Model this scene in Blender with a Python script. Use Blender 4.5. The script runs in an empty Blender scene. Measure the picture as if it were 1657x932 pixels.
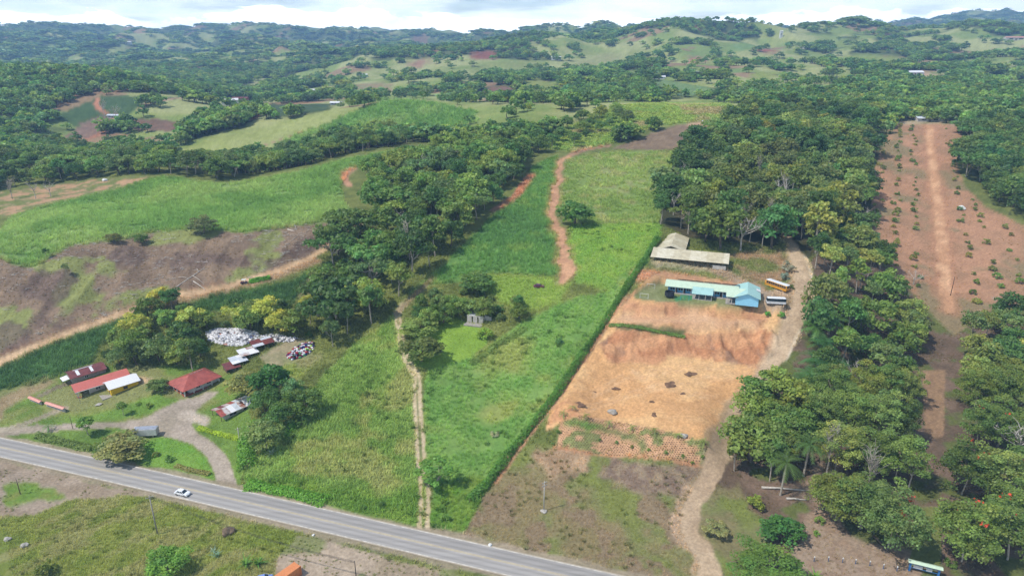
import bpy, bmesh, math, random
import numpy as np
from math import radians, sin, cos, pi, atan2, hypot
from mathutils import Vector, Matrix

# ------------------------------------------------------------------ camera
W, H, F = 1657.0, 932.0, 1104.0
PITCH = radians(20.2)
CAMZ = 120.0
CP, SP = cos(PITCH), sin(PITCH)
scene = bpy.context.scene
col0 = scene.collection
camd = bpy.data.cameras.new("camera")
cam = bpy.data.objects.new("camera", camd)
col0.objects.link(cam)
cam.location = (0, 0, CAMZ)
cam.rotation_euler = (pi / 2 - PITCH, 0, 0)
camd.sensor_fit = 'HORIZONTAL'
camd.angle = 2 * math.atan(W / 2 / F)
camd.clip_start = 1.0
camd.clip_end = 40000.0
scene.camera = cam

# ------------------------------------------------------------------ sky
SUN_EL, SUN_AZ = radians(56), radians(250)      # azimuth clockwise from +Y
SUN_DIR = Vector((sin(SUN_AZ) * cos(SUN_EL), cos(SUN_AZ) * cos(SUN_EL), sin(SUN_EL)))
world = bpy.data.worlds.new("World")
scene.world = world
world.use_nodes = True
wt = world.node_tree
wt.nodes.clear()


def wn(kind, **kw):
    n = wt.nodes.new(kind)
    for k, v in kw.items():
        setattr(n, k, v)
    return n


def wmath(op, a, b=None, clamp=False):
    n = wn('ShaderNodeMath', operation=op, use_clamp=clamp)
    for i, v in enumerate((a, b)):
        if v is None:
            continue
        if isinstance(v, (int, float)):
            n.inputs[i].default_value = v
        else:
            wt.links.new(v, n.inputs[i])
    return n.outputs[0]


def wsmooth(v, lo, hi):
    n = wn('ShaderNodeMapRange', interpolation_type='SMOOTHSTEP')
    wt.links.new(v, n.inputs['Value'])
    n.inputs['From Min'].default_value = lo
    n.inputs['From Max'].default_value = hi
    return n.outputs[0]


sky = wn('ShaderNodeTexSky', sky_type='NISHITA', sun_disc=False)
sky.sun_elevation = SUN_EL
sky.sun_rotation = SUN_AZ
sky.altitude = 500
sky.air_density = 1.0
sky.dust_density = 0.2
sky.ozone_density = 2.5
bg_sky = wn('ShaderNodeBackground')
bg_sky.inputs['Strength'].default_value = 0.15
wt.links.new(sky.outputs[0], bg_sky.inputs['Color'])
tc = wn('ShaderNodeTexCoord')
sep = wn('ShaderNodeSeparateXYZ')
wt.links.new(tc.outputs['Generated'], sep.inputs[0])
mp1 = wn('ShaderNodeMapping')
mp1.inputs['Scale'].default_value = (11, 11, 34)
wt.links.new(tc.outputs['Generated'], mp1.inputs['Vector'])
n1 = wn('ShaderNodeTexNoise')
n1.inputs['Scale'].default_value = 1.0
n1.inputs['Detail'].default_value = 7
n1.inputs['Roughness'].default_value = 0.55
wt.links.new(mp1.outputs[0], n1.inputs['Vector'])
mp2 = wn('ShaderNodeMapping')
mp2.inputs['Scale'].default_value = (3.2, 3.2, 2.0)
mp2.inputs['Location'].default_value = (2.3, 0.7, 0)
wt.links.new(tc.outputs['Generated'], mp2.inputs['Vector'])
n2 = wn('ShaderNodeTexNoise')
n2.inputs['Scale'].default_value = 1.0
n2.inputs['Detail'].default_value = 3
wt.links.new(mp2.outputs[0], n2.inputs['Vector'])
# the bank of cumulus lying on the hills: its top wanders between one and four degrees
top = wmath('ADD', wmath('MULTIPLY', n2.outputs[0], 0.075), -0.006)
lift = wmath('MULTIPLY', wmath('SUBTRACT', n1.outputs[0], 0.5), 0.05)
depth = wmath('ADD', wmath('SUBTRACT', top, sep.outputs['Z']), lift)
bank = wsmooth(depth, -0.001, 0.0035)
# thin high cloud over the rest of the sky
zz = wmath('ADD', wmath('ABSOLUTE', sep.outputs['Z']), 0.12)
cmb = wn('ShaderNodeCombineXYZ')
wt.links.new(wmath('DIVIDE', sep.outputs['X'], zz), cmb.inputs[0])
wt.links.new(wmath('DIVIDE', sep.outputs['Y'], zz), cmb.inputs[1])
n3 = wn('ShaderNodeTexNoise')
n3.inputs['Scale'].default_value = 0.9
n3.inputs['Detail'].default_value = 6
wt.links.new(cmb.outputs[0], n3.inputs['Vector'])
wisp = wmath('MULTIPLY', wsmooth(wmath('ADD', n3.outputs[0], wmath('MULTIPLY', wmath('POWER', wmath('SUBTRACT', 1.0, wmath('ABSOLUTE', sep.outputs['Z'])), 10.0), 0.22)), 0.44, 0.70), 0.85)
mask = wmath('MAXIMUM', bank, wisp)
bg_cl = wn('ShaderNodeBackground')
cr = wn('ShaderNodeValToRGB')
cr.color_ramp.elements[0].position = 0.30
cr.color_ramp.elements[0].color = (0.70, 0.77, 0.86, 1)
cr.color_ramp.elements[1].position = 0.62
cr.color_ramp.elements[1].color = (1.0, 1.0, 1.0, 1)
wt.links.new(n1.outputs[0], cr.inputs[0])
wt.links.new(cr.outputs[0], bg_cl.inputs['Color'])
low = wmath('POWER', wmath('SUBTRACT', 1.0, wmath('ABSOLUTE', sep.outputs['Z'])), 8.0)
wt.links.new(wmath('ADD', wmath('MULTIPLY', wmath('MAXIMUM', bank, wmath('MULTIPLY', low, 1.0)), 1.6), 0.9), bg_cl.inputs['Strength'])
mixw = wn('ShaderNodeMixShader')
wt.links.new(mask, mixw.inputs[0])
wt.links.new(bg_sky.outputs[0], mixw.inputs[1])
wt.links.new(bg_cl.outputs[0], mixw.inputs[2])
wo = wn('ShaderNodeOutputWorld')
wt.links.new(mixw.outputs[0], wo.inputs['Surface'])

# ------------------------------------------------------------------ sun, exposure
sund = bpy.data.lights.new("sun", 'SUN')
sund.energy = 4.3
sund.angle = radians(0.8)
sund.color = (1.0, 0.95, 0.87)
sun = bpy.data.objects.new("sun", sund)
col0.objects.link(sun)
sun.rotation_euler = SUN_DIR.to_track_quat('Z', 'Y').to_euler()
sun.location = (0, 0, 400)
scene.view_settings.view_transform = 'Standard'
scene.view_settings.look = 'None'
scene.view_settings.exposure = 0.10
scene.view_settings.gamma = 1.0
scene.view_settings.use_curve_mapping = False
scene.render.engine = 'CYCLES'
scene.cycles.max_bounces = 5
scene.cycles.diffuse_bounces = 2
scene.cycles.glossy_bounces = 2
scene.cycles.transmission_bounces = 2
scene.cycles.volume_bounces = 0
scene.cycles.transparent_max_bounces = 4
scene.cycles.use_denoising = True
scene.cycles.denoiser = 'OPENIMAGEDENOISE'
scene.cycles.denoising_input_passes = 'RGB_ALBEDO_NORMAL'
scene.cycles.denoising_prefilter = 'ACCURATE'
scene.cycles.use_adaptive_sampling = True
scene.cycles.adaptive_threshold = 0.02
scene.cycles.sample_clamp_indirect = 4.0

rng = np.random.default_rng(11)
random.seed(5)


# ------------------------------------------------------------------ noise
def _hash(ix, iy, seed):
    h = (ix.astype(np.int64) * 374761393 + iy.astype(np.int64) * 668265263 + seed * 1442695041) & 0xFFFFFFFF
    h = ((h ^ (h >> 13)) * 1274126177) & 0xFFFFFFFF
    h = h ^ (h >> 16)
    return (h & 0xFFFFFF) / float(0xFFFFFF)


def vnoise(x, y, seed=0):
    xi, yi = np.floor(x), np.floor(y)
    fx, fy = x - xi, y - yi
    fx = fx * fx * (3 - 2 * fx)
    fy = fy * fy * (3 - 2 * fy)
    xi = xi.astype(np.int64)
    yi = yi.astype(np.int64)
    a = _hash(xi, yi, seed)
    b = _hash(xi + 1, yi, seed)
    c = _hash(xi, yi + 1, seed)
    d = _hash(xi + 1, yi + 1, seed)
    return (a * (1 - fx) + b * fx) * (1 - fy) + (c * (1 - fx) + d * fx) * fy


def fbm(x, y, octaves=4, seed=0, gain=0.5):
    x = np.asarray(x, float)
    y = np.asarray(y, float)
    s, a, t = 0.0, 1.0, 0.0
    for o in range(octaves):
        s = s + a * vnoise(x * 2 ** o + 17.3 * o, y * 2 ** o - 9.1 * o, seed + o * 31)
        t += a
        a *= gain
    return s / t


def sstep(x, lo, hi):
    t = np.clip((x - lo) / (hi - lo), 0, 1)
    return t * t * (3 - 2 * t)


def rgb(r, g, b, k=1.0):
    """eyeballed display colour -> linear base colour"""
    o = []
    for c in (r, g, b):
        c = c / 255.0
        o.append((c / 12.92 if c <= 0.04045 else ((c + 0.055) / 1.055) ** 2.4) * k)
    return tuple(o)
# ------------------------------------------------------------------ terrain
def tan_dep(py):
    v = (466.0 - np.asarray(py, float)) / F
    return (SP - v * CP) / (CP + v * SP)


def s_of(px, py):
    v = (466.0 - np.asarray(py, float)) / F
    return ((np.asarray(px, float) - 828.5) / F) / (CP + v * SP)


# surveyed points: picture column, picture row, forward distance in metres
CTRL = [
    # roadside flat
    (-60, 735, 174), (0, 725, 181), (0, 932, 129), (150, 760, 170.5), (300, 932, 129), (330, 795, 160.5), (600, 932, 129),
    (560, 855, 145), (860, 912, 132.5), (1000, 932, 128.5), (1300, 932, 128), (1657, 932, 127.5), (200, 690, 193.5), (120, 660, 204),
    (250, 640, 210), (330, 600, 228), (420, 640, 208), (430, 590, 228), (60, 690, 193),
    # lower cane and bare hillside on the left
    (0, 610, 226), (100, 600, 227), (200, 560, 244), (0, 580, 236), (100, 545, 247), (0, 480, 268), (0, 418, 292), (50, 432, 290), (100, 400, 305),
    (200, 510, 262), (300, 470, 277), (190, 390, 315), (300, 372, 328), (250, 430, 300), (400, 450, 289), (400, 378, 328), (500, 415, 312), (480, 365, 340),
    (350, 510, 262), (450, 480, 274), (520, 440, 296), (560, 358, 352),
    # upper cane, its crest
    (0, 372, 350), (100, 328, 398), (30, 345, 385), (200, 300, 438), (261, 285, 452), (330, 294, 440), (400, 330, 395), (480, 278, 462), (560, 256, 492), (640, 243, 510),
    (200, 345, 372), (300, 335, 385), (500, 320, 408),
    (120, 303, 450), (0, 318, 430),
    # valley behind
    (0, 285, 500), (100, 270, 520), (250, 262, 560), (-100, 290, 480),
    # pale pasture spur and green hill
    (270, 255, 640), (350, 245, 655), (450, 222, 690), (530, 184, 745), (600, 170, 770), (650, 162, 780), (720, 170, 775), (770, 182, 750), (600, 215, 700), (700, 200, 715), (520, 232, 655), (640, 225, 670),
    # behind it, the left dark hill
    (190, 205, 800), (140, 220, 770), (60, 185, 850), (20, 240, 650), (230, 190, 830), (200, 165, 900), (130, 150, 960), (100, 122, 1050), (0, 118, 1080), (230, 140, 1050), (300, 160, 1000), (-80, 115, 1100),
    (375, 172, 1100), (420, 178, 1030), (350, 158, 1180), (480, 172, 1040), (560, 166, 1080),
    # far valley and mountains on the left
    (430, 138, 1850), (400, 128, 2200), (500, 135, 2000), (300, 120, 2600), (200, 90, 3500), (100, 95, 3300), (150, 49, 4600), (60, 52, 4700), (0, 52, 4800), (-120, 50, 4800), (230, 60, 4600),
    (280, 62, 4700), (360, 54, 5000), (500, 53, 5200), (560, 52, 5300), (450, 90, 3600), (620, 85, 3900), (640, 54, 5400), (760, 56, 5600), (860, 60, 5600), (700, 74, 4500),
    # middle spur of small farms
    (560, 130, 1900), (620, 112, 2100), (700, 99, 2250), (790, 92, 2350), (900, 86, 2500), (1000, 82, 2500), (600, 150, 1350), (700, 130, 1600), (750, 142, 1350), (860, 145, 1250), (900, 125, 1550), (950, 105, 1900), (830, 112, 1850),
    (940, 55, 4200), (1010, 62, 3800),
    (820, 90, 3300),
    # ridge on the right
    (1080, 66, 2600), (1150, 62, 2700), (1030, 76, 2500), (1130, 95, 1850), (1100, 120, 1350), (1060, 150, 1050), (1120, 148, 1060), (1200, 130, 1200), (1250, 100, 1700), (1300, 64, 2600), (1300, 90, 1900), (1320, 130, 1200),
    (1260, 165, 850), (1490, 125, 1250), (1460, 100, 1650), (1600, 100, 1650), (1450, 66, 2500), (1560, 66, 2450), (1650, 68, 2400), (1720, 68, 2400), (1600, 140, 1080), (1400, 150, 950), (1720, 140, 1080),
    # the highest range at the far right
    (1200, 47, 6000), (1300, 42, 6000), (1400, 38, 6000), (1500, 32, 6000), (1580, 24, 6000), (1657, 22, 6000), (1760, 22, 6000), (1500, 52, 5000), (1620, 50, 5000), (1100, 54, 6200),
    # the long field in the middle
    (690, 850, 146.5), (560, 780, 163), (680, 700, 187.5), (560, 640, 208), (690, 600, 216), (620, 540, 243), (800, 650, 203), (800, 700, 188), (880, 600, 215), (760, 560, 233), (660, 500, 260), (760, 515, 253), (870, 465, 268),
    (780, 450, 280), (930, 450, 272), (980, 500, 251), (1000, 450, 270), (910, 400, 310), (780, 370, 335), (1060, 390, 305), (893, 345, 370), (1000, 360, 350), (1080, 340, 370), (850, 300, 425), (910, 255, 500), (990, 300, 430), (1090, 260, 500),
    (1060, 240, 535), (1150, 204, 620), (1110, 205, 620), (980, 240, 540), (830, 330, 385), (720, 430, 293),
    (700, 330, 390), (650, 400, 320), (560, 440, 300), (560, 520, 258), (600, 280, 460), (750, 260, 495), (850, 240, 540), (700, 240, 540), (520, 540, 250),
    # hilltop behind it
    (1000, 170, 730), (940, 180, 700), (1080, 168, 740), (1160, 172, 720), (900, 205, 620), (1020, 195, 650), (860, 185, 680), (1200, 178, 730),
    # the bare lot, platforms and school
    (900, 800, 158.5), (1050, 850, 146), (1000, 760, 168), (1100, 770, 165), (900, 740, 173), (1010, 737, 173.5), (1130, 750, 170), (930, 676, 186), (1050, 690, 182), (1140, 715, 175), (960, 640, 203), (1050, 610, 213.5), (1150, 610, 213.5), (1180, 650, 199),
    (960, 580, 222), (1020, 555, 231), (1120, 560, 231), (1200, 555, 233), (1080, 515, 241), (1180, 520, 241), (1010, 520, 240), (1050, 490, 249), (1150, 492, 250), (1240, 500, 248), (1080, 455, 268), (1180, 470, 260), (1250, 470, 262), (1110, 432, 282), (1180, 440, 276),
    (1100, 405, 302), (1160, 400, 305), (1230, 415, 295), (1290, 450, 270), (1290, 400, 305), (1280, 370, 335), (1310, 500, 247), (1270, 560, 228), (1240, 610, 211), (1170, 720, 178), (1140, 820, 153.5),
    # the right wood and plantation
    (1100, 330, 385), (1200, 340, 375), (1200, 280, 450), (1300, 280, 450), (1250, 220, 590), (1350, 220, 590), (1180, 215, 590), (1400, 350, 372), (1380, 420, 302),
    (1450, 200, 605), (1500, 200, 605), (1560, 200, 600), (1500, 250, 505), (1500, 300, 435), (1510, 350, 382), (1515, 400, 338), (1520, 450, 303), (1520, 500, 272), (1510, 560, 244), (1510, 620, 215), (1510, 700, 186), (1510, 800, 157), (1510, 900, 133.5),
    (1430, 300, 432), (1657, 300, 432), (1657, 230, 545), (1657, 400, 338), (1600, 350, 382), (1657, 500, 272), (1657, 600, 224), (1657, 750, 170), (1400, 500, 262), (1350, 600, 219), (1350, 700, 186), (1350, 800, 157.5), (1760, 400, 338), (1760, 600, 224),
    (1500, 188, 640), (1620, 188, 650), (1657, 190, 650), (1450, 178, 720),
]


def warp(s, Y):
    return np.asarray(s) * 1.6, np.log(np.asarray(Y)) * 1.0


cpx = np.array([c[0] for c in CTRL], float)
cpy = np.array([c[1] for c in CTRL], float)
cY = np.array([c[2] for c in CTRL], float)
cs = s_of(cpx, cpy)
cz = CAMZ - cY * tan_dep(cpy)
# unseen ground: hollows behind the crests and the land outside the frame, (s, Y, z)
EXTRA = [(-0.6, 600, 12), (-0.35, 570, 12), (-0.45, 640, 10), (-0.15, 900, 36), (-0.25, 900, 30), (-0.6, 1400, 40), (-0.4, 1500, 10), (-0.7, 1300, 45), (0.1, 930, 40), (0.25, 900, 42),
         (-0.1, 3000, 5), (0.1, 3100, 30), (-0.3, 2900, -8), (0.3, 3300, 70), (0.5, 3300, 80), (0.65, 3300, 80), (0.3, 4300, 90), (0.6, 4300, 110), (-1.1, 300, 25), (-1.1, 200, 2),
         (-1.1, 130, 0), (-1, 90, 0), (0, 90, 0), (1, 90, 0), (1.1, 130, 0), (1.1, 200, 6), (1.1, 300, 18), (1.1, 500, 40), (1.1, 1000, 55), (1.1, 3000, 120), (-1.1, 500, 15), (-1.1, 1000, 70), (-1.1, 3000, 20),
         (-0.8, 9500, 120), (-0.3, 9500, 120), (0.2, 9500, 120), (0.8, 9500, 120), (-1.1, 6000, 150), (1.1, 6000, 300), (-0.6, 6500, 110), (0.0, 7000, 110), (0.5, 7500, 160)]
es = np.array([e[0] for e in EXTRA])
eY = np.array([e[1] for e in EXTRA], float)
ez = np.array([e[2] for e in EXTRA], float)
cs, cY, cz = np.concatenate([cs, es]), np.concatenate([cY, eY]), np.concatenate([cz, ez])
ax, ay = warp(cs, cY)


def tps(d2):
    return 0.5 * d2 * np.log(d2 + 1e-12)


nC = len(ax)
K = tps((ax[:, None] - ax[None]) ** 2 + (ay[:, None] - ay[None]) ** 2) + np.eye(nC) * 1e-5
# heights are fitted as a drop below the camera relative to distance, so far points do not swamp near ones
val = (CAMZ - cz) / cY
Pm = np.stack([np.ones(nC), ax, ay], 1)
A = np.zeros((nC + 3, nC + 3))
A[:nC, :nC] = K
A[:nC, nC:] = Pm
A[nC:, :nC] = Pm.T
sol = np.linalg.solve(A, np.concatenate([val, [0, 0, 0]]))

ys = [92.0]
while ys[-1] < 6650:
    y = ys[-1]
    t = 105.0 / y
    d = math.atan(t)
    st = 2.3 / (1104 * sin(d) * cos(d))
    st = min(max(st, 0.0036), 0.0095)
    ys.append(y * math.exp(st))
YR = np.array(ys)
SC = np.concatenate([np.linspace(-1.4, -1.02, 40)[:-1], np.arange(-1.02, 1.02, 0.00235), np.linspace(1.02, 1.4, 40)])
NR, NC = len(YR), len(SC)
SS, YY = np.meshgrid(SC, YR)
XX = SS * YY
# the fitted surface on a coarser lattice, then smoothly refined
ri = np.unique(np.concatenate([np.arange(0, NR, 4), [NR - 1]]))
ci = np.unique(np.concatenate([np.arange(0, NC, 5), [NC - 1]]))
gx, gy = warp(SC[ci][None, :].repeat(len(ri), 0), YR[ri][:, None].repeat(len(ci), 1))
gv = np.zeros(gx.size)
fx_, fy_ = gx.ravel(), gy.ravel()
for a in range(0, gx.size, 8000):
    q = slice(a, a + 8000)
    d2 = (fx_[q, None] - ax[None]) ** 2 + (fy_[q, None] - ay[None]) ** 2
    gv[q] = tps(d2) @ sol[:nC] + sol[nC] + sol[nC + 1] * fx_[q] + sol[nC + 2] * fy_[q]
gv = gv.reshape(gx.shape)
tmp = np.empty((len(ri), NC))
for k in range(len(ri)):
    tmp[k] = np.interp(SC, SC[ci], gv[k])
V = np.empty((NR, NC))
lY = np.log(YR)
for k in range(NC):
    V[:, k] = np.interp(lY, lY[ri], tmp[:, k])
ZZ = CAMZ - V * YY
# relief: gullies and spurs that grow with distance, small undulation near by
far = sstep(YY, 1100, 3000)
rid = 1 - np.abs(2 * fbm(XX / 900, YY / 900, 5, 3) - 1)
rid2 = 1 - np.abs(2 * fbm(XX / 330 + 5, YY / 330, 4, 23) - 1)
ZZ += far * ((rid - 0.66) * 0.075 + (rid2 - 0.66) * 0.032) * np.minimum(YY, 4200)
ZZ -= sstep(YY, 2300, 4300) * 0.015 * YY
mid = sstep(YY, 420, 900)
ZZ += mid * (fbm(XX / 150, YY / 150, 4, 8) - 0.5) * (12 + 16 * sstep(YY, 900, 1500))
ZZ += (fbm(XX / 26, YY / 26, 3, 5) - 0.5) * 1.3 * sstep(YY, 175, 240)


def smooth_grid(a, n=1):
    for _ in range(n):
        p = np.pad(a, 1, mode='edge')
        a = (p[:-2, 1:-1] + p[2:, 1:-1] + p[1:-1, :-2] + p[1:-1, 2:] + 4 * a) / 8
    return a


ZZ = smooth_grid(ZZ, 6)


def grid_ij(x, y):
    y = np.asarray(y, float)
    s = np.asarray(x, float) / y
    i = np.interp(np.log(y), lY, np.arange(NR))
    j = np.interp(s, SC, np.arange(NC))
    return i, j


def sample(arr, x, y):
    i, j = grid_ij(x, y)
    i0 = np.clip(i.astype(int), 0, NR - 2)
    j0 = np.clip(j.astype(int), 0, NC - 2)
    a, b = i - i0, j - j0
    if arr.ndim == 3:
        a, b = a[..., None], b[..., None]
    return (arr[i0, j0] * (1 - a) + arr[i0 + 1, j0] * a) * (1 - b) + (arr[i0, j0 + 1] * (1 - a) + arr[i0 + 1, j0 + 1] * a) * b


def hgt(x, y):
    return float(sample(ZZ, np.array([x]), np.array([y]))[0])


def unproj(px, py, ymin=92.0, ymax=6600.0, up=0.0):
    """the point of the land seen at a picture position (a sight line runs along one grid column)"""
    s = float(s_of(px, py))
    t = float(tan_dep(py))
    j = float(np.interp(s, SC, np.arange(NC)))
    j0 = min(int(j), NC - 2)
    b = j - j0
    colz = ZZ[:, j0] * (1 - b) + ZZ[:, j0 + 1] * b + up
    gap = (CAMZ - YR * t) - colz
    ok = (YR >= ymin) & (YR <= ymax)
    idx = np.where(ok)[0]
    g = gap[idx]
    neg = np.where(g <= 0)[0]
    if len(neg) and neg[0] > 0:
        k = neg[0]
        f = g[k - 1] / (g[k - 1] - g[k])
        Y = YR[idx[k - 1]] * (1 - f) + YR[idx[k]] * f
    elif len(neg):
        Y = YR[idx[0]]
    else:
        Y = YR[idx[np.argmin(g)]]
    return s * Y, Y, hgt(s * Y, Y)


def dense(pts, step=14):
    out = []
    n = len(pts)
    for k in range(n):
        a, b = pts[k], pts[(k + 1) % n]
        m = max(1, int(hypot(b[0] - a[0], b[1] - a[1]) / step))
        for q in range(m):
            out.append((a[0] + (b[0] - a[0]) * q / m, a[1] + (b[1] - a[1]) * q / m))
    return out


def dense_open(pts, step=10):
    out = []
    for k in range(len(pts) - 1):
        a, b = pts[k], pts[k + 1]
        m = max(1, int(hypot(b[0] - a[0], b[1] - a[1]) / step))
        for q in range(m):
            out.append((a[0] + (b[0] - a[0]) * q / m, a[1] + (b[1] - a[1]) * q / m))
    out.append(pts[-1])
    return out


def ground_poly(pts, ymin=92, ymax=6600, step=14):
    return [unproj(x, y, ymin, ymax)[:2] for x, y in dense(pts, step)]


def in_poly(x, y, poly):
    x = np.asarray(x)
    y = np.asarray(y)
    res = np.zeros(x.shape, bool)
    n = len(poly)
    j = n - 1
    for i in range(n):
        xi, yi = poly[i]
        xj, yj = poly[j]
        if yi != yj:
            c = ((yi > y) != (yj > y)) & (x < (xj - xi) * (y - yi) / (yj - yi) + xi)
            res ^= c
        j = i
    return res


# wobble so that region edges are never ruler-straight
WOX = (fbm(XX / 9, YY / 9, 3, 41) - 0.5)
WOY = (fbm(XX / 9, YY / 9, 3, 57) - 0.5)


def poly_mask(poly, wob=3.0, soft=1):
    p = np.array(poly)
    x0, y0 = p.min(0) - 12
    x1, y1 = p.max(0) + 12
    i0, i1 = np.searchsorted(YR, [y0, y1])
    m = np.zeros((NR, NC), np.float32)
    i1 = min(NR, i1 + 1)
    smin = min(x0 / max(y0, 1), x0 / y1)
    smax = max(x1 / max(y0, 1), x1 / y1)
    j0, j1 = np.searchsorted(SC, [smin, smax])
    j1 = min(NC, j1 + 1)
    if i1 <= i0 or j1 <= j0:
        return m
    w = wob * np.maximum(1, YY[i0:i1, j0:j1] / 300)
    sub = in_poly(XX[i0:i1, j0:j1] + WOX[i0:i1, j0:j1] * w, YY[i0:i1, j0:j1] + WOY[i0:i1, j0:j1] * w, poly).astype(np.float32)
    if soft:
        sub = smooth_grid(sub, soft)
    m[i0:i1, j0:j1] = sub
    return m


def line_mask(pts, width, wob=1.0, soft=1, ymin=92, ymax=6600):
    """band of given width (metres) along a picture polyline laid on the land"""
    wp = np.array([unproj(x, y, ymin, ymax)[:2] for x, y in dense_open(pts)])
    x0, y0 = wp.min(0) - width - 8
    x1, y1 = wp.max(0) + width + 8
    i0, i1 = np.searchsorted(YR, [y0, y1])
    i1 = min(NR, i1 + 1)
    j0, j1 = np.searchsorted(SC, [min(x0 / y0, x0 / y1), max(x1 / y0, x1 / y1)])
    j1 = min(NC, j1 + 1)
    X = XX[i0:i1, j0:j1] + WOX[i0:i1, j0:j1] * wob
    Yv = YY[i0:i1, j0:j1] + WOY[i0:i1, j0:j1] * wob
    best = np.full(X.shape, 1e9)
    for a, b in zip(wp[:-1], wp[1:]):
        d = b - a
        L2 = max(float(d @ d), 1e-6)
        t = np.clip(((X - a[0]) * d[0] + (Yv - a[1]) * d[1]) / L2, 0, 1)
        best = np.minimum(best, (X - a[0] - t * d[0]) ** 2 + (Yv - a[1] - t * d[1]) ** 2)
    sub = (np.sqrt(best) < width / 2).astype(np.float32)
    if soft:
        sub = smooth_grid(sub, soft)
    m = np.zeros((NR, NC), np.float32)
    m[i0:i1, j0:j1] = sub
    return m


def flatten(pts, z=None, edge=3, ymax=6600, tilt=None):
    """bring the land inside a picture outline to one level (a levelled platform with a bank round it)"""
    global ZZ
    poly = ground_poly(pts, 92, ymax, 8)
    m = poly_mask(poly, 0.6, edge)
    if z is None:
        z = float((ZZ * m).sum() / m.sum())
    ZZ = ZZ * (1 - m) + z * m
    return z


# levelled platforms
Z_SCHOOL = flatten([(1030, 468), (1075, 448), (1232, 466), (1278, 482), (1268, 506), (1228, 505), (1120, 498), (1026, 488)], None, 2)
Z_UPPER = flatten([(985, 519), (1015, 500), (1100, 500), (1240, 518), (1225, 530), (1110, 532), (1060, 526), (1020, 524)], None, 2)
Z_SHED = flatten([(1050, 428), (1052, 404), (1085, 385), (1165, 410), (1170, 436), (1120, 432)], None, 3)
# erosion rills on the bare earth slopes
bp = poly_mask(ground_poly([(905, 660), (965, 555), (1000, 528), (1240, 535), (1262, 545), (1225, 605), (1185, 640), (1150, 650)], 92, 400), 2, 3)
ZZ += bp * ((1 - np.abs(2 * fbm(XX / 9, YY / 5, 4, 91) - 1)) - 0.6) * 1.3
bq = poly_mask(ground_poly([(960, 565), (990, 530), (1110, 538), (1250, 532), (1262, 545), (1236, 592), (1100, 572), (985, 590)], 92, 400), 3, 2)
ZZ += bq * ((1 - np.abs(2 * fbm(XX / 5, YY / 11, 4, 95) - 1)) - 0.7) * 2.6
# gullies down the cleared hillside
bs = poly_mask(ground_poly([(0, 440), (80, 425), (190, 398), (310, 380), (480, 372), (540, 375), (450, 430), (300, 468), (130, 520), (0, 570)], 92, 420), 3, 6)
ZZ += bs * ((1 - np.abs(2 * fbm(XX / 16, YY / 40, 4, 97) - 1)) - 0.6) * 4.0
ZZ += bp * (fbm(XX / 22, YY / 14, 3, 92) - 0.5) * 2.2


# the highway: level the land along it
HWY_C = [(-140, 693), (-60, 711), (0, 723.6), (137, 753), (257, 780), (378, 806), (560, 851), (722, 887), (859, 919), (1000, 950), (1150, 985)]


def onplane(px, py, z=0.0):
    Yv = (CAMZ - z) / float(tan_dep(py))
    return float(s_of(px, py)) * Yv, Yv


HW = np.array([onplane(*q) for q in HWY_C])
# smooth centre line
tt = np.concatenate([[0], np.cumsum(np.hypot(*np.diff(HW, axis=0).T))])
cfx, cfy = np.polyfit(tt, HW[:, 0], 3), np.polyfit(tt, HW[:, 1], 3)
TS = np.linspace(-25, tt[-1] + 15, 140)
HWL = np.column_stack([np.polyval(cfx, TS), np.polyval(cfy, TS)])
best = np.full(XX.shape, 1e9)
sel = YY < 260
for a in HWL[::1]:
    best[sel] = np.minimum(best[sel], (XX[sel] - a[0]) ** 2 + (YY[sel] - a[1]) ** 2)
DHW = np.sqrt(best)
w_ = 1 - sstep(DHW, 6.5, 13)
ZZ = ZZ * (1 - w_) + 0.0 * w_
ZZ -= 0.25 * (1 - sstep(DHW, 3.6, 4.6))
# ------------------------------------------------------------------ what grows or lies where
KA = 0.86
COL = np.zeros((NR, NC, 3), np.float32)
REG = np.zeros((NR, NC), np.int16)
REGIONS = [("ground", "grassy open ground of the valley with wild growth", "ground")]


def C3(c):
    return np.array(rgb(*c), np.float32) * KA


N_A = fbm(XX / 30, YY / 30, 5, 101)
N_B = fbm(XX / 7, YY / 7, 4, 102)
N_C = fbm(XX / 2.2, YY / 2.2, 3, 103)
N_F = fbm(XX / 260, YY / 260, 5, 104)
N_G = fbm(XX / 90, YY / 90, 5, 105)
N_W = rng.random((NR, NC)).astype(np.float32)


def tone(c1, c2, n, lo=0.35, hi=0.65):
    t = sstep(n, lo, hi)[..., None]
    return C3(c1) * (1 - t) + C3(c2) * t


def put(m, col):
    global COL
    COL = COL * (1 - m[..., None]) + col * m[..., None]


def reg(name, label, cat, m):
    REGIONS.append((name, label, cat))
    REG[m > 0.5] = len(REGIONS) - 1


def field(pts, c1, c2, n=None, c3=None, n3=None, t3=(0.55, 0.68), name=None, label=None, cat=None, ymin=92, ymax=6600, wob=3.0, soft=1, lo=0.35, hi=0.65, step=14):
    if name is None and wob == 3.0:
        wob, soft = 10.0, 3
    poly = ground_poly(pts, ymin, ymax, step)
    m = poly_mask(poly, wob, soft)
    col = tone(c1, c2, N_B if n is None else n, lo, hi)
    if c3 is not None:
        t = sstep(N_A if n3 is None else n3, *t3)[..., None]
        col = col * (1 - t) + C3(c3) * t
    put(m, col)
    if name:
        reg(name, label, cat, m)
    return poly, m


def band(pts, width, c1, c2, n=None, name=None, label=None, cat=None, wob=1.0, soft=1, ymin=92, ymax=6600, strength=1.0):
    m = line_mask(pts, width, wob, soft, ymin, ymax)
    put(m * strength, tone(c1, c2, N_B if n is None else n))
    if name:
        reg(name, label, cat, m)
    return m


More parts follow.
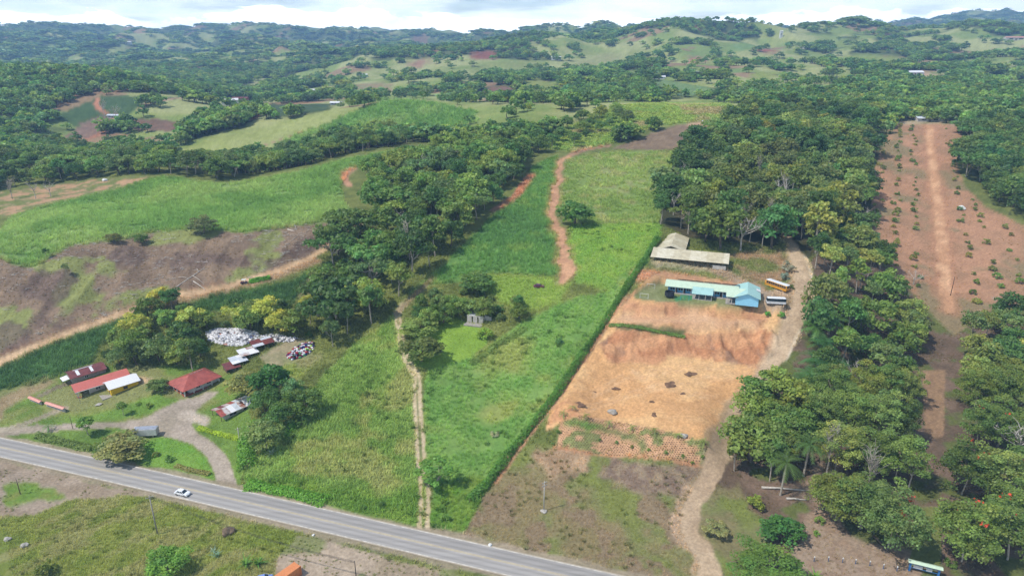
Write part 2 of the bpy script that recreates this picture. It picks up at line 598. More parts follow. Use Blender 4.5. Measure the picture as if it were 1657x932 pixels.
for pts_, dl_, y0_, y1_ in [([(-80, 190), (60, 188), (120, 165), (165, 152), (230, 150), (330, 160), (300, 140), (200, 128), (100, 112), (-80, 108)], -0.25, 700, 1400),
                           ([(-40, 290), (240, 285), (265, 262), (300, 238), (400, 212), (415, 190), (330, 185), (262, 240), (110, 240), (-40, 235)], -0.25, 480, 900),
                           ([(560, 150), (700, 100), (1000, 85), (1160, 100), (1160, 150), (900, 160)], 0.05, 950, 2600),
                           ([(1030, 85), (1160, 150), (1300, 150), (1657, 165), (1720, 140), (1720, 68), (1300, 66), (1100, 70)], 0.06, 850, 2800),
                           ([(-80, 100), (400, 130), (620, 100), (800, 80), (800, 50), (-80, 45)], -0.05, 2000, 6500)]:
    N_F = N_F + dl_ * poly_mask(ground_poly(pts_, y0_, y1_), 6, 4)

# open country: wild grass near, a patchwork of woods and small fields beyond
near = tone((92, 112, 52), (112, 128, 60), N_B)
wood = tone((66, 88, 50), (92, 110, 62), N_G)
meadow = tone((118, 148, 74), (158, 166, 98), N_G, 0.4, 0.6)
t = sstep(N_F, 0.455, 0.50)[..., None]
country = wood * (1 - t) + meadow * t
t = (sstep(fbm(XX / 150, YY / 150, 4, 120), 0.61, 0.65) * 0.8)[..., None]
country = country * (1 - t) + C3((150, 112, 84)) * t
tf = sstep(YY, 560, 720)[..., None]
COL[:] = near * (1 - tf) + country * tf
FARM = (sstep(N_F, 0.50, 0.55) > 0.5)                 # clear of woods
reg("hills", "rolling far hills with woods and small fields under haze", "hills", (YY > 620).astype(np.float32))

OPEN = np.zeros((NR, NC), bool)                        # places where no far wood is scattered


def openf(*a, **k):
    poly, m = field(*a, **k)
    OPEN[m > 0.4] = True
    return poly, m


# far fields
openf([(455, 85), (210, 70), (165, 80), (180, 92), (205, 88)][1:], (140, 160, 90), (125, 150, 84), ymin=2500)
openf([(383, 152), (380, 146), (425, 130), (452, 126), (440, 134), (410, 150)], (165, 160, 105), (140, 145, 84), ymin=1300, ymax=2600)
openf([(560, 138), (620, 133), (640, 148), (570, 152)], (150, 126, 90), (134, 136, 80), ymin=1100, ymax=2400)
openf([(665, 118), (720, 110), (745, 115), (730, 125), (680, 125)], (120, 146, 80), (136, 156, 92), ymin=1100, ymax=2400)
openf([(755, 113), (800, 101), (880, 96), (885, 108), (820, 118), (770, 122)], (134, 150, 84), (120, 146, 76), ymin=1100, ymax=2600)
openf([(930, 105), (985, 82), (1005, 90), (1010, 104), (960, 112)], (140, 150, 86), (150, 152, 92), ymin=1100, ymax=2700)
openf([(1005, 92), (1030, 78), (1060, 82), (1068, 92), (1035, 96)], (138, 150, 84), (128, 146, 76), ymin=1100, ymax=2700)
openf([(760, 84), (800, 82), (805, 96), (768, 97)], (150, 84, 62), (140, 80, 60), ymin=1100, ymax=2600)
openf([(655, 103), (690, 93), (700, 104), (670, 112)], (160, 120, 90), (150, 110, 84), ymin=1100, ymax=2600)
openf([(775, 150), (805, 137), (835, 145), (838, 155), (815, 162), (790, 160)], (132, 92, 72), (120, 96, 74), ymin=950, ymax=1900)
openf([(830, 140), (870, 124), (915, 146), (900, 152), (850, 150)], (116, 142, 66), (128, 146, 72), ymin=950, ymax=1900)
openf([(1100, 95), (1145, 74), (1152, 78), (1145, 92), (1110, 100)], (108, 148, 76), (118, 150, 80), ymin=1100, ymax=2700)
openf([(1105, 105), (1115, 93), (1145, 92), (1142, 102)], (176, 122, 92), (160, 112, 84), ymin=1100, ymax=2700)
openf([(1180, 85), (1185, 70), (1215, 72), (1235, 80), (1200, 84)], (112, 150, 84), (104, 146, 76), ymin=1100, ymax=2700)
openf([(1218, 82), (1235, 78), (1258, 84), (1240, 90)], (165, 90, 62), (150, 86, 60), ymin=1100, ymax=2700)
openf([(1048, 152), (1055, 131), (1078, 130), (1150, 142), (1165, 152), (1110, 156)], (96, 136, 88), (106, 142, 88), ymin=900, ymax=1900, wob=1.5)
openf([(1165, 115), (1195, 110), (1225, 112), (1215, 118), (1170, 120)], (108, 146, 80), (116, 150, 76), ymin=900, ymax=1900)
openf([(1205, 132), (1225, 118), (1260, 118), (1245, 132), (1225, 140)], (116, 148, 68), (134, 154, 72), ymin=900, ymax=1900)
openf([(1283, 152), (1300, 142), (1330, 137), (1342, 148), (1335, 156)], (100, 138, 84), (112, 146, 80), ymin=800, ymax=1900)
openf([(1350, 95), (1400, 88), (1450, 92), (1490, 98), (1440, 106), (1370, 104)], (126, 150, 66), (112, 142, 60), ymin=1000, ymax=2300)
openf([(1440, 112), (1500, 105), (1505, 110), (1450, 116)], (96, 136, 84), (104, 140, 84), ymin=1000, ymax=2300)
openf([(1463, 128), (1475, 118), (1500, 117), (1535, 128), (1520, 138), (1490, 134)], (190, 160, 124), (168, 140, 104), ymin=900, ymax=2000, name="building_site", label="pale levelled earth pad round a far white hall", cat="ground", wob=1)
openf([(1550, 152), (1562, 146), (1580, 148), (1570, 158)], (122, 150, 64), (112, 146, 60), ymin=700, ymax=1500)
openf([(1440, 190), (1500, 190), (1620, 192), (1657, 196), (1657, 187), (1560, 184), (1480, 185)], (170, 140, 104), (120, 130, 80), ymin=610, ymax=800)

# left hills: young coffee slopes, bare brown patches, red tracks
openf([(85, 190), (165, 155), (300, 158), (225, 172), (195, 196), (120, 205)], (58, 92, 56), (66, 100, 58), ymin=650, ymax=1300, name="coffee_slope", label="dark green planted slope below the wooded hill at far left", cat="field")
openf([(108, 222), (130, 200), (165, 188), (190, 192), (180, 206), (150, 224)], (140, 112, 92), (126, 100, 84), ymin=640, ymax=1000, name="bare_patch", label="bare purple brown patch of hillside beside a red track", cat="ground")
openf([(195, 196), (255, 192), (302, 200), (285, 214), (225, 212)], (124, 94, 74), (112, 88, 68), ymin=640, ymax=1050, name="bare_patch", label="bare rusty brown patch of hillside under the far tree row", cat="ground")
openf([(235, 236), (258, 234), (258, 242), (240, 243)], (176, 112, 74), (160, 104, 70), ymin=560, ymax=900)
band([(110, 240), (150, 222), (190, 205), (190, 195), (185, 188)], 8, (188, 122, 82), (170, 110, 76), ymin=560, ymax=1100, name="dirt_track", label="red dirt track climbing past the bare brown patches", cat="track")
band([(172, 184), (160, 176), (155, 168), (158, 160)], 6, (190, 124, 84), (176, 112, 76), ymin=640, ymax=1200)
band([(225, 178), (240, 168), (280, 160), (320, 158)], 6, (190, 150, 120), (176, 134, 104), ymin=640, ymax=1300)
band([(408, 194), (418, 186), (408, 178), (425, 172), (480, 168), (520, 166)], 9, (184, 104, 66), (196, 124, 84), ymin=700, ymax=1400, name="dirt_track", label="winding red dirt track beside the far white building", cat="track")
openf([(420, 170), (540, 168), (530, 180), (440, 192), (415, 184)], (56, 86, 56), (66, 94, 58), ymin=700, ymax=1300)

# pale pasture spur and the green cane hill
openf([(265, 258), (300, 240), (350, 228), (415, 212), (470, 196), (540, 176), (590, 172), (560, 200), (480, 222), (410, 250), (330, 268), (285, 268)], (136, 156, 80), (150, 164, 92), ymin=560, ymax=900, name="pasture", label="pale yellow green pasture on the spur beyond the left cane", cat="pasture")
openf([(430, 246), (480, 216), (520, 205), (560, 186), (610, 166), (650, 161), (690, 164), (730, 172), (770, 180), (775, 196), (720, 210), (640, 214), (560, 224), (500, 236), (450, 252)], (98, 146, 70), (84, 134, 62), c3=(112, 152, 84), ymin=560, ymax=900, name="cane_field", label="bright green cane covering the rounded hill in the middle distance", cat="field")
band([(385, 250), (420, 238), (455, 226), (490, 214)], 3.5, (170, 134, 104), (150, 124, 90), ymin=560, ymax=900)

# hilltop behind the long field
openf([(860, 236), (900, 212), (960, 190), (1000, 172), (1080, 162), (1150, 162), (1190, 172), (1170, 190), (1120, 198), (1060, 205), (980, 236), (930, 248)], (106, 146, 60), (120, 150, 62), c3=(142, 136, 88), ymin=500, ymax=860, name="meadow", label="bright green weedy hilltop behind the long field", cat="meadow")
openf([(990, 240), (1040, 222), (1098, 201), (1170, 202), (1155, 222), (1120, 240), (1050, 244)], (138, 116, 88), (124, 104, 80), ymin=500, ymax=680, name="bare_patch", label="bare brown slope below the small tin shed on the hill", cat="ground")
openf([(1100, 203), (1125, 199), (1170, 200), (1168, 204), (1115, 205)], (198, 158, 120), (184, 144, 108), ymin=550, ymax=700)

# left: upper cane, bare hillside, tracks
UPCANE = [(0, 372), (20, 351), (82, 331), (161, 314), (213, 300), (233, 292), (261, 286), (285, 287), (330, 295), (364, 297), (412, 291), (481, 279), (560, 257), (640, 243), (600, 262), (565, 278), (552, 300), (556, 325), (572, 348), (560, 357), (481, 365), (402, 377), (347, 374), (309, 370), (254, 374), (192, 389), (117, 398), (82, 417), (51, 434), (27, 432), (0, 418), (-60, 420), (-60, 385)]
openf([(0, 312), (90, 300), (160, 290), (240, 286), (225, 296), (160, 316), (80, 332), (0, 352), (-60, 360), (-60, 320)], (178, 140, 96), (106, 124, 62), N_B, ymax=520, ymin=340, name="dirt_yard", label="tan earth yard behind the crest of the left cane", cat="ground")
p_upcane, m_upcane = openf(UPCANE, (104, 150, 72), (88, 136, 62), N_A, c3=(118, 156, 84), n3=N_G, ymax=560, wob=2, name="cane_field", label="wide light green cane field on the left hillside", cat="field")
p_slope, m_slope = openf([(-60, 430), (0, 418), (27, 432), (51, 434), (82, 417), (117, 398), (192, 389), (254, 374), (309, 370), (347, 374), (402, 377), (481, 365), (560, 357), (575, 362), (548, 385), (529, 398), (498, 417), (446, 437), (371, 461), (292, 475), (213, 501), (137, 527), (69, 554), (0, 582), (-60, 600)],
                    (122, 102, 80), (138, 116, 90), N_B, c3=(128, 138, 70), n3=fbm(XX / 17, YY / 17, 4, 131), t3=(0.52, 0.60), ymax=420, name="bare_hillside", label="cleared brown hillside with cut scrub below the left cane", cat="ground")
t = (sstep(fbm(XX / 20 + 4, YY / 20, 4, 133), 0.54, 0.60) * m_slope)
put(t * 0.8, tone((98, 80, 70), (110, 92, 80), N_C))
band([(-40, 590), (0, 574), (69, 548), (137, 522), (213, 496), (292, 470), (360, 457)], 2.2, (116, 84, 62), (134, 100, 76), ymax=420)
PATH_L = [(-60, 606), (0, 586), (69, 557), (137, 530), (213, 503), (292, 478), (371, 463), (446, 439), (498, 419), (529, 400), (548, 384), (575, 365), (602, 352), (606, 345)]
band([(-60, 610), (0, 588), (69, 560), (137, 533), (213, 506), (292, 481), (371, 467), (446, 445), (505, 423)], 8, (164, 136, 100), (148, 128, 88), ymax=420)
band(PATH_L, 3.6, (208, 172, 124), (190, 152, 106), ymax=420, name="dirt_track", label="sandy track running along the foot of the bare hillside", cat="track")
band([(566, 300), (556, 290), (560, 280), (574, 272)], 5, (196, 146, 104), (180, 130, 92), ymax=560)
p_cane2, m_cane2 = openf([(-60, 620), (0, 594), (69, 563), (137, 537), (225, 505), (245, 508), (200, 540), (160, 560), (150, 588), (113, 604), (69, 618), (0, 632), (-60, 645)], (70, 116, 62), (58, 102, 54), N_B, ymax=330, wob=1.5, name="cane_field", label="dark green cane strip between the sandy track and the red roofed house", cat="field")
p_cane3, m_cane3 = openf([(300, 500), (340, 480), (400, 470), (470, 455), (530, 425), (540, 430), (505, 450), (482, 480), (458, 512), (400, 495), (340, 505)], (66, 112, 60), (56, 100, 52), N_B, ymax=340, wob=1.5, name="cane_field", label="dark green cane wedge under the sandy track beside the tall wood", cat="field")
openf([(505, 450), (530, 440), (530, 462), (500, 478), (482, 480)], (150, 132, 92), (132, 118, 80), ymax=330)

# around the houses
openf([(-60, 660), (0, 632), (69, 618), (113, 604), (150, 590), (230, 590), (330, 590), (400, 600), (395, 640), (420, 700), (395, 760), (385, 795), (250, 765), (100, 740), (0, 715), (-60, 705)], (102, 142, 52), (88, 128, 46), N_B, c3=(132, 138, 74), n3=N_A, ymax=300, name="lawn", label="green lawns round the roadside houses", cat="grass")
openf([(-60, 668), (0, 640), (60, 618), (100, 615), (55, 640), (20, 665), (-10, 690), (-60, 700)], (160, 140, 100), (146, 128, 88), ymax=300)
openf([(165, 668), (205, 648), (250, 640), (300, 648), (250, 672), (190, 684), (100, 690), (120, 676)], (104, 150, 52), (92, 136, 46), ymax=300)
openf([(215, 610), (235, 605), (252, 609), (248, 620), (222, 622)], (196, 168, 124), (180, 150, 108), ymax=300)
DRIVE = [(228, 679), (262, 662), (290, 647), (320, 642), (333, 634), (357, 632), (345, 642), (327, 655), (313, 672), (310, 690), (322, 702), (348, 718), (368, 737), (378, 762), (384, 792), (352, 784), (347, 765), (333, 738), (310, 719), (285, 711), (262, 707), (240, 702), (190, 692), (130, 695), (60, 699), (0, 706), (-60, 710), (-60, 694), (0, 692), (60, 686), (130, 685), (190, 683)]
openf(DRIVE, (170, 156, 136), (152, 140, 118), N_B, ymax=300, wob=1.0, name="gravel_drive", label="grey gravel drive curving from the highway to the houses", cat="drive")
openf([(316, 690), (330, 672), (322, 660), (300, 665), (290, 680)], (186, 172, 152), (168, 154, 132), ymax=300)
band([(104, 660), (75, 672), (40, 686), (5, 697)], 3.0, (170, 158, 132), (150, 140, 112), ymax=300)
band([(66, 640), (90, 628), (115, 618)], 3.0, (132, 118, 96), (118, 104, 84), ymax=300)
openf([(230, 716), (262, 709), (300, 718), (330, 742), (346, 768), (346, 780), (300, 772), (240, 752), (215, 735)], (94, 150, 44), (106, 156, 50), ymax=300, name="grass_island", label="bright grass island between the gravel drive and the highway", cat="grass")
openf([(420, 575), (480, 545), (500, 552), (505, 575), (470, 590), (440, 600)], (156, 144, 106), (130, 132, 84), N_B, ymax=300, name="yard", label="trodden grey green yard beside the stepped tin sheds", cat="ground")
openf([(450, 610), (480, 580), (515, 575), (500, 600), (470, 640), (440, 650)], (120, 146, 62), (140, 140, 84), ymax=300)

# the long middle field
openf([(640, 510), (655, 575), (672, 610), (672, 700), (690, 852), (640, 852), (520, 822), (400, 796), (395, 762), (440, 720), (490, 660), (520, 610), (570, 560)], (114, 152, 70), (98, 138, 56), N_B, c3=(132, 148, 80), n3=fbm(XX / 12, YY / 12, 4, 141), t3=(0.55, 0.72), ymax=300, name="rough_field", label="rough green field with tall grass left of the wheel track", cat="field")
openf([(400, 796), (395, 775), (480, 770), (560, 780), (680, 800), (690, 856), (600, 842), (480, 815)], (88, 132, 42), (106, 144, 48), N_B, ymax=300)
openf([(690, 600), (705, 590), (770, 575), (830, 530), (900, 490), (985, 470), (1062, 388), (1050, 420), (960, 545), (860, 690), (800, 770), (740, 862), (700, 856), (695, 760), (688, 680)], (94, 146, 62), (108, 154, 70), N_B, c3=(128, 152, 74), n3=N_A, ymax=340, name="cane_field", label="fresh green young cane right of the wheel track", cat="field")
openf([(700, 860), (697, 790), (740, 775), (785, 785), (740, 865)], (84, 134, 38), (104, 142, 46), N_B, ymax=300)
openf([(662, 592), (660, 560), (690, 530), (740, 514), (780, 530), (792, 552), (760, 580), (700, 598)], (122, 168, 44), (112, 158, 40), N_B, ymax=300, wob=2, name="lawn", label="mown bright green clearing in front of the white ruin", cat="grass")
openf([(740, 455), (800, 440), (910, 446), (940, 455), (900, 485), (840, 500), (780, 470)], (124, 160, 56), (112, 150, 50), ymax=340)
p_dark, m_dark = openf([(660, 475), (715, 432), (775, 372), (835, 312), (862, 270), (905, 250), (898, 300), (888, 345), (908, 395), (906, 446), (800, 440), (740, 455), (700, 462)], (72, 124, 62), (84, 136, 64), N_A, c3=(104, 146, 66), n3=N_B, t3=(0.6, 0.75), ymax=560, wob=2, name="cane_field", label="long dark green cane field left of the eroded orange track", cat="field")
p_up, m_up = openf([(918, 256), (1000, 244), (1108, 246), (1088, 300), (1070, 362), (925, 362), (902, 335), (912, 290)], (120, 152, 78), (106, 142, 66), N_A, c3=(138, 150, 88), n3=N_B, ymax=600, name="cane_field", label="pale green cane at the top of the long field beside the right wood", cat="field")
openf([(925, 362), (1070, 362), (1066, 386), (985, 470), (935, 458), (920, 420), (912, 380)], (104, 152, 50), (118, 158, 54), N_B, c3=(136, 148, 78), n3=N_A, t3=(0.58, 0.7), ymax=400, name="meadow", label="bright green meadow between the orange track and the hedge", cat="meadow")
band([(800, 341), (835, 318), (858, 285)], 6, (176, 124, 88), (150, 110, 78), ymax=560)
TRACK_O = [(925, 250), (908, 262), (905, 290), (896, 325), (890, 350), (905, 375), (914, 395), (914, 425), (916, 450)]
band(TRACK_O, 8.0, (150, 128, 78), (130, 136, 70), N_C, ymax=600, wob=9, soft=2, strength=0.6)
band(TRACK_O, 4.4, (206, 154, 106), (178, 130, 90), N_C, ymax=600, wob=7, name="dirt_track", label="eroded orange track up the middle of the long field", cat="track")
band([(985, 236), (950, 242), (925, 250)], 6, (170, 130, 96), (150, 116, 86), ymax=640)
for off in (-1.0, 1.0):
    tr = [(655, 490), (643, 508), (648, 545), (656, 580), (668, 600), (676, 612), (676, 660), (681, 720), (684, 770), (687, 815), (686, 856)]
    band([(x + off * (3.0 + (y - 500) / 110.0), y) for x, y in tr], 1.2, (206, 186, 144), (184, 166, 122), N_C, ymax=320, wob=0.8, name="wheel_track", label="pale wheel rut of the farm track, %s one" % ("left" if off < 0 else "right"), cat="track")
band([(643, 508), (660, 488), (680, 470), (700, 452)], 3.0, (150, 132, 96), (132, 124, 82), ymax=340)

# bare lot, dirt platform, geocell bank, school
openf([(740, 866), (790, 792), (835, 730), (900, 722), (1010, 738), (1150, 752), (1125, 800), (1112, 860), (1130, 932), (1132, 960), (1080, 960), (1000, 930), (860, 893)], (136, 124, 80), (116, 132, 60), fbm(XX / 11, YY / 11, 5, 151), c3=(138, 120, 88), n3=fbm(XX / 6, YY / 6, 4, 152), t3=(0.5, 0.62), ymax=260, name="vacant_lot", label="vacant lot of dry brown and green grass beside the highway", cat="ground")
openf([(860, 728), (935, 730), (940, 770), (890, 770), (850, 745)], (178, 150, 112), (158, 132, 98), ymax=260)
openf([(975, 735), (1130, 750), (1110, 800), (1020, 792), (960, 770)], (132, 112, 92), (146, 128, 100), N_C, ymax=260)
openf([(1095, 790), (1130, 780), (1112, 860), (1130, 932), (1100, 900), (1080, 830)], (176, 152, 122), (160, 138, 108), ymax=260)
openf([(895, 650), (908, 640), (965, 552), (985, 519), (1008, 488), (1030, 470), (1050, 452), (1075, 440), (1235, 462), (1265, 500), (1268, 545), (1232, 605), (1190, 650), (1172, 697), (1150, 716), (1060, 694), (940, 676), (900, 690), (880, 700)], (216, 170, 104), (206, 154, 88), fbm(XX / 12, YY / 8, 5, 161), c3=(196, 138, 86), n3=fbm(XX / 16, YY / 16, 4, 162), t3=(0.56, 0.66), ymax=300, wob=2, name="dirt_platform", label="levelled orange earth platform below the school", cat="ground")
openf([(965, 558), (1000, 530), (1110, 540), (1240, 536), (1262, 548), (1232, 600), (1190, 585), (1080, 575), (990, 590)], (200, 144, 90), (184, 124, 74), fbm(XX / 7, YY / 3, 5, 163), c3=(160, 118, 84), n3=fbm(XX / 5, YY / 9, 4, 164), t3=(0.58, 0.7), ymax=300, name="cut_bank", label="eroded orange cut bank between the two earth platforms", cat="ground")
openf([(985, 517), (1015, 500), (1100, 502), (1245, 520), (1225, 530), (1110, 530), (1030, 524)], (208, 164, 116), (200, 152, 104), ymax=300)
openf([(985, 524), (1040, 524), (1110, 536), (1105, 546), (1040, 536), (990, 530)], (86, 104, 56), (120, 108, 66), N_C, ymax=300, wob=4)
openf([(1008, 488), (1030, 486), (1120, 495), (1228, 501), (1262, 502), (1250, 518), (1100, 502), (1015, 502)], (196, 140, 92), (176, 124, 82), fbm(XX / 3, YY / 3, 4, 165), ymax=300)
openf([(1020, 440), (1075, 438), (1240, 464), (1225, 469), (1080, 449), (1035, 466)], (190, 138, 96), (168, 124, 84), N_C, ymax=310)
openf([(1026, 476), (1040, 464), (1068, 455), (1090, 458), (1230, 474), (1228, 498), (1120, 493), (1028, 484)], (118, 132, 76), (132, 140, 88), N_B, ymax=300, wob=0.7, name="school_lawn", label="worn green lawn in front of the school", cat="grass")
openf([(1090, 480), (1125, 474), (1125, 484), (1092, 488)], (58, 140, 92), (70, 146, 96), ymax=300, wob=0.4)
openf([(938, 674), (986, 680), (1054, 692), (1112, 705), (1146, 716), (1146, 738), (1123, 748), (1092, 743), (1034, 735), (967, 735), (901, 723), (904, 684)], (204, 156, 108), (188, 142, 94), N_C, c3=(128, 136, 72), n3=fbm(XX / 6, YY / 4, 4, 171), t3=(0.56, 0.64), ymax=260, wob=1.2, name="honeycomb_bank", label="earth bank covered by a dark honeycomb erosion net", cat="ground")
openf([(905, 684), (935, 676), (960, 683), (985, 692), (955, 706), (940, 700), (915, 698)], (94, 142, 58), (82, 130, 50), ymax=260, wob=3)
openf([(975, 692), (1010, 700), (1045, 718), (1030, 724), (1000, 708), (975, 698)], (104, 124, 58), (120, 130, 70), ymax=260, wob=3)
band([(897, 724), (967, 736), (1034, 737), (1092, 744), (1135, 752)], 1.2, (196, 148, 100), (180, 130, 86), ymax=260)
band([(1172, 694), (1160, 718), (1146, 740)], 1.8, (186, 104, 62), (170, 96, 58), ymax=260)
band([(1015, 480), (985, 515), (960, 555), (905, 640), (860, 695), (800, 780)], 2.6, (186, 138, 96), (150, 120, 80), N_C, ymax=320, wob=2)
for tp in ([(1236, 590), (1180, 610), (1100, 618), (1010, 640), (950, 665)], [(1238, 596), (1190, 640), (1160, 680)], [(1020, 600), (1060, 625), (1140, 640), (1185, 655)], [(985, 512), (1080, 512), (1180, 524), (1250, 530)], [(960, 640), (1010, 610), (1100, 596), (1190, 590)]):
    for o_ in (-3.5, 3.5):
        band([(x + o_ * 0.4, y + o_) for x, y in tp], 0.7, (222, 180, 124), (208, 160, 104), N_C, ymax=300, wob=1.5, strength=0.8)
ROAD_G = [(1160, 960), (1150, 915), (1128, 870), (1122, 830), (1140, 795), (1152, 765), (1172, 720), (1195, 670), (1245, 603), (1270, 548), (1293, 515), (1300, 480), (1297, 450), (1290, 413), (1276, 365), (1270, 345)]
openf([(1228, 468), (1250, 470), (1285, 452), (1306, 470), (1300, 520), (1272, 530), (1262, 505), (1236, 496)], (168, 148, 120), (154, 134, 106), N_B, ymax=310, wob=1)
openf([(1122, 434), (1165, 430), (1205, 452), (1240, 464), (1232, 472), (1195, 460), (1150, 442)], (164, 142, 112), (150, 130, 100), N_B, ymax=320, wob=1)
openf([(1165, 415), (1200, 405), (1265, 405), (1282, 440), (1280, 455), (1245, 460), (1205, 450), (1175, 432)], (150, 124, 88), (104, 120, 58), N_B, ymax=330)
openf([(1044, 425), (1058, 412), (1160, 422), (1168, 436), (1120, 434), (1060, 432)], (160, 150, 116), (120, 136, 80), N_B, ymax=320)
band(ROAD_G, 9.5, (176, 150, 114), (150, 134, 96), N_B, ymax=420, wob=5, soft=3, strength=0.7)
m_roadg = band(ROAD_G, 6.6, (192, 166, 128), (176, 150, 114), N_B, ymax=420, wob=2.5, soft=2, name="gravel_road", label="tan gravel road climbing past the school to the wood", cat="road")
band([(1303, 413), (1312, 440), (1318, 478), (1306, 520), (1287, 548), (1268, 600)], 1.1, (214, 196, 164), (200, 180, 146), ymax=330, wob=0.6)

# right: plantation, woods floor, orchard floor
openf([(1441, 201), (1560, 201), (1548, 262), (1560, 300), (1595, 335), (1657, 365), (1720, 380), (1720, 480), (1657, 492), (1600, 505), (1545, 545), (1500, 500), (1450, 445), (1408, 348), (1416, 268)], (180, 132, 92), (162, 122, 84), fbm(XX / 14, YY / 14, 4, 181), c3=(140, 122, 82), n3=fbm(XX / 24, YY / 24, 4, 182), t3=(0.52, 0.66), ymax=680, wob=1.5, name="plantation_ground", label="reddish brown bare ground of the young tree plantation", cat="ground")
openf([(1441, 200), (1441, 196), (1562, 197), (1562, 202)], (196, 172, 136), (180, 156, 120), ymax=720)
band([(1503, 204), (1508, 250), (1515, 310), (1522, 370), (1527, 420), (1532, 470), (1536, 500)], 11.0, (190, 132, 88), (176, 122, 82), N_B, ymax=680, wob=9, soft=4, strength=0.6)
band([(1503, 204), (1508, 250), (1515, 310), (1522, 370), (1527, 420), (1532, 470), (1536, 500)], 5.2, (212, 162, 112), (194, 142, 94), N_B, ymax=680, wob=4, soft=2, name="dirt_road", label="straight orange dirt road down the middle of the plantation", cat="road")
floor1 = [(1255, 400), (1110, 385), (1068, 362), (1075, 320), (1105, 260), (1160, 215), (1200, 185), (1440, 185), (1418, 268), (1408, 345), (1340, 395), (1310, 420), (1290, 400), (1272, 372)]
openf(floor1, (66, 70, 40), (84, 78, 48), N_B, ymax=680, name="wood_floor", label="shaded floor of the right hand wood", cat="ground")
floor2 = [(1312, 425), (1340, 395), (1408, 348), (1450, 445), (1500, 500), (1545, 545), (1600, 505), (1720, 485), (1720, 980), (1180, 980), (1165, 900), (1140, 850), (1160, 780), (1190, 740), (1200, 690), (1245, 615), (1290, 550), (1322, 480)]
openf(floor2, (122, 100, 80), (104, 86, 66), N_B, c3=(92, 108, 52), n3=fbm(XX / 8, YY / 8, 4, 191), t3=(0.56, 0.68), ymax=420, name="orchard_floor", label="brown leaf litter under the orchard trees at right", cat="ground")
openf([(1140, 850), (1160, 790), (1200, 780), (1215, 830), (1240, 880), (1220, 932), (1180, 932)], (112, 130, 58), (128, 120, 74), N_B, ymax=260)
openf([(1290, 932), (1290, 830), (1310, 770), (1340, 750), (1370, 800), (1360, 850), (1480, 890), (1470, 960), (1290, 960)], (160, 138, 112), (146, 122, 96), N_C, ymax=260)
openf([(1492, 600), (1530, 600), (1527, 706), (1497, 706)], (156, 124, 86), (140, 110, 78), N_C, ymax=260, wob=0.6, name="clear_strip", label="bare straight strip between the orchard rows", cat="ground")
openf([(1488, 820), (1524, 820), (1522, 915), (1470, 915)], (112, 126, 58), (140, 124, 78), N_B, ymax=260, wob=0.6)

# this side of the highway
openf([(-80, 742), (0, 743), (120, 771), (240, 799), (400, 840), (560, 884), (760, 936), (760, 1010), (-80, 1010)], (122, 140, 56), (104, 128, 46), fbm(XX / 5, YY / 5, 5, 201), c3=(136, 138, 72), n3=fbm((XX + YY) / 14, (XX - YY) / 5, 4, 202), t3=(0.50, 0.64), ymax=220, name="grass_bank", label="long rough grass sloping on the near side of the highway", cat="grass")
openf([(-80, 742), (0, 745), (120, 773), (245, 803), (192, 805), (113, 806), (52, 833), (0, 834), (-80, 840)], (164, 146, 122), (150, 132, 106), N_B, ymax=220, name="gravel_shoulder", label="wide grey gravel shoulder at the left end of the highway", cat="ground")
openf([(5, 790), (40, 784), (80, 786), (105, 800), (70, 808), (15, 806)], (100, 144, 44), (124, 140, 64), ymax=220)
openf([(432, 1000), (450, 905), (478, 868), (520, 872), (570, 888), (660, 910), (760, 934), (800, 1000)], (172, 154, 128), (150, 134, 106), fbm(XX / 6, YY / 6, 4, 203), c3=(126, 132, 76), n3=fbm(XX / 7, YY / 7, 4, 204), t3=(0.52, 0.6), ymax=220, name="gravel_lot", label="grey gravel lot with weeds in front of the orange container", cat="ground")
# worn gravel edge along both sides of the highway
m_ = (1 - sstep(DHW + WOX * 3, 5.2, 6.4)).astype(np.float32)
put(m_ * 0.85, tone((168, 150, 124), (150, 136, 108), N_B))
m_ = (1 - sstep(DHW + WOX * 4, 7.5, 9.5)).astype(np.float32) * (XX < 400)
reg('road_verge', 'worn gravel verge along both edges of the highway', 'verge', (DHW < 6.0).astype(np.float32))
# speckle of every surface, finer than a field and coarser than a leaf
_l = COL.mean(-1, keepdims=True)
COL = np.clip(_l + (COL - _l) * 0.80, 0.004, 1) * np.array([1.03, 1.0, 1.0], np.float32)
_g = sstep(COL[..., 1] / (COL[..., 0] + 1e-4), 1.0, 1.35)[..., None]
COL *= 1 + _g * np.array([0.13, 0.0, -0.14], np.float32)
COL *= (0.86 + 0.28 * N_C[..., None]) * (0.92 + 0.16 * N_W[..., None])
# ------------------------------------------------------------------ materials
MATS = {}


def new_mat(name):
    m = bpy.data.materials.new(name)
    m.use_nodes = True
    m.node_tree.nodes.clear()
    return m, m.node_tree


def N(nt, kind, **kw):
    n = nt.nodes.new(kind)
    for k, v in kw.items():
        setattr(n, k, v)
    return n


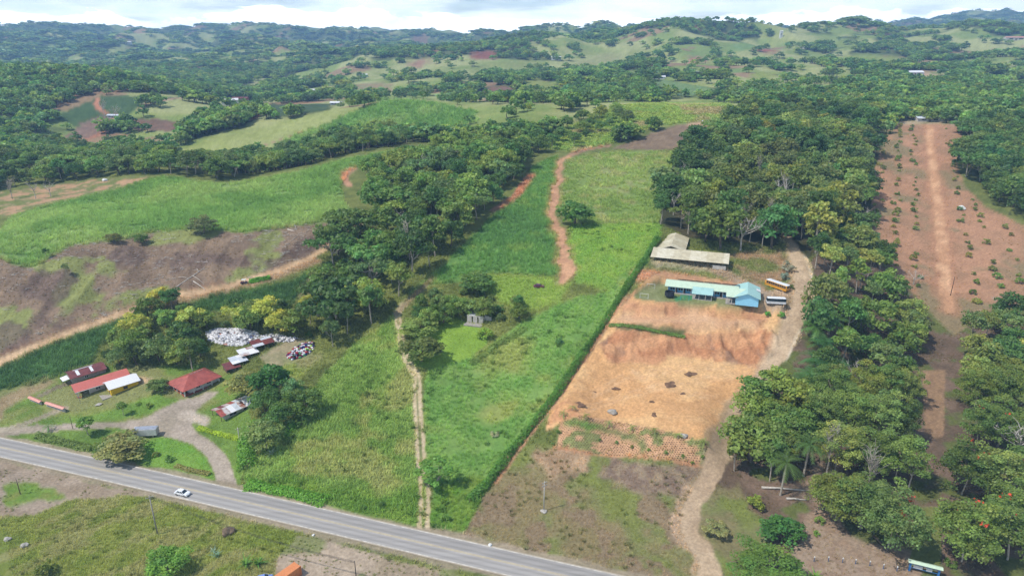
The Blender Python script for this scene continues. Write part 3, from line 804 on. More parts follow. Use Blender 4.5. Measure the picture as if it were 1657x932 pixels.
def mat_plain(name, c, rough=0.7, metal=0.0, spec=0.3, var=0.12, scale=1.5, bump=0.0, c2=None, coat=0.0):
    """painted or weathered solid: base colour broken up by two noises in object space"""
    if name in MATS:
        return MATS[name]
    m, nt = new_mat(name)
    L = nt.links.new
    out = N(nt, 'ShaderNodeOutputMaterial')
    b = N(nt, 'ShaderNodeBsdfPrincipled')
    L(b.outputs[0], out.inputs[0])
    tcn = N(nt, 'ShaderNodeTexCoord')
    n = N(nt, 'ShaderNodeTexNoise')
    n.inputs['Scale'].default_value = scale
    n.inputs['Detail'].default_value = 5
    L(tcn.outputs['Object'], n.inputs['Vector'])
    mx = N(nt, 'ShaderNodeMix', data_type='RGBA')
    rmp = N(nt, 'ShaderNodeMapRange')
    rmp.inputs['From Min'].default_value = 0.35
    rmp.inputs['From Max'].default_value = 0.65
    L(n.outputs[0], rmp.inputs[0])
    L(rmp.outputs[0], mx.inputs[0])
    a = c2 if c2 else tuple(x * (1 - 2 * var) for x in c)
    mx.inputs[6].default_value = (*a, 1)
    mx.inputs[7].default_value = (*c, 1)
    L(mx.outputs[2], b.inputs['Base Color'])
    b.inputs['Roughness'].default_value = rough
    b.inputs['Metallic'].default_value = metal
    b.inputs['Specular IOR Level'].default_value = spec
    b.inputs['Coat Weight'].default_value = coat
    if bump:
        bp_ = N(nt, 'ShaderNodeBump')
        bp_.inputs['Strength'].default_value = bump
        bp_.inputs['Distance'].default_value = 0.1
        L(n.outputs[0], bp_.inputs['Height'])
        L(bp_.outputs[0], b.inputs['Normal'])
    MATS[name] = m
    return m


def mat_ground():
    m, nt = new_mat("land")
    L = nt.links.new
    out = N(nt, 'ShaderNodeOutputMaterial')
    b = N(nt, 'ShaderNodeBsdfPrincipled')
    b.inputs['Roughness'].default_value = 0.95
    b.inputs['Specular IOR Level'].default_value = 0.08
    L(b.outputs[0], out.inputs[0])
    at = N(nt, 'ShaderNodeAttribute', attribute_name='Col')
    tcn = N(nt, 'ShaderNodeTexCoord')
    n = N(nt, 'ShaderNodeTexNoise')
    n.inputs['Scale'].default_value = 1.1
    n.inputs['Detail'].default_value = 6
    n.inputs['Roughness'].default_value = 0.65
    L(tcn.outputs['Object'], n.inputs['Vector'])
    rm = N(nt, 'ShaderNodeMapRange')
    rm.inputs['From Min'].default_value = 0.3
    rm.inputs['From Max'].default_value = 0.7
    rm.inputs['To Min'].default_value = 0.74
    rm.inputs['To Max'].default_value = 1.24
    L(n.outputs[0], rm.inputs[0])
    vm = N(nt, 'ShaderNodeVectorMath', operation='SCALE')
    L(at.outputs['Color'], vm.inputs[0])
    L(rm.outputs[0], vm.inputs['Scale'])
    L(vm.outputs[0], b.inputs['Base Color'])
    bp_ = N(nt, 'ShaderNodeBump')
    bp_.inputs['Strength'].default_value = 0.5
    bp_.inputs['Distance'].default_value = 0.25
    L(n.outputs[0], bp_.inputs['Height'])
    L(bp_.outputs[0], b.inputs['Normal'])
    return m


M_LAND = mat_ground()


def tag(o, label=None, cat=None, group=None, kind=None):
    if label:
        o['label'] = label
    if cat:
        o['category'] = cat
    if group:
        o['group'] = group
    if kind:
        o['kind'] = kind
    return o


# ------------------------------------------------------------------ the land, cut along its regions
VV = np.stack([XX, YY, ZZ], -1).reshape(-1, 3).astype(np.float32)
IDX = np.arange(NR * NC).reshape(NR, NC)
QUAD = np.stack([IDX[:-1, :-1], IDX[:-1, 1:], IDX[1:, 1:], IDX[1:, :-1]], -1).reshape(-1, 4)
FREG = REG[:-1, :-1].ravel()
# normals of the whole sheet, so that the cuts do not show
gu = np.gradient(np.stack([XX, YY, ZZ], -1), axis=1)
gv_ = np.gradient(np.stack([XX, YY, ZZ], -1), axis=0)
NN = np.cross(gu, gv_)
NN /= np.linalg.norm(NN, axis=-1, keepdims=True)
NN = NN.reshape(-1, 3).astype(np.float32)
CV = np.concatenate([COL.reshape(-1, 3), np.ones((NR * NC, 1), np.float32)], 1).astype(np.float32)


def mesh_np(name, v, faces, mats=(), smooth=False):
    me = bpy.data.meshes.new(name)
    k = faces.shape[1]
    me.vertices.add(len(v))
    me.vertices.foreach_set('co', np.ascontiguousarray(v, np.float32).ravel())
    me.loops.add(faces.size)
    me.loops.foreach_set('vertex_index', np.ascontiguousarray(faces, np.int32).ravel())
    me.polygons.add(len(faces))
    me.polygons.foreach_set('loop_start', np.arange(0, faces.size, k, dtype=np.int32))
    if smooth:
        me.polygons.foreach_set('use_smooth', np.ones(len(faces), bool))
    for m in mats:
        me.materials.append(m)
    me.update(calc_edges=True)
    return me


for rid_, (nm, lb, ct) in enumerate(REGIONS):
    fq = QUAD[FREG == rid_]
    if not len(fq):
        continue
    used, inv = np.unique(fq.ravel(), return_inverse=True)
    me = mesh_np(nm, VV[used], inv.reshape(-1, 4), [M_LAND], True)
    ca = me.color_attributes.new('Col', 'FLOAT_COLOR', 'POINT')
    ca.data.foreach_set('color', CV[used].ravel())
    me.normals_split_custom_set_from_vertices(NN[used])
    o = bpy.data.objects.new(nm, me)
    col0.objects.link(o)
    tag(o, lb, ct, None, 'structure')
# ------------------------------------------------------------------ plants: materials and prototypes
def mat_leaf(name, trans=0.35, gloss=0.45, spec=0.25):
    m, nt = new_mat(name)
    L = nt.links.new
    out = N(nt, 'ShaderNodeOutputMaterial')
    at = N(nt, 'ShaderNodeAttribute', attribute_name='tint', attribute_type='INSTANCER')
    tn = N(nt, 'ShaderNodeAttribute', attribute_name='tone')
    vm = N(nt, 'ShaderNodeVectorMath', operation='MULTIPLY')
    L(at.outputs['Color'], vm.inputs[0])
    L(tn.outputs['Color'], vm.inputs[1])
    b = N(nt, 'ShaderNodeBsdfPrincipled')
    b.inputs['Roughness'].default_value = gloss
    b.inputs['Specular IOR Level'].default_value = spec
    L(vm.outputs[0], b.inputs['Base Color'])
    tr = N(nt, 'ShaderNodeBsdfTranslucent')
    v2 = N(nt, 'ShaderNodeVectorMath', operation='MULTIPLY')
    v2.inputs[1].default_value = (1.12, 1.12, 0.7)
    L(vm.outputs[0], v2.inputs[0])
    L(v2.outputs[0], tr.inputs['Color'])
    mx = N(nt, 'ShaderNodeMixShader')
    mx.inputs[0].default_value = trans
    L(b.outputs[0], mx.inputs[1])
    L(tr.outputs[0], mx.inputs[2])
    L(mx.outputs[0], out.inputs[0])
    return m


M_LEAF = mat_leaf("foliage", 0.42)
M_GRASS = mat_leaf("grass_blades", 0.3, 0.6, 0.15)
M_BARK = mat_plain("bark", rgb(120, 108, 92), 0.9, var=0.25, scale=3.0, bump=0.6)
M_BARKP = mat_plain("pale_bark", rgb(176, 166, 150), 0.9, var=0.18, scale=2.0, bump=0.4)
M_DEAD = mat_plain("dead_wood", rgb(196, 188, 176), 0.9, var=0.2, scale=2.0)


def tube(path, radii, sides=6):
    """tapered tube through points; returns verts, quads"""
    path = np.asarray(path, float)
    n = len(path)
    vs, fs = [], []
    for k in range(n):
        d = path[min(k + 1, n - 1)] - path[max(k - 1, 0)]
        d = d / (np.linalg.norm(d) + 1e-9)
        a = np.cross(d, [0.31, 0.95, 0.05])
        if np.linalg.norm(a) < 0.1:
            a = np.cross(d, [1, 0, 0])
        a /= np.linalg.norm(a)
        b = np.cross(d, a)
        for q in range(sides):
            w = 2 * pi * q / sides
            vs.append(path[k] + (a * cos(w) + b * sin(w)) * radii[k])
    for k in range(n - 1):
        for q in range(sides):
            q2 = (q + 1) % sides
            fs.append((k * sides + q, k * sides + q2, (k + 1) * sides + q2, (k + 1) * sides + q))
    return np.array(vs), np.array(fs)


def join(parts):
    vs, fs, o = [], [], 0
    for v, f in parts:
        vs.append(v)
        fs.append(f + o)
        o += len(v)
    return np.concatenate(vs), np.concatenate(fs)


def leaf_quads(c, nrm, size, r, aspect=1.5):
    """one small bent-free leaf spray per point: quads of given size, facing nrm"""
    n = len(c)
    t = r.normal(size=(n, 3))
    t -= (t * nrm).sum(1)[:, None] * nrm
    t /= np.linalg.norm(t, axis=1)[:, None] + 1e-9
    b = np.cross(nrm, t)
    sz = size * r.uniform(0.6, 1.35, n)[:, None]
    t = t * sz * aspect * 0.5
    b = b * sz * 0.5
    v = np.stack([c - t * 0.9, c + b, c + t, c - b], 1).reshape(-1, 3)
    f = np.arange(4 * n).reshape(n, 4)
    return v, f


def crown(seed, R, Hc, base, nclump, nleaf, leaf, shape='round', cl=(0.30, 0.46), ragged=0.25):
    """leaf sprays gathered in clumps over a crown volume; returns verts, quads, tone per vertex, clump centres"""
    r = np.random.default_rng(seed)
    V_, F_, T_, cen = [], [], [], []
    o = 0
    for k in range(nclump):
        while True:
            d = r.normal(size=3)
            d /= np.linalg.norm(d)
            if d[2] > -0.45:
                break
        rad = r.uniform(0.45, 1.0) ** 0.6
        if shape == 'flat':
            d[2] = abs(d[2]) * 0.55
        if shape == 'tall':
            rad *= 0.9
        p = d * rad * (1 + r.uniform(-ragged, ragged))
        c = np.array([p[0] * R, p[1] * R, base + Hc * (0.42 + 0.5 * p[2])])
        cr_ = R * r.uniform(*cl)
        cen.append(c)
        m = int(nleaf * r.uniform(0.7, 1.3))
        q = r.normal(size=(m, 3))
        q /= np.linalg.norm(q, axis=1)[:, None]
        q[:, 2] = np.where(q[:, 2] < -0.35, -q[:, 2], q[:, 2])
        rr = r.uniform(0.55, 1.05, m)[:, None]
        pos = c + q * rr * cr_ * np.array([1, 1, 0.72])
        nn = q * 0.75 + r.normal(size=(m, 3)) * 0.55 + np.array([0, 0, 0.35])
        nn /= np.linalg.norm(nn, axis=1)[:, None]
        v, f = leaf_quads(pos, nn, leaf, r)
        V_.append(v)
        F_.append(f + o)
        o += len(v)
        tcl = r.uniform(0.78, 1.22)
        hue = r.uniform(-0.1, 0.14)
        tl = tcl * r.uniform(0.82, 1.18, m)
        T_.append(np.repeat(np.stack([tl * (1 + hue), tl, tl * (1 - hue * 0.5), np.ones(m)], 1), 4, 0))
    return np.concatenate(V_), np.concatenate(F_), np.concatenate(T_), cen


def trunk_mesh(seed, H, base, R, cen, r0, limbs=6, lean=0.04):
    r = np.random.default_rng(seed + 900)
    top = np.array([r.normal() * lean * H, r.normal() * lean * H, base + (H - base) * 0.55])
    mid = top * 0.5 + np.array([r.normal() * 0.02 * H, r.normal() * 0.02 * H, 0])
    parts = [tube([(0, 0, -0.6), (0, 0, 0.15 * H * 0.3), mid, top], [r0 * 1.35, r0, r0 * 0.8, r0 * 0.4], 7)]
    idx = r.permutation(len(cen))[:limbs]
    for k in idx:
        c = cen[k]
        st = mid * 0.4 + top * 0.6 if r.random() < 0.6 else mid
        m = (st + c) / 2 + np.array([0, 0, -0.06 * H])
        parts.append(tube([st, m, c * 0.93 + st * 0.07], [r0 * 0.5, r0 * 0.3, r0 * 0.1], 5))
    return join(parts)


def tone_mesh(name, v, f, t, mats, smooth=False):
    me = mesh_np(name, v, f, mats, smooth)
    ca = me.color_attributes.new('tone', 'FLOAT_COLOR', 'POINT')
    ca.data.foreach_set('color', np.ascontiguousarray(t, np.float32).ravel())
    return me


PROTO = {}      # kind -> list of (trunk mesh, crown mesh, merged mesh)


def add_proto(kind, tv, tf, cv, cf, ct, bark, leafm=None, merged=True):
    leafm = leafm or M_LEAF
    tm = mesh_np(kind + "_trunk", tv, tf, [bark], True)
    cm = tone_mesh(kind + "_crown", cv, cf, ct, [leafm])
    mm = None
    if merged:
        v = np.concatenate([cv, tv])
        f = np.concatenate([cf, tf + len(cv)])
        t = np.concatenate([ct, np.ones((len(tv), 4))])
        mm = tone_mesh(kind + "_whole", v, f, t, [leafm, bark])
        mi = np.zeros(len(f), np.int32)
        mi[len(cf):] = 1
        mm.polygons.foreach_set('material_index', mi)
    PROTO.setdefault(kind, []).append((tm, cm, mm))


def make_tree(kind, seed, H, R, base, Hc, ncl, nlf, leaf, r0, shape='round', bark=None, limbs=6, lean=0.04, cl=(0.30, 0.46), ragged=0.25, merged=True):
    cv, cf, ct, cen = crown(seed, R, Hc, base, ncl, nlf, leaf, shape, cl, ragged)
    tv, tf = trunk_mesh(seed, H, base, R, cen, r0, limbs, lean)
    add_proto(kind, tv, tf, cv, cf, ct, bark or M_BARK, merged=merged)


# all prototypes are 10 m tall; a copy is scaled to its own height
for s in range(4):   # broad rounded
    make_tree('broad', 10 + s, 10, 4.0 + 0.3 * s, 1.6, 8.2, 32 + 4 * s, 70, 0.52, 0.26, 'round', limbs=6)
for s in range(3):   # taller forest tree, bare pole below
    make_tree('tall', 30 + s, 10, 2.5 + 0.25 * s, 3.6, 6.2, 22, 70, 0.42, 0.17, 'tall', M_BARKP, limbs=6, cl=(0.34, 0.52))
for s in range(2):   # spreading flat top
    make_tree('flat', 50 + s, 10, 5.2, 4.2, 5.4, 26, 56, 0.62, 0.24, 'flat', M_BARKP, limbs=12, lean=0.06, cl=(0.22, 0.34))
for s in range(3):   # orchard tree seen close
    make_tree('orchard', 70 + s, 10, 4.0, 1.9, 8.2, 78, 130, 0.22, 0.12, 'round', M_BARKP, limbs=12, cl=(0.20, 0.34), ragged=0.3)
for s in range(3):   # bush
    make_tree('bush', 90 + s, 10, 6.0, -0.5, 10.0, 13, 46, 1.2, 0.16, 'round', limbs=5, cl=(0.36, 0.55))
for s in range(3):   # far tree
    make_tree('far', 110 + s, 10, 4.6, 1.2, 8.8, 12, 22, 1.35, 0.3, 'round', limbs=2, cl=(0.36, 0.55))
for s in range(2):   # farthest tree clumps
    make_tree('speck', 120 + s, 10, 6.5, -1.0, 10.5, 9, 9, 3.0, 0.3, 'round', limbs=1, cl=(0.4, 0.6))


def palm_proto(kind, seed, H, L, nfr, r0, leafw=0.55, droop=0.9):
    r = np.random.default_rng(seed)
    lean = r.normal(size=2) * 0.06 * H
    path = [(lean[0] * t * t, lean[1] * t * t, -0.5 * (1 - t) + H * t) for t in np.linspace(0, 1, 6)]
    tv, tf = tube(path, [r0 * 1.3, r0, r0 * 0.9, r0 * 0.85, r0 * 0.8, r0 * 0.75], 7)
    top = np.array(path[-1])
    V_, F_, T_ = [], [], []
    o = 0
    for k in range(nfr):
        az = 2 * pi * (k + r.uniform(-0.3, 0.3)) / nfr * 2.4
        el = radians(r.uniform(-10, 75))
        d = np.array([cos(az), sin(az), 0])
        n = 9
        rib = []
        for q in range(n):
            t = q / (n - 1)
            out = L * t * cos(el * (1 - 0.5 * t))
            z = L * t * sin(el) - droop * L * t * t * 0.75
            rib.append(top + d * out + np.array([0, 0, z]))
        side = np.cross(d, [0, 0, 1.0])
        tn = r.uniform(0.75, 1.2)
        for q in range(n - 1):
            a, b = rib[q], rib[q + 1]
            w = L * 0.30 * leafw * math.sin(pi * min(1, (q + 0.8) / n)) ** 0.6
            for sgn in (-1, 1):
                for h in (0.15, 0.62):       # separate leaflets, swept forward and hanging
                    p0 = a + (b - a) * h
                    p1 = a + (b - a) * (h + 0.3)
                    tip = p1 + side * sgn * w + (b - a) * 0.45 + np.array([0, 0, -0.35 * w])
                    V_.append(np.array([p0, p1, tip, tip - (p1 - p0) * 0.25]))
                    F_.append(np.arange(4) + o)
                    o += 4
                    T_ += [[tn * 1.0, tn, tn, 1]] * 4
    add_proto(kind, tv, tf, np.concatenate(V_), np.array(F_), np.array(T_), M_BARKP)


palm_proto('palm', 3, 9.0, 3.6, 18, 0.20)
palm_proto('palm', 4, 8.0, 3.8, 20, 0.22)
palm_proto('oilpalm', 5, 4.5, 4.6, 26, 0.34, 0.8, 0.8)
palm_proto('oilpalm', 6, 5.2, 4.4, 28, 0.34, 0.8, 0.85)
palm_proto('smallpalm', 7, 1.6, 1.9, 11, 0.12, 0.7, 0.8)


def bare_proto(seed, H, n1=7, spread=0.35, bark=None, dense_=6):
    """leafless tree: trunk, boughs, twigs; the twigs are its crown"""
    r = np.random.default_rng(seed)
    tp = [(0, 0, -0.5), (0.1, 0, H * 0.25), (0.0, 0.15, H * 0.5)]
    parts = [tube(tp, [0.2, 0.16, 0.12], 6)]
    tw = []
    for k in range(n1):
        st = np.array([0, 0.05, H * r.uniform(0.28, 0.52)])
        az = r.uniform(0, 2 * pi)
        e = st + np.array([cos(az) * H * spread * r.uniform(0.6, 1), sin(az) * H * spread * r.uniform(0.6, 1), H * r.uniform(0.25, 0.5)])
        m = (st + e) / 2 + r.normal(size=3) * 0.25
        parts.append(tube([st, m, e], [0.10, 0.07, 0.03], 5))
        for q in range(dense_):
            t = r.uniform(0.35, 1)
            a = st * (1 - t) + e * t
            b = a + r.normal(size=3) * np.array([0.09, 0.09, 0.05]) * H + np.array([0, 0, 0.13 * H])
            c = (a + b) / 2 + r.normal(size=3) * 0.15
            tw.append(tube([a, c, b], [0.045, 0.035, 0.015], 4))
    tv, tf = join(parts)
    cv, cf = join(tw)
    tm = mesh_np("bare_trunk", tv, tf, [bark or M_DEAD], True)
    cm = mesh_np("bare_twigs", cv, cf, [bark or M_DEAD], True)
    PROTO.setdefault('bare', []).append((tm, cm, None))


bare_proto(1, 10, 7, 0.30)
bare_proto(2, 10, 9, 0.14, M_BARKP, 7)
bare_proto(3, 10, 8, 0.38)


def blades(seed, n, h, w, spread, curve=0.4, seg=2):
    r = np.random.default_rng(seed)
    V_, F_, T_ = [], [], []
    o = 0
    for k in range(n):
        a = r.uniform(0, 2 * pi)
        rad = spread * math.sqrt(r.random())
        p = np.array([cos(a) * rad, sin(a) * rad, -0.05])
        az = r.uniform(0, 2 * pi)
        d = np.array([cos(az), sin(az), 0])
        sd = np.array([-sin(az), cos(az), 0])
        hh = h * r.uniform(0.6, 1.15)
        cu = curve * r.uniform(0.4, 1.4)
        tn = r.uniform(0.75, 1.25)
        hue = r.uniform(-0.06, 0.16)
        pts = []
        for q in range(seg + 1):
            t = q / seg
            c = p + d * hh * cu * t * t + np.array([0, 0, hh * (t - 0.3 * cu * t * t)])
            ww = w * (1 - 0.85 * t) * 0.5
            pts += [c - sd * ww, c + sd * ww]
        V_.append(np.array(pts))
        for q in range(seg):
            F_.append(np.array([0, 1, 3, 2]) + 2 * q + o)
        o += len(pts)
        T_ += [[tn * (1 + hue), tn, tn * (1 - hue), 1]] * len(pts)
    return np.concatenate(V_), np.array(F_), np.array(T_)


def grass_proto(kind, seed, *a):
    v, f, t = blades(seed, *a)
    PROTO.setdefault(kind, []).append((None, None, tone_mesh(kind, v, f, t, [M_GRASS])))


for s in range(3):
    grass_proto('grass', 200 + s, 16, 0.55, 0.10, 0.55, 0.55)
    grass_proto('tallgrass', 210 + s, 18, 1.1, 0.14, 0.7, 0.6)
    grass_proto('cane', 220 + s, 30, 2.0, 0.14, 1.0, 0.7)
    grass_proto('weed', 240 + s, 20, 1.0, 0.34, 0.8, 0.9)

# ------------------------------------------------------------------ placing plants
LEAF_GAIN = 1.9
LEAF_D = (64, 96, 44)
LEAF_M = (86, 118, 52)
LEAF_L = (116, 140, 60)


def leaf_tint(r, base, var=0.26):
    c = np.array(rgb(*base)) * LEAF_GAIN
    l_ = c.mean()
    c = (l_ + (c - l_) * 0.82) * np.array([1.10, 1.0, 0.82])
    v = r.uniform(1 - var, 1 + var)
    h = r.normal() * 0.10
    return [float(c[0] * v * (1 + h)), float(c[1] * v), float(c[2] * v * (1 - h * 0.7))]


_pr = np.random.default_rng(77)


def place(obj, x, y, z, rz, sc):
    obj.location = (x, y, z)
    obj.rotation_euler = (0, 0, rz)
    obj.scale = sc


def plant_at(name, kind, x, y, height, width=None, label='', cat='tree', group=None, tint=LEAF_M, var=None, rz=None, sink=0.1, crownname='crown', native=10.0):
    """one plant as a thing: an Empty at its foot with a trunk and a crown"""
    vs = PROTO[kind]
    k = int(_pr.integers(len(vs))) if var is None else var
    tm, cm, _ = vs[k]
    root = bpy.data.objects.new(name, None)
    col0.objects.link(root)
    root.empty_display_size = 0.5
    s = height / native
    sx = s if width is None else width / 8.6
    place(root, x, y, hgt(x, y) - sink, _pr.uniform(0, 2 * pi) if rz is None else rz, (sx, sx, s))
    tag(root, label, cat, group)
    tr = bpy.data.objects.new('trunk', tm)
    col0.objects.link(tr)
    tr.parent = root
    cr_ = bpy.data.objects.new(crownname, cm)
    col0.objects.link(cr_)
    cr_.parent = root
    cr_['tint'] = leaf_tint(_pr, tint)
    return root


def plant(name, kind, px, py, height, width=None, label='', cat='tree', group=None, tint=LEAF_M, ymin=92, ymax=6600, **k):
    x, y, z = unproj(px, py, ymin, ymax)
    return plant_at(name, kind, x, y, height, width, label, cat, group, tint, **k)


def darts(poly, spacing, r, holes=(), limit=20000, jitter=True):
    """random points of a ground polygon no closer than spacing"""
    p = np.array(poly)
    x0, y0 = p.min(0)
    x1, y1 = p.max(0)
    n = int((x1 - x0) * (y1 - y0) / (spacing * spacing) * 5.0) + 8
    n = min(n, 400000)
    X = r.uniform(x0, x1, n)
    Yv = r.uniform(y0, y1, n)
    ok = in_poly(X, Yv, poly)
    for h in holes:
        ok &= ~in_poly(X, Yv, h)
    X, Yv = X[ok], Yv[ok]
    cell = {}
    out = []
    inv = 1.0 / spacing
    s2 = spacing * spacing
    for a, b in zip(X, Yv):
        i, j = int(a * inv), int(b * inv)
        good = True
        for ii in (i - 1, i, i + 1):
            for jj in (j - 1, j, j + 1):
                for (u, v) in cell.get((ii, jj), ()):
                    if (u - a) ** 2 + (v - b) ** 2 < s2:
                        good = False
                        break
                if not good:
                    break
            if not good:
                break
        if good:
            cell.setdefault((i, j), []).append((a, b))
            out.append((a, b))
            if len(out) >= limit:
                break
    return np.array(out) if out else np.zeros((0, 2))


# geometry-node scatter for what nobody could count
GN_CACHE = {}


def gn_group(kind):
    if kind in GN_CACHE:
        return GN_CACHE[kind]
    coll = bpy.data.collections.new("proto_" + kind)
    for q, (_, _, mm) in enumerate(PROTO[kind]):
        coll.objects.link(bpy.data.objects.new("%s_%02d" % (kind, q), mm))
    ng = bpy.data.node_groups.new("scatter_" + kind, 'GeometryNodeTree')
    ng.interface.new_socket("Geometry", in_out='INPUT', socket_type='NodeSocketGeometry')
    ng.interface.new_socket("Geometry", in_out='OUTPUT', socket_type='NodeSocketGeometry')
    gi = ng.nodes.new('NodeGroupInput')
    go = ng.nodes.new('NodeGroupOutput')
    iop = ng.nodes.new('GeometryNodeInstanceOnPoints')
    ci_ = ng.nodes.new('GeometryNodeCollectionInfo')
    ci_.inputs['Collection'].default_value = coll
    ci_.inputs['Separate Children'].default_value = True
    ci_.inputs['Reset Children'].default_value = True
    iop.inputs['Pick Instance'].default_value = True

    def attr(nm, ty):
        n = ng.nodes.new('GeometryNodeInputNamedAttribute')
        n.data_type = ty
        n.inputs['Name'].default_value = nm
        return n.outputs['Attribute']
    ng.links.new(gi.outputs[0], iop.inputs['Points'])
    ng.links.new(ci_.outputs[0], iop.inputs['Instance'])
    ng.links.new(attr('pick', 'INT'), iop.inputs['Instance Index'])
    ng.links.new(attr('turn', 'FLOAT_VECTOR'), iop.inputs['Rotation'])
    ng.links.new(attr('size', 'FLOAT_VECTOR'), iop.inputs['Scale'])
    ng.links.new(iop.outputs[0], go.inputs[0])
    GN_CACHE[kind] = ng
    return ng


def scatter(name, kind, pts, sizes, tints, label, cat, r):
    """pts (n,3), sizes (n,3) scale, tints (n,3)"""
    n = len(pts)
    if n == 0:
        return None
    me = bpy.data.meshes.new(name)
    me.vertices.add(n)
    me.vertices.foreach_set('co', np.ascontiguousarray(pts, np.float32).ravel())

    def put_attr(nm, ty, key, arr):
        a = me.attributes.new(nm, ty, 'POINT')
        a.data.foreach_set(key, np.ascontiguousarray(arr).ravel())
    put_attr('pick', 'INT', 'value', r.integers(0, len(PROTO[kind]), n).astype(np.int32))
    rot = np.zeros((n, 3), np.float32)
    rot[:, 2] = r.uniform(0, 2 * pi, n)
    put_attr('turn', 'FLOAT_VECTOR', 'vector', rot)
    put_attr('size', 'FLOAT_VECTOR', 'vector', sizes.astype(np.float32))
    put_attr('tint', 'FLOAT_COLOR', 'color', np.concatenate([tints, np.ones((n, 1))], 1).astype(np.float32))
    o = bpy.data.objects.new(name, me)
    col0.objects.link(o)
    md = o.modifiers.new("scatter", 'NODES')
    md.node_group = gn_group(kind)
    tag(o, label, cat, None, 'stuff')
    return o
# ------------------------------------------------------------------ woods: trees one can tell apart are things, the far mass is stuff
SHAPE = {'broad': 'rounded', 'tall': 'slender', 'flat': 'flat topped', 'bush': 'low', 'bare': 'leafless', 'far': 'small'}


def tone_name(c):
    r_, g, b = c
    if r_ > 0.92 * g:
        return 'olive yellow'
    lum = 0.3 * r_ + 0.6 * g + 0.1 * b
    if b > 0.52 * g and lum > 95:
        return 'greyish green'
    return 'dark green' if lum < 84 else ('mid green' if lum < 101 else ('light green' if lum < 112 else 'pale green'))


TENS = {2: 'twenty', 3: 'thirty', 4: 'forty'}
ONES = 'nearest second third fourth fifth sixth seventh eighth ninth tenth eleventh twelfth thirteenth fourteenth fifteenth sixteenth seventeenth eighteenth nineteenth'.split()


def ordinal(n):
    n += 1
    if n == 1:
        return 'first'
    if n < 20:
        return ONES[n - 1]
    t, o = divmod(n, 10)
    if o == 0:
        return TENS[t][:-1] + 'ieth'
    return TENS[t] + '-' + ('first' if o == 1 else ONES[o - 1])


def onmark(m):
    return at(m[1], m[2], 92, 500)[:2] if 'at' in globals() else unproj(m[1], m[2], 92, 500)[:2]



def wood(name, pts, spacing, hr, mix, tints, label, group, seed, ymin=92, ymax=6600, holes=(), cut=9e9, stuff_label=None, width=1.0, cat='tree', place_='wood', mark=('white sedan', 296, 800)):
    """mix: {kind: share}; trees nearer than cut are things, the rest become one scatter"""
    r = np.random.default_rng(seed)
    poly = ground_poly(pts, ymin, ymax)
    hp = [ground_poly(h, ymin, ymax) for h in holes]
    P = darts(poly, spacing, r, hp)
    kinds = list(mix)
    pr = np.array([mix[k] for k in kinds])
    pr = pr / pr.sum()
    P = P[np.argsort(P[:, 1])] if len(P) else P
    far_ = {}
    things = []
    for x, y in P:
        k = kinds[r.choice(len(kinds), p=pr)]
        h = r.uniform(*hr) * (1.12 if k == 'tall' else 1.0) * (0.35 if k == 'bush' else 1)
        tn = tints[r.integers(len(tints))]
        if y < cut:
            things.append((k, x, y, h, tn))
        elif k != 'bare':
            far_.setdefault(k, []).append((x, y, h, tn))
    groups = {}
    for q in things:
        groups.setdefault((q[0], 'grey' if q[0] == 'bare' else tone_name(q[4])), []).append(q)
    for (k, tnm), lst in groups.items():
        lx, ly = onmark(mark)
        lst.sort(key=lambda q: (q[1] - lx) ** 2 + (q[2] - ly) ** 2)
        for n_, (k, x, y, h, tn) in enumerate(lst):
            w = None if k == 'bush' else h * 0.86 * r.uniform(0.85, 1.2) * width
            lb = '%s %s %s in the %s' % (SHAPE[k], tnm, 'shrub' if k == 'bush' else 'tree', place_)
            if len(lst) > 1:
                lb += ', %s nearest the %s' % (ordinal(n_), mark[0])
            plant_at(name if k != 'bush' else 'shrub', k, x, y, h, w, lb, cat if k != 'bush' else 'shrub', group if k != 'bush' else group + ', shrubs', tn, crownname='twigs' if k == 'bare' else 'crown')
    nthing = len(things)
    for k, lst in far_.items():
        a = np.array([(q[0], q[1]) for q in lst])
        z = sample(ZZ, a[:, 0], a[:, 1]) - 0.2
        s = np.array([q[2] for q in lst]) / 10
        sx = s * r.uniform(0.9, 1.25, len(s)) * width
        scatter('woodland', k, np.column_stack([a, z]), np.column_stack([sx, sx, s]), np.array([leaf_tint(r, q[3]) for q in lst]), (stuff_label or label) + (', %s ones' % {'broad': 'rounded', 'tall': 'slender', 'flat': 'flat topped', 'far': 'rounded', 'bush': 'low'}.get(k, 'other')), 'woodland', r)
    print('WOOD', name, nthing, sum(len(v) for v in far_.values()))


MIXW = {'broad': 5, 'tall': 3.4, 'flat': 1.4, 'bare': 0.35}
GR = [LEAF_D, LEAF_M, (74, 108, 46), (100, 126, 54), (86, 112, 62)]
GRD = [(56, 86, 40), (64, 96, 44), (74, 104, 46), (92, 116, 52)]
# the tall wood between the left cane and the long field
wood('broadleaf_tree', [(530, 470), (538, 425), (565, 385), (605, 365), (612, 335), (596, 305), (610, 285), (650, 268), (720, 252), (800, 246), (850, 250), (836, 285), (800, 332), (745, 385), (700, 432), (655, 468), (636, 500), (590, 545), (545, 578), (520, 572), (512, 540), (525, 510)],
     8.2, (10, 20), MIXW, GR, 'broadleaf tree in the tall wood between the left cane and the long field', 'trees of the wood beside the long field', 1, place_='long field wood', mark=('maroon car', 872, 465), ymax=560, cut=455, stuff_label='trees at the far end of the wood beside the long field')
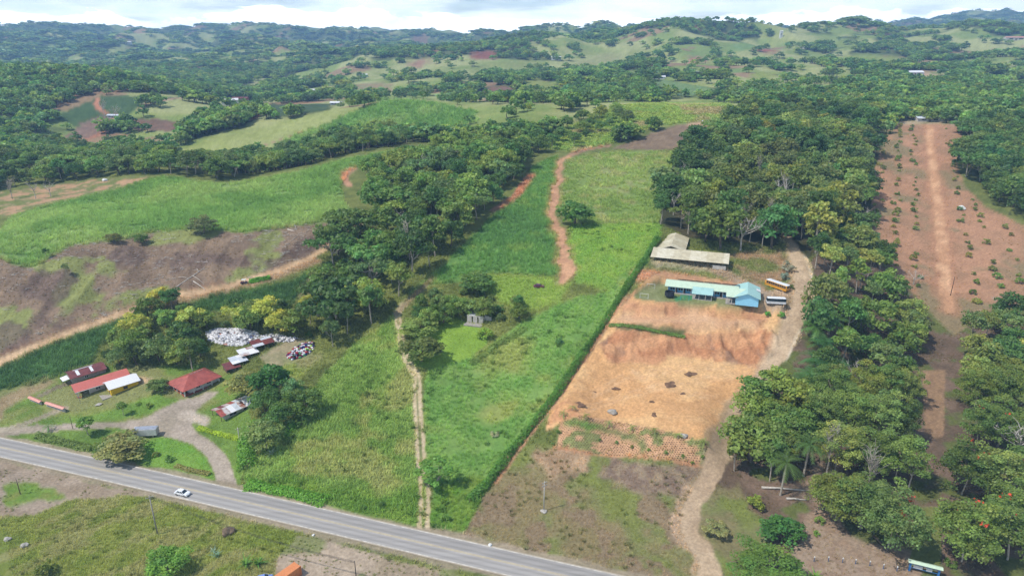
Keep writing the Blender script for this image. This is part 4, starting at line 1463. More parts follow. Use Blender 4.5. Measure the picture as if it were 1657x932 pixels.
# belt behind the houses
wood('broadleaf_tree', [(165, 580), (200, 545), (250, 510), (262, 495), (300, 512), (340, 520), (400, 508), (440, 520), (500, 500), (512, 545), (490, 560), (470, 543), (400, 537), (335, 535), (320, 555), (340, 570), (330, 590), (300, 600), (250, 600), (235, 596), (180, 600)],
     5.6, (7, 11.5), {'broad': 7, 'tall': 1, 'bush': 2}, GR + [LEAF_L, (128, 146, 60)], 'bushy tree in the belt behind the houses, round the heap of white bags', 'trees of the belt behind the houses', 2, place_='bag heap belt', mark=('yellow house', 193, 639), ymax=320)
# clump beside the rusty shed
wood('broadleaf_tree', [(418, 705), (418, 668), (432, 648), (470, 648), (500, 655), (490, 690), (455, 720), (430, 745), (402, 745)],
     5.5, (6, 10), {'broad': 4, 'bush': 3}, GR, 'leafy tree in the clump between the rusty shed and the rough field', 'trees of the clump beside the rusty shed', 3, place_='rusty shed clump', mark=('white sedan', 296, 800), ymax=260)
# thicket round the white ruin
wood('broadleaf_tree', [(660, 540), (670, 505), (700, 485), (760, 470), (800, 478), (850, 498), (845, 515), (800, 520), (745, 512), (705, 530), (690, 545)],
     6.0, (5.5, 9), {'broad': 5, 'bush': 4}, GR + [(104, 126, 62)], 'dense round tree in the thicket round the white ruin', 'trees of the thicket round the ruin', 4, place_='ruin thicket', mark=('maroon car', 872, 465), ymax=300)
# big dark wood on the right
wood('forest_tree', [(1068, 366), (1078, 320), (1110, 262), (1165, 222), (1215, 196), (1300, 190), (1420, 190), (1398, 268), (1388, 345), (1335, 398), (1305, 420), (1298, 395), (1272, 355), (1268, 402), (1215, 412), (1160, 404), (1112, 385)],
     8.6, (12, 24), {'broad': 5, 'tall': 5, 'flat': 1.5, 'bare': 0.7}, GRD + [(84, 104, 58), (104, 122, 56)], 'dark forest tree in the big wood behind the school', 'trees of the wood behind the school', 5, place_='school wood', mark=('orange bus', 1257, 467), ymax=700, cut=425, stuff_label='trees in the far part of the big wood behind the school')
# between the gravel road and the plantation
wood('broadleaf_tree', [(1312, 440), (1345, 402), (1388, 368), (1436, 456), (1482, 515), (1474, 590), (1466, 640), (1330, 640), (1300, 600), (1300, 560), (1330, 520), (1328, 480)],
     8.6, (9, 16), {'broad': 4, 'tall': 5, 'bare': 0.8}, GR + [(96, 118, 56), (110, 128, 60)], 'broadleaf tree between the gravel road and the bare plantation', 'trees between the gravel road and the plantation', 6, place_='gravel road grove', mark=('orange bus', 1257, 467), ymax=380)
wood('broadleaf_tree', [(1562, 560), (1615, 514), (1720, 494), (1720, 660), (1610, 660), (1562, 640)],
     8.2, (9, 13), {'broad': 6, 'tall': 1}, GR + [(96, 118, 56), (110, 128, 60)], 'broadleaf tree below the bare plantation at the right edge', 'trees below the plantation at the right edge', 7, place_='lower right grove', mark=('entrance sign', 1490, 925), ymax=330)
# beyond the plantation at the right edge
wood('forest_tree', [(1553, 262), (1568, 230), (1600, 215), (1720, 205), (1720, 370), (1660, 352), (1605, 326), (1565, 292)],
     9.5, (15, 20), {'broad': 5, 'flat': 3}, GRD, 'big dark tree in the grove right of the plantation', 'trees of the grove right of the plantation', 8, place_='far right grove', mark=('white sacks', 1556, 338), ymax=620)
# left valley woods behind the cane
wood("broadleaf_tree", [(-60, 318), (0, 305), (90, 296), (160, 286), (235, 282), (300, 284), (360, 290), (420, 282), (500, 268), (560, 250), (620, 240), (700, 226), (650, 216), (560, 226), (470, 250), (400, 256), (330, 272), (285, 272), (250, 258), (180, 240), (100, 226), (-60, 220)],
     8.5, (10, 16), {'broad': 6, 'tall': 3, 'flat': 1}, GR, 'tree in the valley wood behind the crest of the left cane', 'trees of the valley wood behind the left cane', 9, ymin=430, ymax=700, cut=0, stuff_label='wood in the valley behind the left cane')

wood('broadleaf_tree', [(800, 246), (870, 222), (930, 196), (1000, 180), (1015, 198), (965, 215), (940, 238), (880, 248)], 12, (7, 13), {'broad': 6, 'tall': 2}, GR, 'x', 'y', 10, ymin=480, ymax=800, cut=0, stuff_label='scattered trees on the hilltop behind the long field')

# the far country
r = np.random.default_rng(55)


def far_scatter(n, y0, y1, kind, hr, label, thr=0.5, grow=1.0, clear=0.03):
    u = r.random(n)
    Yv = (y0 ** -0.6 + u * (y1 ** -0.6 - y0 ** -0.6)) ** (-1 / 0.6)
    s = r.uniform(-0.86, 0.86, n)
    X = s * Yv
    i, j = grid_ij(X, Yv)
    ii, jj = i.astype(int), j.astype(int)
    isopen = OPEN[ii, jj]
    w = sample(N_F, X, Yv)
    w2 = fbm(X / 60, Yv / 60, 3, 303)
    keep = ~isopen & (((w < thr) & (w2 > 0.30)) | (r.random(n) < clear) | ((w2 > 0.66)))
    X, Yv = X[keep], Yv[keep]
    z = sample(ZZ, X, Yv) - 0.4
    m = len(X)
    h = r.uniform(hr[0], hr[1], m) * (0.8 + 0.5 * fbm(X / 90, Yv / 90, 2, 304)) / 10
    sx = h * r.uniform(0.85, 1.3, m) * grow
    t = np.array([leaf_tint(r, GRD[q] if q < 4 else GR[q - 4], 0.25) for q in r.integers(0, 9, m)]) * 1.15
    scatter('woodland', kind, np.column_stack([X, Yv, z]), np.column_stack([sx, sx, h]), t, label, 'woodland', r)
    print('FAR', m)


far_scatter(15000, 560, 1250, 'far', (8, 15), 'scattered trees and hedgerows of the middle hills', 0.465)
far_scatter(26000, 1200, 2800, 'far', (10, 17), 'woods and hedgerows of the far farmland', 0.455, 1.25)
far_scatter(26000, 2500, 6300, 'speck', (8, 14), 'forest covering the hazy mountains', 0.52, 2.6, 0.12)
# ------------------------------------------------------------------ crops, grass and weeds standing on the land
def reg_ids(*words):
    return [i for i, q in enumerate(REGIONS) if any(w in q[1] for w in words)]


GRASS_GAIN = 1.75
r7 = np.random.default_rng(707)


def cover(name, kind, words, spacing, scale, label, gain=1.25, keep=1.0, ymax=9e9, ymin=92, noise=None, hvar=0.25, sat=None, tintmix=None, cat='grass', smax=0.92, rows=None):
    ids = reg_ids(*words)
    m = np.isin(REG, ids) & (YY < ymax) & (YY > ymin) & (np.abs(SS) < smax)
    if not m.any():
        print('NO REGION', words)
        return
    x0, x1, y0, y1 = XX[m].min(), XX[m].max(), YY[m].min(), YY[m].max()
    if rows is None:
        gx_, gy_ = np.meshgrid(np.arange(x0, x1, spacing), np.arange(y0, y1, spacing))
        X = gx_.ravel() + r7.uniform(-0.5, 0.5, gx_.size) * spacing * 0.9
        Yv = gy_.ravel() + r7.uniform(-0.5, 0.5, gx_.size) * spacing * 0.9
    else:                       # planted in rows at the given angle
        R_ = hypot(x1 - x0, y1 - y0) / 2
        al, ac = spacing * 0.7, spacing * 1.45
        ga, gb = np.meshgrid(np.arange(-R_, R_, al), np.arange(-R_, R_, ac))
        ga = ga.ravel() + r7.uniform(-0.5, 0.5, ga.size) * al
        gb = gb.ravel() + r7.normal(size=gb.size) * 0.16 * ac
        gb = gb + (fbm(ga / 40, gb / 40, 2, 715) - 0.5) * 8
        X = (x0 + x1) / 2 + ga * cos(rows) - gb * sin(rows)
        Yv = (y0 + y1) / 2 + ga * sin(rows) + gb * cos(rows)
    Yv = np.clip(Yv, 93, 6600)
    ok = np.abs(X / Yv) < smax
    X, Yv = X[ok], Yv[ok]
    i, j = grid_ij(X, Yv)
    ok = m[np.round(i).astype(int).clip(0, NR - 1), np.round(j).astype(int).clip(0, NC - 1)]
    if keep < 1:
        ok &= r7.random(len(X)) < keep
    if noise is not None:
        sc_, seed, thr = noise
        ok &= fbm(X / sc_, Yv / sc_, 4, seed) > thr
    X, Yv = X[ok], Yv[ok]
    z = sample(ZZ, X, Yv)
    n = len(X)
    t = sample(COL, X, Yv) * gain * GRASS_GAIN * r7.uniform(0.82, 1.18, n)[:, None]
    if tintmix is not None:
        c, share = tintmix
        t = t * (1 - share) + np.array(rgb(*c)) * share * r7.uniform(0.8, 1.2, n)[:, None]
    s = scale * r7.uniform(1 - hvar, 1 + hvar, n) * (0.75 + 0.5 * fbm(X / 15, Yv / 15, 3, 710))
    sx = scale * r7.uniform(0.85, 1.2, n)
    scatter(name, kind, np.column_stack([X, Yv, z]), np.column_stack([sx, sx, s]), t, label, cat, r7)
    print('COVER', label[:30], n)


cover('sugar_cane', 'cane', ['wide light green cane'], 1.9, 1.05, 'light green sugar cane standing on the left hillside', cat='crop', rows=radians(14), noise=(8, 720, 0.3))
cover('sugar_cane', 'cane', ['dark green cane strip'], 1.7, 1.15, 'dark green sugar cane between the sandy track and the red house', cat='crop', rows=radians(48))
cover('sugar_cane', 'cane', ['dark green cane wedge'], 1.7, 1.15, 'dark green sugar cane below the sandy track beside the tall wood', cat='crop')
cover('sugar_cane', 'cane', ['long dark green cane'], 1.7, 0.95, 'dark green sugar cane left of the orange track', cat='crop', rows=radians(4), noise=(7, 721, 0.32))
cover('sugar_cane', 'cane', ['pale green cane at the top'], 2.2, 0.95, 'pale sugar cane at the top of the long field', cat='crop', rows=radians(-6), noise=(9, 722, 0.36))
cover('sugar_cane', 'cane', ['bright green cane covering'], 3.8, 1.9, 'sugar cane on the rounded hill in the middle distance', cat='crop')
cover('young_cane', 'cane', ['fresh green young cane'], 1.35, 0.55, 'young sugar cane right of the wheel track', cat='crop', gain=1.25, noise=(6, 723, 0.34))
cover('tall_grass', 'tallgrass', ['rough green field'], 1.0, 1.0, 'tall rough grass left of the wheel track', gain=1.3)
cover('tall_grass', 'tallgrass', ['bright green meadow between'], 1.5, 0.9, 'lush grass of the meadow between orange track and hedge', gain=1.25)
cover('tall_grass', 'weed', ['bright green weedy hilltop'], 3.0, 1.7, 'weeds on the hilltop behind the long field', gain=1.25)
cover('tall_grass', 'tallgrass', ['grassy open ground'], 1.5, 0.9, 'wild grass between the fields', gain=1.25, ymax=330)
cover('rough_grass', 'tallgrass', ['long rough grass sloping'], 0.85, 0.62, 'long rough grass on the near side of the highway', gain=1.35, hvar=0.4)
cover('rough_grass', 'grass', ['vacant lot'], 0.8, 0.8, 'dry brown and green grass of the vacant lot', gain=1.3, keep=0.8)
cover('lawn_grass', 'grass', ['green lawns round', 'bright grass island', 'mown bright green'], 1.0, 0.5, 'short grass of the lawns', gain=1.25)
cover('scrub', 'weed', ['cleared brown hillside'], 2.4, 0.42, 'cut scrub and weeds on the bare hillside', gain=1.3, noise=(9, 711, 0.42), tintmix=((120, 124, 70), 0.35))
cover('weeds', 'grass', ['brown leaf litter'], 1.5, 0.9, 'weeds and litter under the orchard trees', gain=1.25, noise=(6, 712, 0.5), tintmix=((112, 124, 60), 0.35), ymax=330)
cover('weeds', 'weed', ['honeycomb', 'gravel lot', 'gravel shoulder'], 1.3, 0.32, 'small weeds on gravel and on the honeycomb bank', noise=(4, 713, 0.56), tintmix=((96, 128, 52), 0.6))
cover('weeds', 'weed', ['young tree plantation'], 3.2, 0.4, 'sparse weeds of the bare plantation', noise=(12, 714, 0.5), tintmix=((128, 128, 70), 0.4))
cover('weed_clumps', 'weed', ['rough green field', 'fresh green young cane', 'bright green meadow between'], 3.4, 1.25, 'taller weed clumps scattered through the long field', gain=0.85, keep=0.6, noise=(11, 724, 0.52), tintmix=((70, 112, 44), 0.5), hvar=0.5)
cover('weed_clumps', 'weed', ['long rough grass sloping', 'vacant lot'], 2.6, 0.7, 'taller weed clumps scattered along the highway', gain=0.9, noise=(6, 725, 0.56), tintmix=((92, 118, 50), 0.4), hvar=0.5)
# ------------------------------------------------------------------ building tools
class MB:
    """collects boxes, slabs and tubes into ONE mesh object"""

    def __init__(self):
        self.v, self.f = [], []

    def add(self, vs, fs):
        o = len(self.v)
        self.v += [tuple(map(float, q)) for q in vs]
        self.f += [tuple(int(i) + o for i in q) for q in fs]
        return self

    def box(self, x0, x1, y0, y1, z0, z1):
        vs = [(x, y, z) for z in (z0, z1) for y in (y0, y1) for x in (x0, x1)]
        return self.add(vs, [(0, 2, 3, 1), (4, 5, 7, 6), (0, 1, 5, 4), (2, 6, 7, 3), (0, 4, 6, 2), (1, 3, 7, 5)])

    def slab(self, p, th):
        """a flat panel through 4 corner points with thickness th downwards"""
        p = [Vector(q) for q in p]
        n = (p[1] - p[0]).cross(p[2] - p[0]).normalized()
        if n.z < 0:
            n = -n
        lo = [q - n * th for q in p]
        k = len(p)
        fs = [tuple(range(k)), tuple(reversed(range(k, 2 * k)))] + [(i, (i + 1) % k + 0, (i + 1) % k + k, i + k) for i in range(k)]
        return self.add(p + lo, fs)

    def prism(self, poly, y0, y1):
        """polygon in x,z extruded along y"""
        k = len(poly)
        vs = [(x, y0, z) for x, z in poly] + [(x, y1, z) for x, z in poly]
        fs = [tuple(reversed(range(k))), tuple(range(k, 2 * k))] + [(i, (i + 1) % k, (i + 1) % k + k, i + k) for i in range(k)]
        return self.add(vs, fs)

    def prismx(self, poly, x0, x1):
        k = len(poly)
        vs = [(x0, y, z) for y, z in poly] + [(x1, y, z) for y, z in poly]
        fs = [tuple(range(k)), tuple(reversed(range(k, 2 * k)))] + [((i + 1) % k, i, i + k, (i + 1) % k + k) for i in range(k)]
        return self.add(vs, fs)

    def tube(self, path, radii, sides=8, cap=True):
        v, f = tube(path, radii, sides)
        fs = [tuple(q) for q in f]
        if cap:
            n = len(v)
            fs += [tuple(range(sides)), tuple(range(n - sides, n))]
        return self.add(v, fs)

    def build(self, name, mat, parent=None, smooth=False, bevel=0.0):
        me = bpy.data.meshes.new(name)
        me.from_pydata(self.v, [], self.f)
        bm = bmesh.new()
        bm.from_mesh(me)
        bmesh.ops.recalc_face_normals(bm, faces=bm.faces)
        bm.to_mesh(me)
        bm.free()
        me.materials.append(mat)
        if smooth:
            me.polygons.foreach_set('use_smooth', np.ones(len(me.polygons), bool))
        o = bpy.data.objects.new(name, me)
        col0.objects.link(o)
        if parent is not None:
            o.parent = parent
        if bevel:
            md = o.modifiers.new('bevel', 'BEVEL')
            md.width = bevel
            md.segments = 2
            md.limit_method = 'ANGLE'
        return o


def empty(name, loc, rz=0.0, label=None, cat=None, group=None):
    o = bpy.data.objects.new(name, None)
    col0.objects.link(o)
    o.location = loc
    o.rotation_euler = (0, 0, rz)
    o.empty_display_size = 0.5
    return tag(o, label, cat, group)


def at(px, py, ymin=92, ymax=6600):
    return unproj(px, py, ymin, ymax)


def mat_tin(name, c, rust=None, share=0.45, ribs=9.0, rough=0.45, metal=0.0):
    """corrugated sheet: fine ribs in relief, streaks and rust blotches"""
    m, nt = new_mat(name)
    L = nt.links.new
    out = N(nt, 'ShaderNodeOutputMaterial')
    b = N(nt, 'ShaderNodeBsdfPrincipled')
    L(b.outputs[0], out.inputs[0])
    tcn = N(nt, 'ShaderNodeTexCoord')
    n = N(nt, 'ShaderNodeTexNoise')
    n.inputs['Scale'].default_value = 0.55
    n.inputs['Detail'].default_value = 6
    n.inputs['Roughness'].default_value = 0.7
    L(tcn.outputs['Object'], n.inputs['Vector'])
    rm = N(nt, 'ShaderNodeMapRange')
    rm.inputs['From Min'].default_value = 1 - share - 0.06
    rm.inputs['From Max'].default_value = 1 - share + 0.10
    L(n.outputs[0], rm.inputs[0])
    mx = N(nt, 'ShaderNodeMix', data_type='RGBA')
    mx.inputs[6].default_value = (*c, 1)
    rc = rust or tuple(q * 0.7 for q in c)
    mx.inputs[7].default_value = (*rc, 1)
    L(rm.outputs[0], mx.inputs[0])
    n2_ = N(nt, 'ShaderNodeTexNoise')
    n2_.inputs['Scale'].default_value = 3.0
    n2_.inputs['Detail'].default_value = 4
    L(tcn.outputs['Object'], n2_.inputs['Vector'])
    r2 = N(nt, 'ShaderNodeMapRange')
    r2.inputs['To Min'].default_value = 0.78
    r2.inputs['To Max'].default_value = 1.16
    L(n2_.outputs[0], r2.inputs[0])
    vm = N(nt, 'ShaderNodeVectorMath', operation='SCALE')
    L(mx.outputs[2], vm.inputs[0])
    L(r2.outputs[0], vm.inputs['Scale'])
    L(vm.outputs[0], b.inputs['Base Color'])
    b.inputs['Roughness'].default_value = rough
    b.inputs['Metallic'].default_value = metal
    w = N(nt, 'ShaderNodeTexWave')
    w.inputs['Scale'].default_value = ribs / 6.28
    w.inputs['Distortion'].default_value = 0.2
    L(tcn.outputs['Object'], w.inputs['Vector'])
    bp_ = N(nt, 'ShaderNodeBump')
    bp_.inputs['Strength'].default_value = 0.35
    bp_.inputs['Distance'].default_value = 0.04
    L(w.outputs[0], bp_.inputs['Height'])
    L(bp_.outputs[0], b.inputs['Normal'])
    return m


K1 = 0.85
M_WHITE = mat_plain('white_paint', rgb(225, 225, 220, K1), 0.6, var=0.08)
M_OFFWH = mat_plain('dirty_white', rgb(205, 200, 190, K1), 0.8, var=0.14, scale=0.8)
M_GREY = mat_plain('concrete', rgb(172, 166, 156, K1), 0.9, var=0.14)
M_DARK = mat_plain('dark_opening', rgb(38, 36, 36), 0.6, var=0.1)
M_GLASS = mat_plain('window_glass', rgb(40, 52, 62), 0.12, spec=0.6, var=0.1)
M_WOOD = mat_plain('weathered_wood', rgb(122, 104, 84), 0.9, var=0.2, scale=2)
M_TYRE = mat_plain('tyre_rubber', rgb(34, 34, 34), 0.9, var=0.1)
M_RIM = mat_plain('wheel_rim', rgb(170, 170, 172), 0.4, metal=0.6, var=0.05)
M_YEL = mat_plain('yellow_wall', rgb(236, 192, 40, K1), 0.75, var=0.06)
M_RED = mat_tin('red_roof', rgb(206, 112, 98, K1), rgb(188, 96, 82, K1), 0.4)
M_RUST = mat_tin('rusty_red_roof', rgb(178, 92, 78, K1), rgb(150, 74, 62, K1), 0.5)
M_MAROON = mat_tin('maroon_roof', rgb(126, 66, 62, K1), rgb(104, 52, 50, K1), 0.5)
M_WTIN = mat_tin('white_tin', rgb(236, 236, 238, K1), rgb(214, 216, 220, K1), 0.4)
M_GTIN = mat_tin('grey_tin', rgb(206, 212, 220, K1), rgb(178, 176, 174, K1), 0.4)
M_RTIN = mat_tin('rust_streaked_tin', rgb(206, 200, 198, K1), rgb(150, 92, 70, K1), 0.5)
M_TANTIN = mat_tin('tan_fibre_roof', rgb(212, 202, 172, K1), rgb(190, 178, 148, K1), 0.5, 5)
M_TANTIN2 = mat_tin('light_fibre_roof', rgb(224, 216, 192, K1), rgb(202, 192, 162, K1), 0.5, 5)
M_CREAM = mat_tin('pale_green_roof', rgb(200, 220, 194, K1), rgb(186, 208, 180, K1), 0.45)
M_AQUA = mat_tin('aqua_roof', rgb(172, 212, 206, K1), rgb(158, 198, 192, K1), 0.45)
M_BLUEW = mat_plain('blue_wall', rgb(76, 140, 180, K1), 0.7, var=0.08)
M_SKYW = mat_plain('sky_blue_wall', rgb(146, 212, 240, K1), 0.7, var=0.05)
M_BRICK = mat_plain('red_floor_tile', rgb(170, 96, 74, K1), 0.8, var=0.15)
M_PINK = mat_tin('pink_tile', rgb(214, 148, 130, K1), rgb(194, 126, 110, K1), 0.4)


def gable_roof(root, x0, x1, y0, y1, ez, rz_, mat, over=0.5, along='x', panels=1, mats=None, name='roof', th=0.1):
    """two pitched slopes; each panel of a slope is a sheet of its own when panels > 1"""
    made = []
    if along == 'x':
        a0, a1, b0, b1 = x0 - over, x1 + over, y0 - over, y1 + over
    else:
        a0, a1, b0, b1 = y0 - over, y1 + over, x0 - over, x1 + over
    bm_ = (b0 + b1) / 2
    sl = (rz_ - ez) / (bm_ - b0 - over) if (bm_ - b0 - over) else 0
    e = ez - sl * over

    def P(a, b, z):
        return (a, b, z) if along == 'x' else (b, a, z)
    cuts = np.linspace(a0, a1, panels + 1)
    for side in (0, 1):
        for k in range(panels):
            c0, c1 = cuts[k], cuts[k + 1]
            bb = b0 if side == 0 else b1
            lift = 0.012 * (k % 2)
            mb = MB().slab([P(c0, bb, e + lift), P(c1, bb, e + lift), P(c1, bm_, rz_ + 0.02 + lift), P(c0, bm_, rz_ + 0.02 + lift)], th)
            m = mats[(k * 2 + side) % len(mats)] if mats else mat
            made.append(mb.build('roof_sheet' if panels > 1 else name, m, root))
    return made


def gable_end(mb, x, y0, y1, ez, rz_, t=0.15):
    mb.prismx([(y0, ez - 0.01), (y1, ez - 0.01), ((y0 + y1) / 2, rz_ - 0.06)], x, x + t)
    return mb


def walls(mb, x0, x1, y0, y1, z0, z1, t=0.18):
    mb.box(x0, x1, y0, y0 + t, z0, z1)
    mb.box(x0, x1, y1 - t, y1, z0, z1)
    mb.box(x0, x0 + t, y0 + t, y1 - t, z0, z1)
    mb.box(x1 - t, x1, y0 + t, y1 - t, z0, z1)
    return mb


def window(root, face, a0, a1, z0, z1, pos, frame=None, glass=None, name='window'):
    """a framed pane set proud of a wall; face 'x-','x+','y-','y+' tells which way it looks"""
    s = -1 if face[1] == '-' else 1
    fr = MB()
    w = 0.09

    def bx(u0, u1, w0, w1, d0, d1):
        lo, hi = sorted((pos + s * d0, pos + s * d1))
        if face[0] == 'y':
            return MB().box(u0, u1, lo, hi, w0, w1)
        return MB().box(lo, hi, u0, u1, w0, w1)
    for (u0, u1, w0, w1) in ((a0, a1, z0, z0 + w), (a0, a1, z1 - w, z1), (a0, a0 + w, z0 + w, z1 - w), (a1 - w, a1, z0 + w, z1 - w), ((a0 + a1) / 2 - w / 2, (a0 + a1) / 2 + w / 2, z0 + w, z1 - w)):
        q = bx(u0, u1, w0, w1, 0.003, 0.07)
        fr.add(q.v, q.f)
    f = fr.build(name, frame or M_WHITE, root)
    bx(a0 + 0.02, a1 - 0.02, z0 + 0.02, z1 - 0.02, 0.002, 0.03).build('pane', glass or M_GLASS, f)
    return f


def door(root, face, a0, a1, z0, z1, pos, mat):
    s = -1 if face[1] == '-' else 1
    lo, hi = sorted((pos + s * 0.003, pos + s * 0.06))
    d = (MB().box(a0, a1, lo, hi, z0, z1) if face[0] == 'y' else MB().box(lo, hi, a0, a1, z0, z1)).build('door', mat, root)
    lo, hi = sorted((pos + s * 0.06, pos + s * 0.12))
    u = a1 - 0.2
    (MB().box(u, u + 0.1, lo, hi, 1.0, 1.1) if face[0] == 'y' else MB().box(lo, hi, u, u + 0.1, 1.0, 1.1)).build('handle', M_RIM, d)
    return d


# ------------------------------------------------------------------ the highway
def hwy_ribbon(name, o0, o1, lift, mat, cols=1, i0=0, i1=None):
    L_ = HWL[i0:i1]
    d = np.gradient(L_, axis=0)
    d /= np.linalg.norm(d, axis=1)[:, None]
    nrm = np.column_stack([-d[:, 1], d[:, 0]])
    offs = np.linspace(o0, o1, cols + 1)
    v = []
    for k in range(len(L_)):
        for o in offs:
            p = L_[k] + nrm[k] * o
            v.append((p[0], p[1], lift))
    m = cols + 1
    f = [(k * m + q, k * m + q + 1, (k + 1) * m + q + 1, (k + 1) * m + q) for k in range(len(L_) - 1) for q in range(cols)]
    me = mesh_np(name, np.array(v), np.array(f), [mat])
    # thickness
    o = bpy.data.objects.new(name, me)
    col0.objects.link(o)
    return o, offs, len(L_)


def mat_asphalt():
    m, nt = new_mat('asphalt')
    L = nt.links.new
    out = N(nt, 'ShaderNodeOutputMaterial')
    b = N(nt, 'ShaderNodeBsdfPrincipled')
    L(b.outputs[0], out.inputs[0])
    at_ = N(nt, 'ShaderNodeAttribute', attribute_name='wear')
    tcn = N(nt, 'ShaderNodeTexCoord')
    mp = N(nt, 'ShaderNodeMapping')
    mp.inputs['Rotation'].default_value = (0, 0, radians(22))
    mp.inputs['Scale'].default_value = (0.06, 0.8, 1)
    L(tcn.outputs['Object'], mp.inputs[0])
    n = N(nt, 'ShaderNodeTexNoise')
    n.inputs['Scale'].default_value = 1.0
    n.inputs['Detail'].default_value = 6
    L(mp.outputs[0], n.inputs['Vector'])
    nf = N(nt, 'ShaderNodeTexNoise')
    nf.inputs['Scale'].default_value = 6.0
    nf.inputs['Detail'].default_value = 4
    L(tcn.outputs['Object'], nf.inputs['Vector'])
    rm = N(nt, 'ShaderNodeMapRange')
    rm.inputs['To Min'].default_value = 0.72
    rm.inputs['To Max'].default_value = 1.28
    L(n.outputs[0], rm.inputs[0])
    rf = N(nt, 'ShaderNodeMapRange')
    rf.inputs['To Min'].default_value = 0.88
    rf.inputs['To Max'].default_value = 1.12
    L(nf.outputs[0], rf.inputs[0])
    v1 = N(nt, 'ShaderNodeVectorMath', operation='SCALE')
    L(at_.outputs['Color'], v1.inputs[0])
    L(rm.outputs[0], v1.inputs['Scale'])
    v2 = N(nt, 'ShaderNodeVectorMath', operation='SCALE')
    L(v1.outputs[0], v2.inputs[0])
    L(rf.outputs[0], v2.inputs['Scale'])
    L(v2.outputs[0], b.inputs['Base Color'])
    b.inputs['Roughness'].default_value = 0.85
    b.inputs['Specular IOR Level'].default_value = 0.2
    return m


HWN = 3.9
ro, offs_, nl_ = hwy_ribbon('road', -HWN - 0.5, HWN + 0.5, 0.02, mat_asphalt(), 22)
wear = np.zeros((nl_, len(offs_), 4), np.float32)
for q, o in enumerate(offs_):
    lane = abs(abs(o) - 1.95)
    base = np.array(rgb(156, 152, 147))
    track = math.exp(-((lane - 0.85) / 0.4) ** 2)
    k = 1.0 - 0.22 * track + 0.10 * math.exp(-(abs(o) / 0.5) ** 2)
    if o > 0:
        k *= 0.90
    if abs(o) > HWN:
        base = np.array(rgb(160, 148, 130))
        k = 1
    wear[:, q, :3] = base * k
    wear[:, q, 3] = 1
wa = ro.data.color_attributes.new('wear', 'FLOAT_COLOR', 'POINT')
wa.data.foreach_set('color', wear.ravel())
tag(ro, 'grey two lane asphalt highway crossing the foreground', 'road', None, 'structure')
M_LINEW = mat_plain('road_paint_white', rgb(214, 208, 196, 0.9), 0.8, var=0.2, scale=0.9, c2=rgb(168, 162, 150, 0.9))
M_LINEY = mat_plain('road_paint_yellow', rgb(192, 176, 140, 0.9), 0.8, var=0.2, scale=0.9, c2=rgb(170, 156, 128, 0.9))
for o0, lb in ((HWN - 0.14, 'white edge line on the far side of the highway'), (-HWN - 0.14, 'white edge line on the near side of the highway')):
    tag(hwy_ribbon('edge_line', o0, o0 + 0.28, 0.026, M_LINEW)[0], lb, 'road marking', None, 'structure')
for o0, lb in ((-0.28, 'near one of the paired yellow centre lines'), (0.08, 'far one of the paired yellow centre lines')):
    tag(hwy_ribbon('centre_line', o0, o0 + 0.2, 0.026, M_LINEY)[0], lb, 'road marking', None, 'structure')
# ------------------------------------------------------------------ houses by the road
A45 = radians(45)


def frame_at(px, py, ang, name, label, cat, z=None, ymax=400, group=None):
    x, y, zz_ = at(px, py, 92, ymax)
    return empty(name, (x, y, zz_ if z is None else z), ang, label, cat, group)


# long red roofed house with open porch; x runs away to the right, -y faces the camera's right
h = frame_at(126, 645, A45, 'house', 'long house with a pinkish red tin roof and open porch at its front end', 'house')
walls(MB(), 4.2, 17, 0.6, 6.6, -0.3, 2.7).build('wall', M_OFFWH, h)
MB().box(0, 4.2, 0, 7, -0.4, 0.12).build('porch_floor', M_BRICK, h)
for (x, y) in ((0.2, 0.2), (0.2, 3.5), (0.2, 6.8), (4.0, 0.2), (8.5, 0.15), (13, 0.15), (16.6, 0.15)):
    MB().box(x - 0.11, x + 0.11, y - 0.11, y + 0.11, 0.0, 2.66).build('post', M_OFFWH, h)
gable_end(MB(), 4.2, 0.6, 6.6, 2.7, 4.0).build('gable', M_OFFWH, h)
gable_roof(h, 0, 17, 0, 7, 2.75, 4.3, M_RED, 0.5)
MB().box(-0.5, 17.5, -0.62, -0.5, 2.44, 2.66).build('gutter', M_WHITE, h)
window(h, 'y-', 6, 7.6, 0.9, 2.1, 0.6)
window(h, 'y-', 10, 11.6, 0.9, 2.1, 0.6)
door(h, 'x-', 3, 4, 0.12, 2.2, 4.2, M_WOOD)
window(h, 'x-', 1.2, 2.4, 0.9, 2.0, 4.2)

h = frame_at(118, 621, A45, 'house', 'low annex with a maroon tin roof and white skylight strips behind the red house', 'house')
walls(MB(), 0, 11, 0, 7, -0.6, 2.3).build('wall', M_GREY, h)
gable_roof(h, 0, 11, 0, 7, 2.3, 3.2, M_MAROON, 0.5)
for (a, b_) in ((2.0, 3.0), (6.5, 7.4)):
    MB().slab([(a, 0.4, 2.54), (b_, 0.4, 2.54), (b_, 3.3, 3.32), (a, 3.3, 3.32)], 0.06).build('skylight', M_WTIN, h)
MB().slab([(1.5, 3.75, 3.34), (8, 3.75, 3.34), (8, 4.6, 3.12), (1.5, 4.6, 3.12)], 0.06).build('skylight', M_WTIN, h)
MB().slab([(-2.8, 0.2, 1.9), (-0.6, 0.2, 2.2), (-0.6, 4.2, 2.2), (-2.8, 4.2, 1.9)], 0.08).build('awning', M_WTIN, h)
for y in (0.4, 4.0):
    MB().box(-2.6, -2.48, y - 0.06, y + 0.06, -0.5, 1.84).build('post', M_WOOD, h)
window(h, 'y-', 4, 5.2, 0.8, 1.8, 0.0)

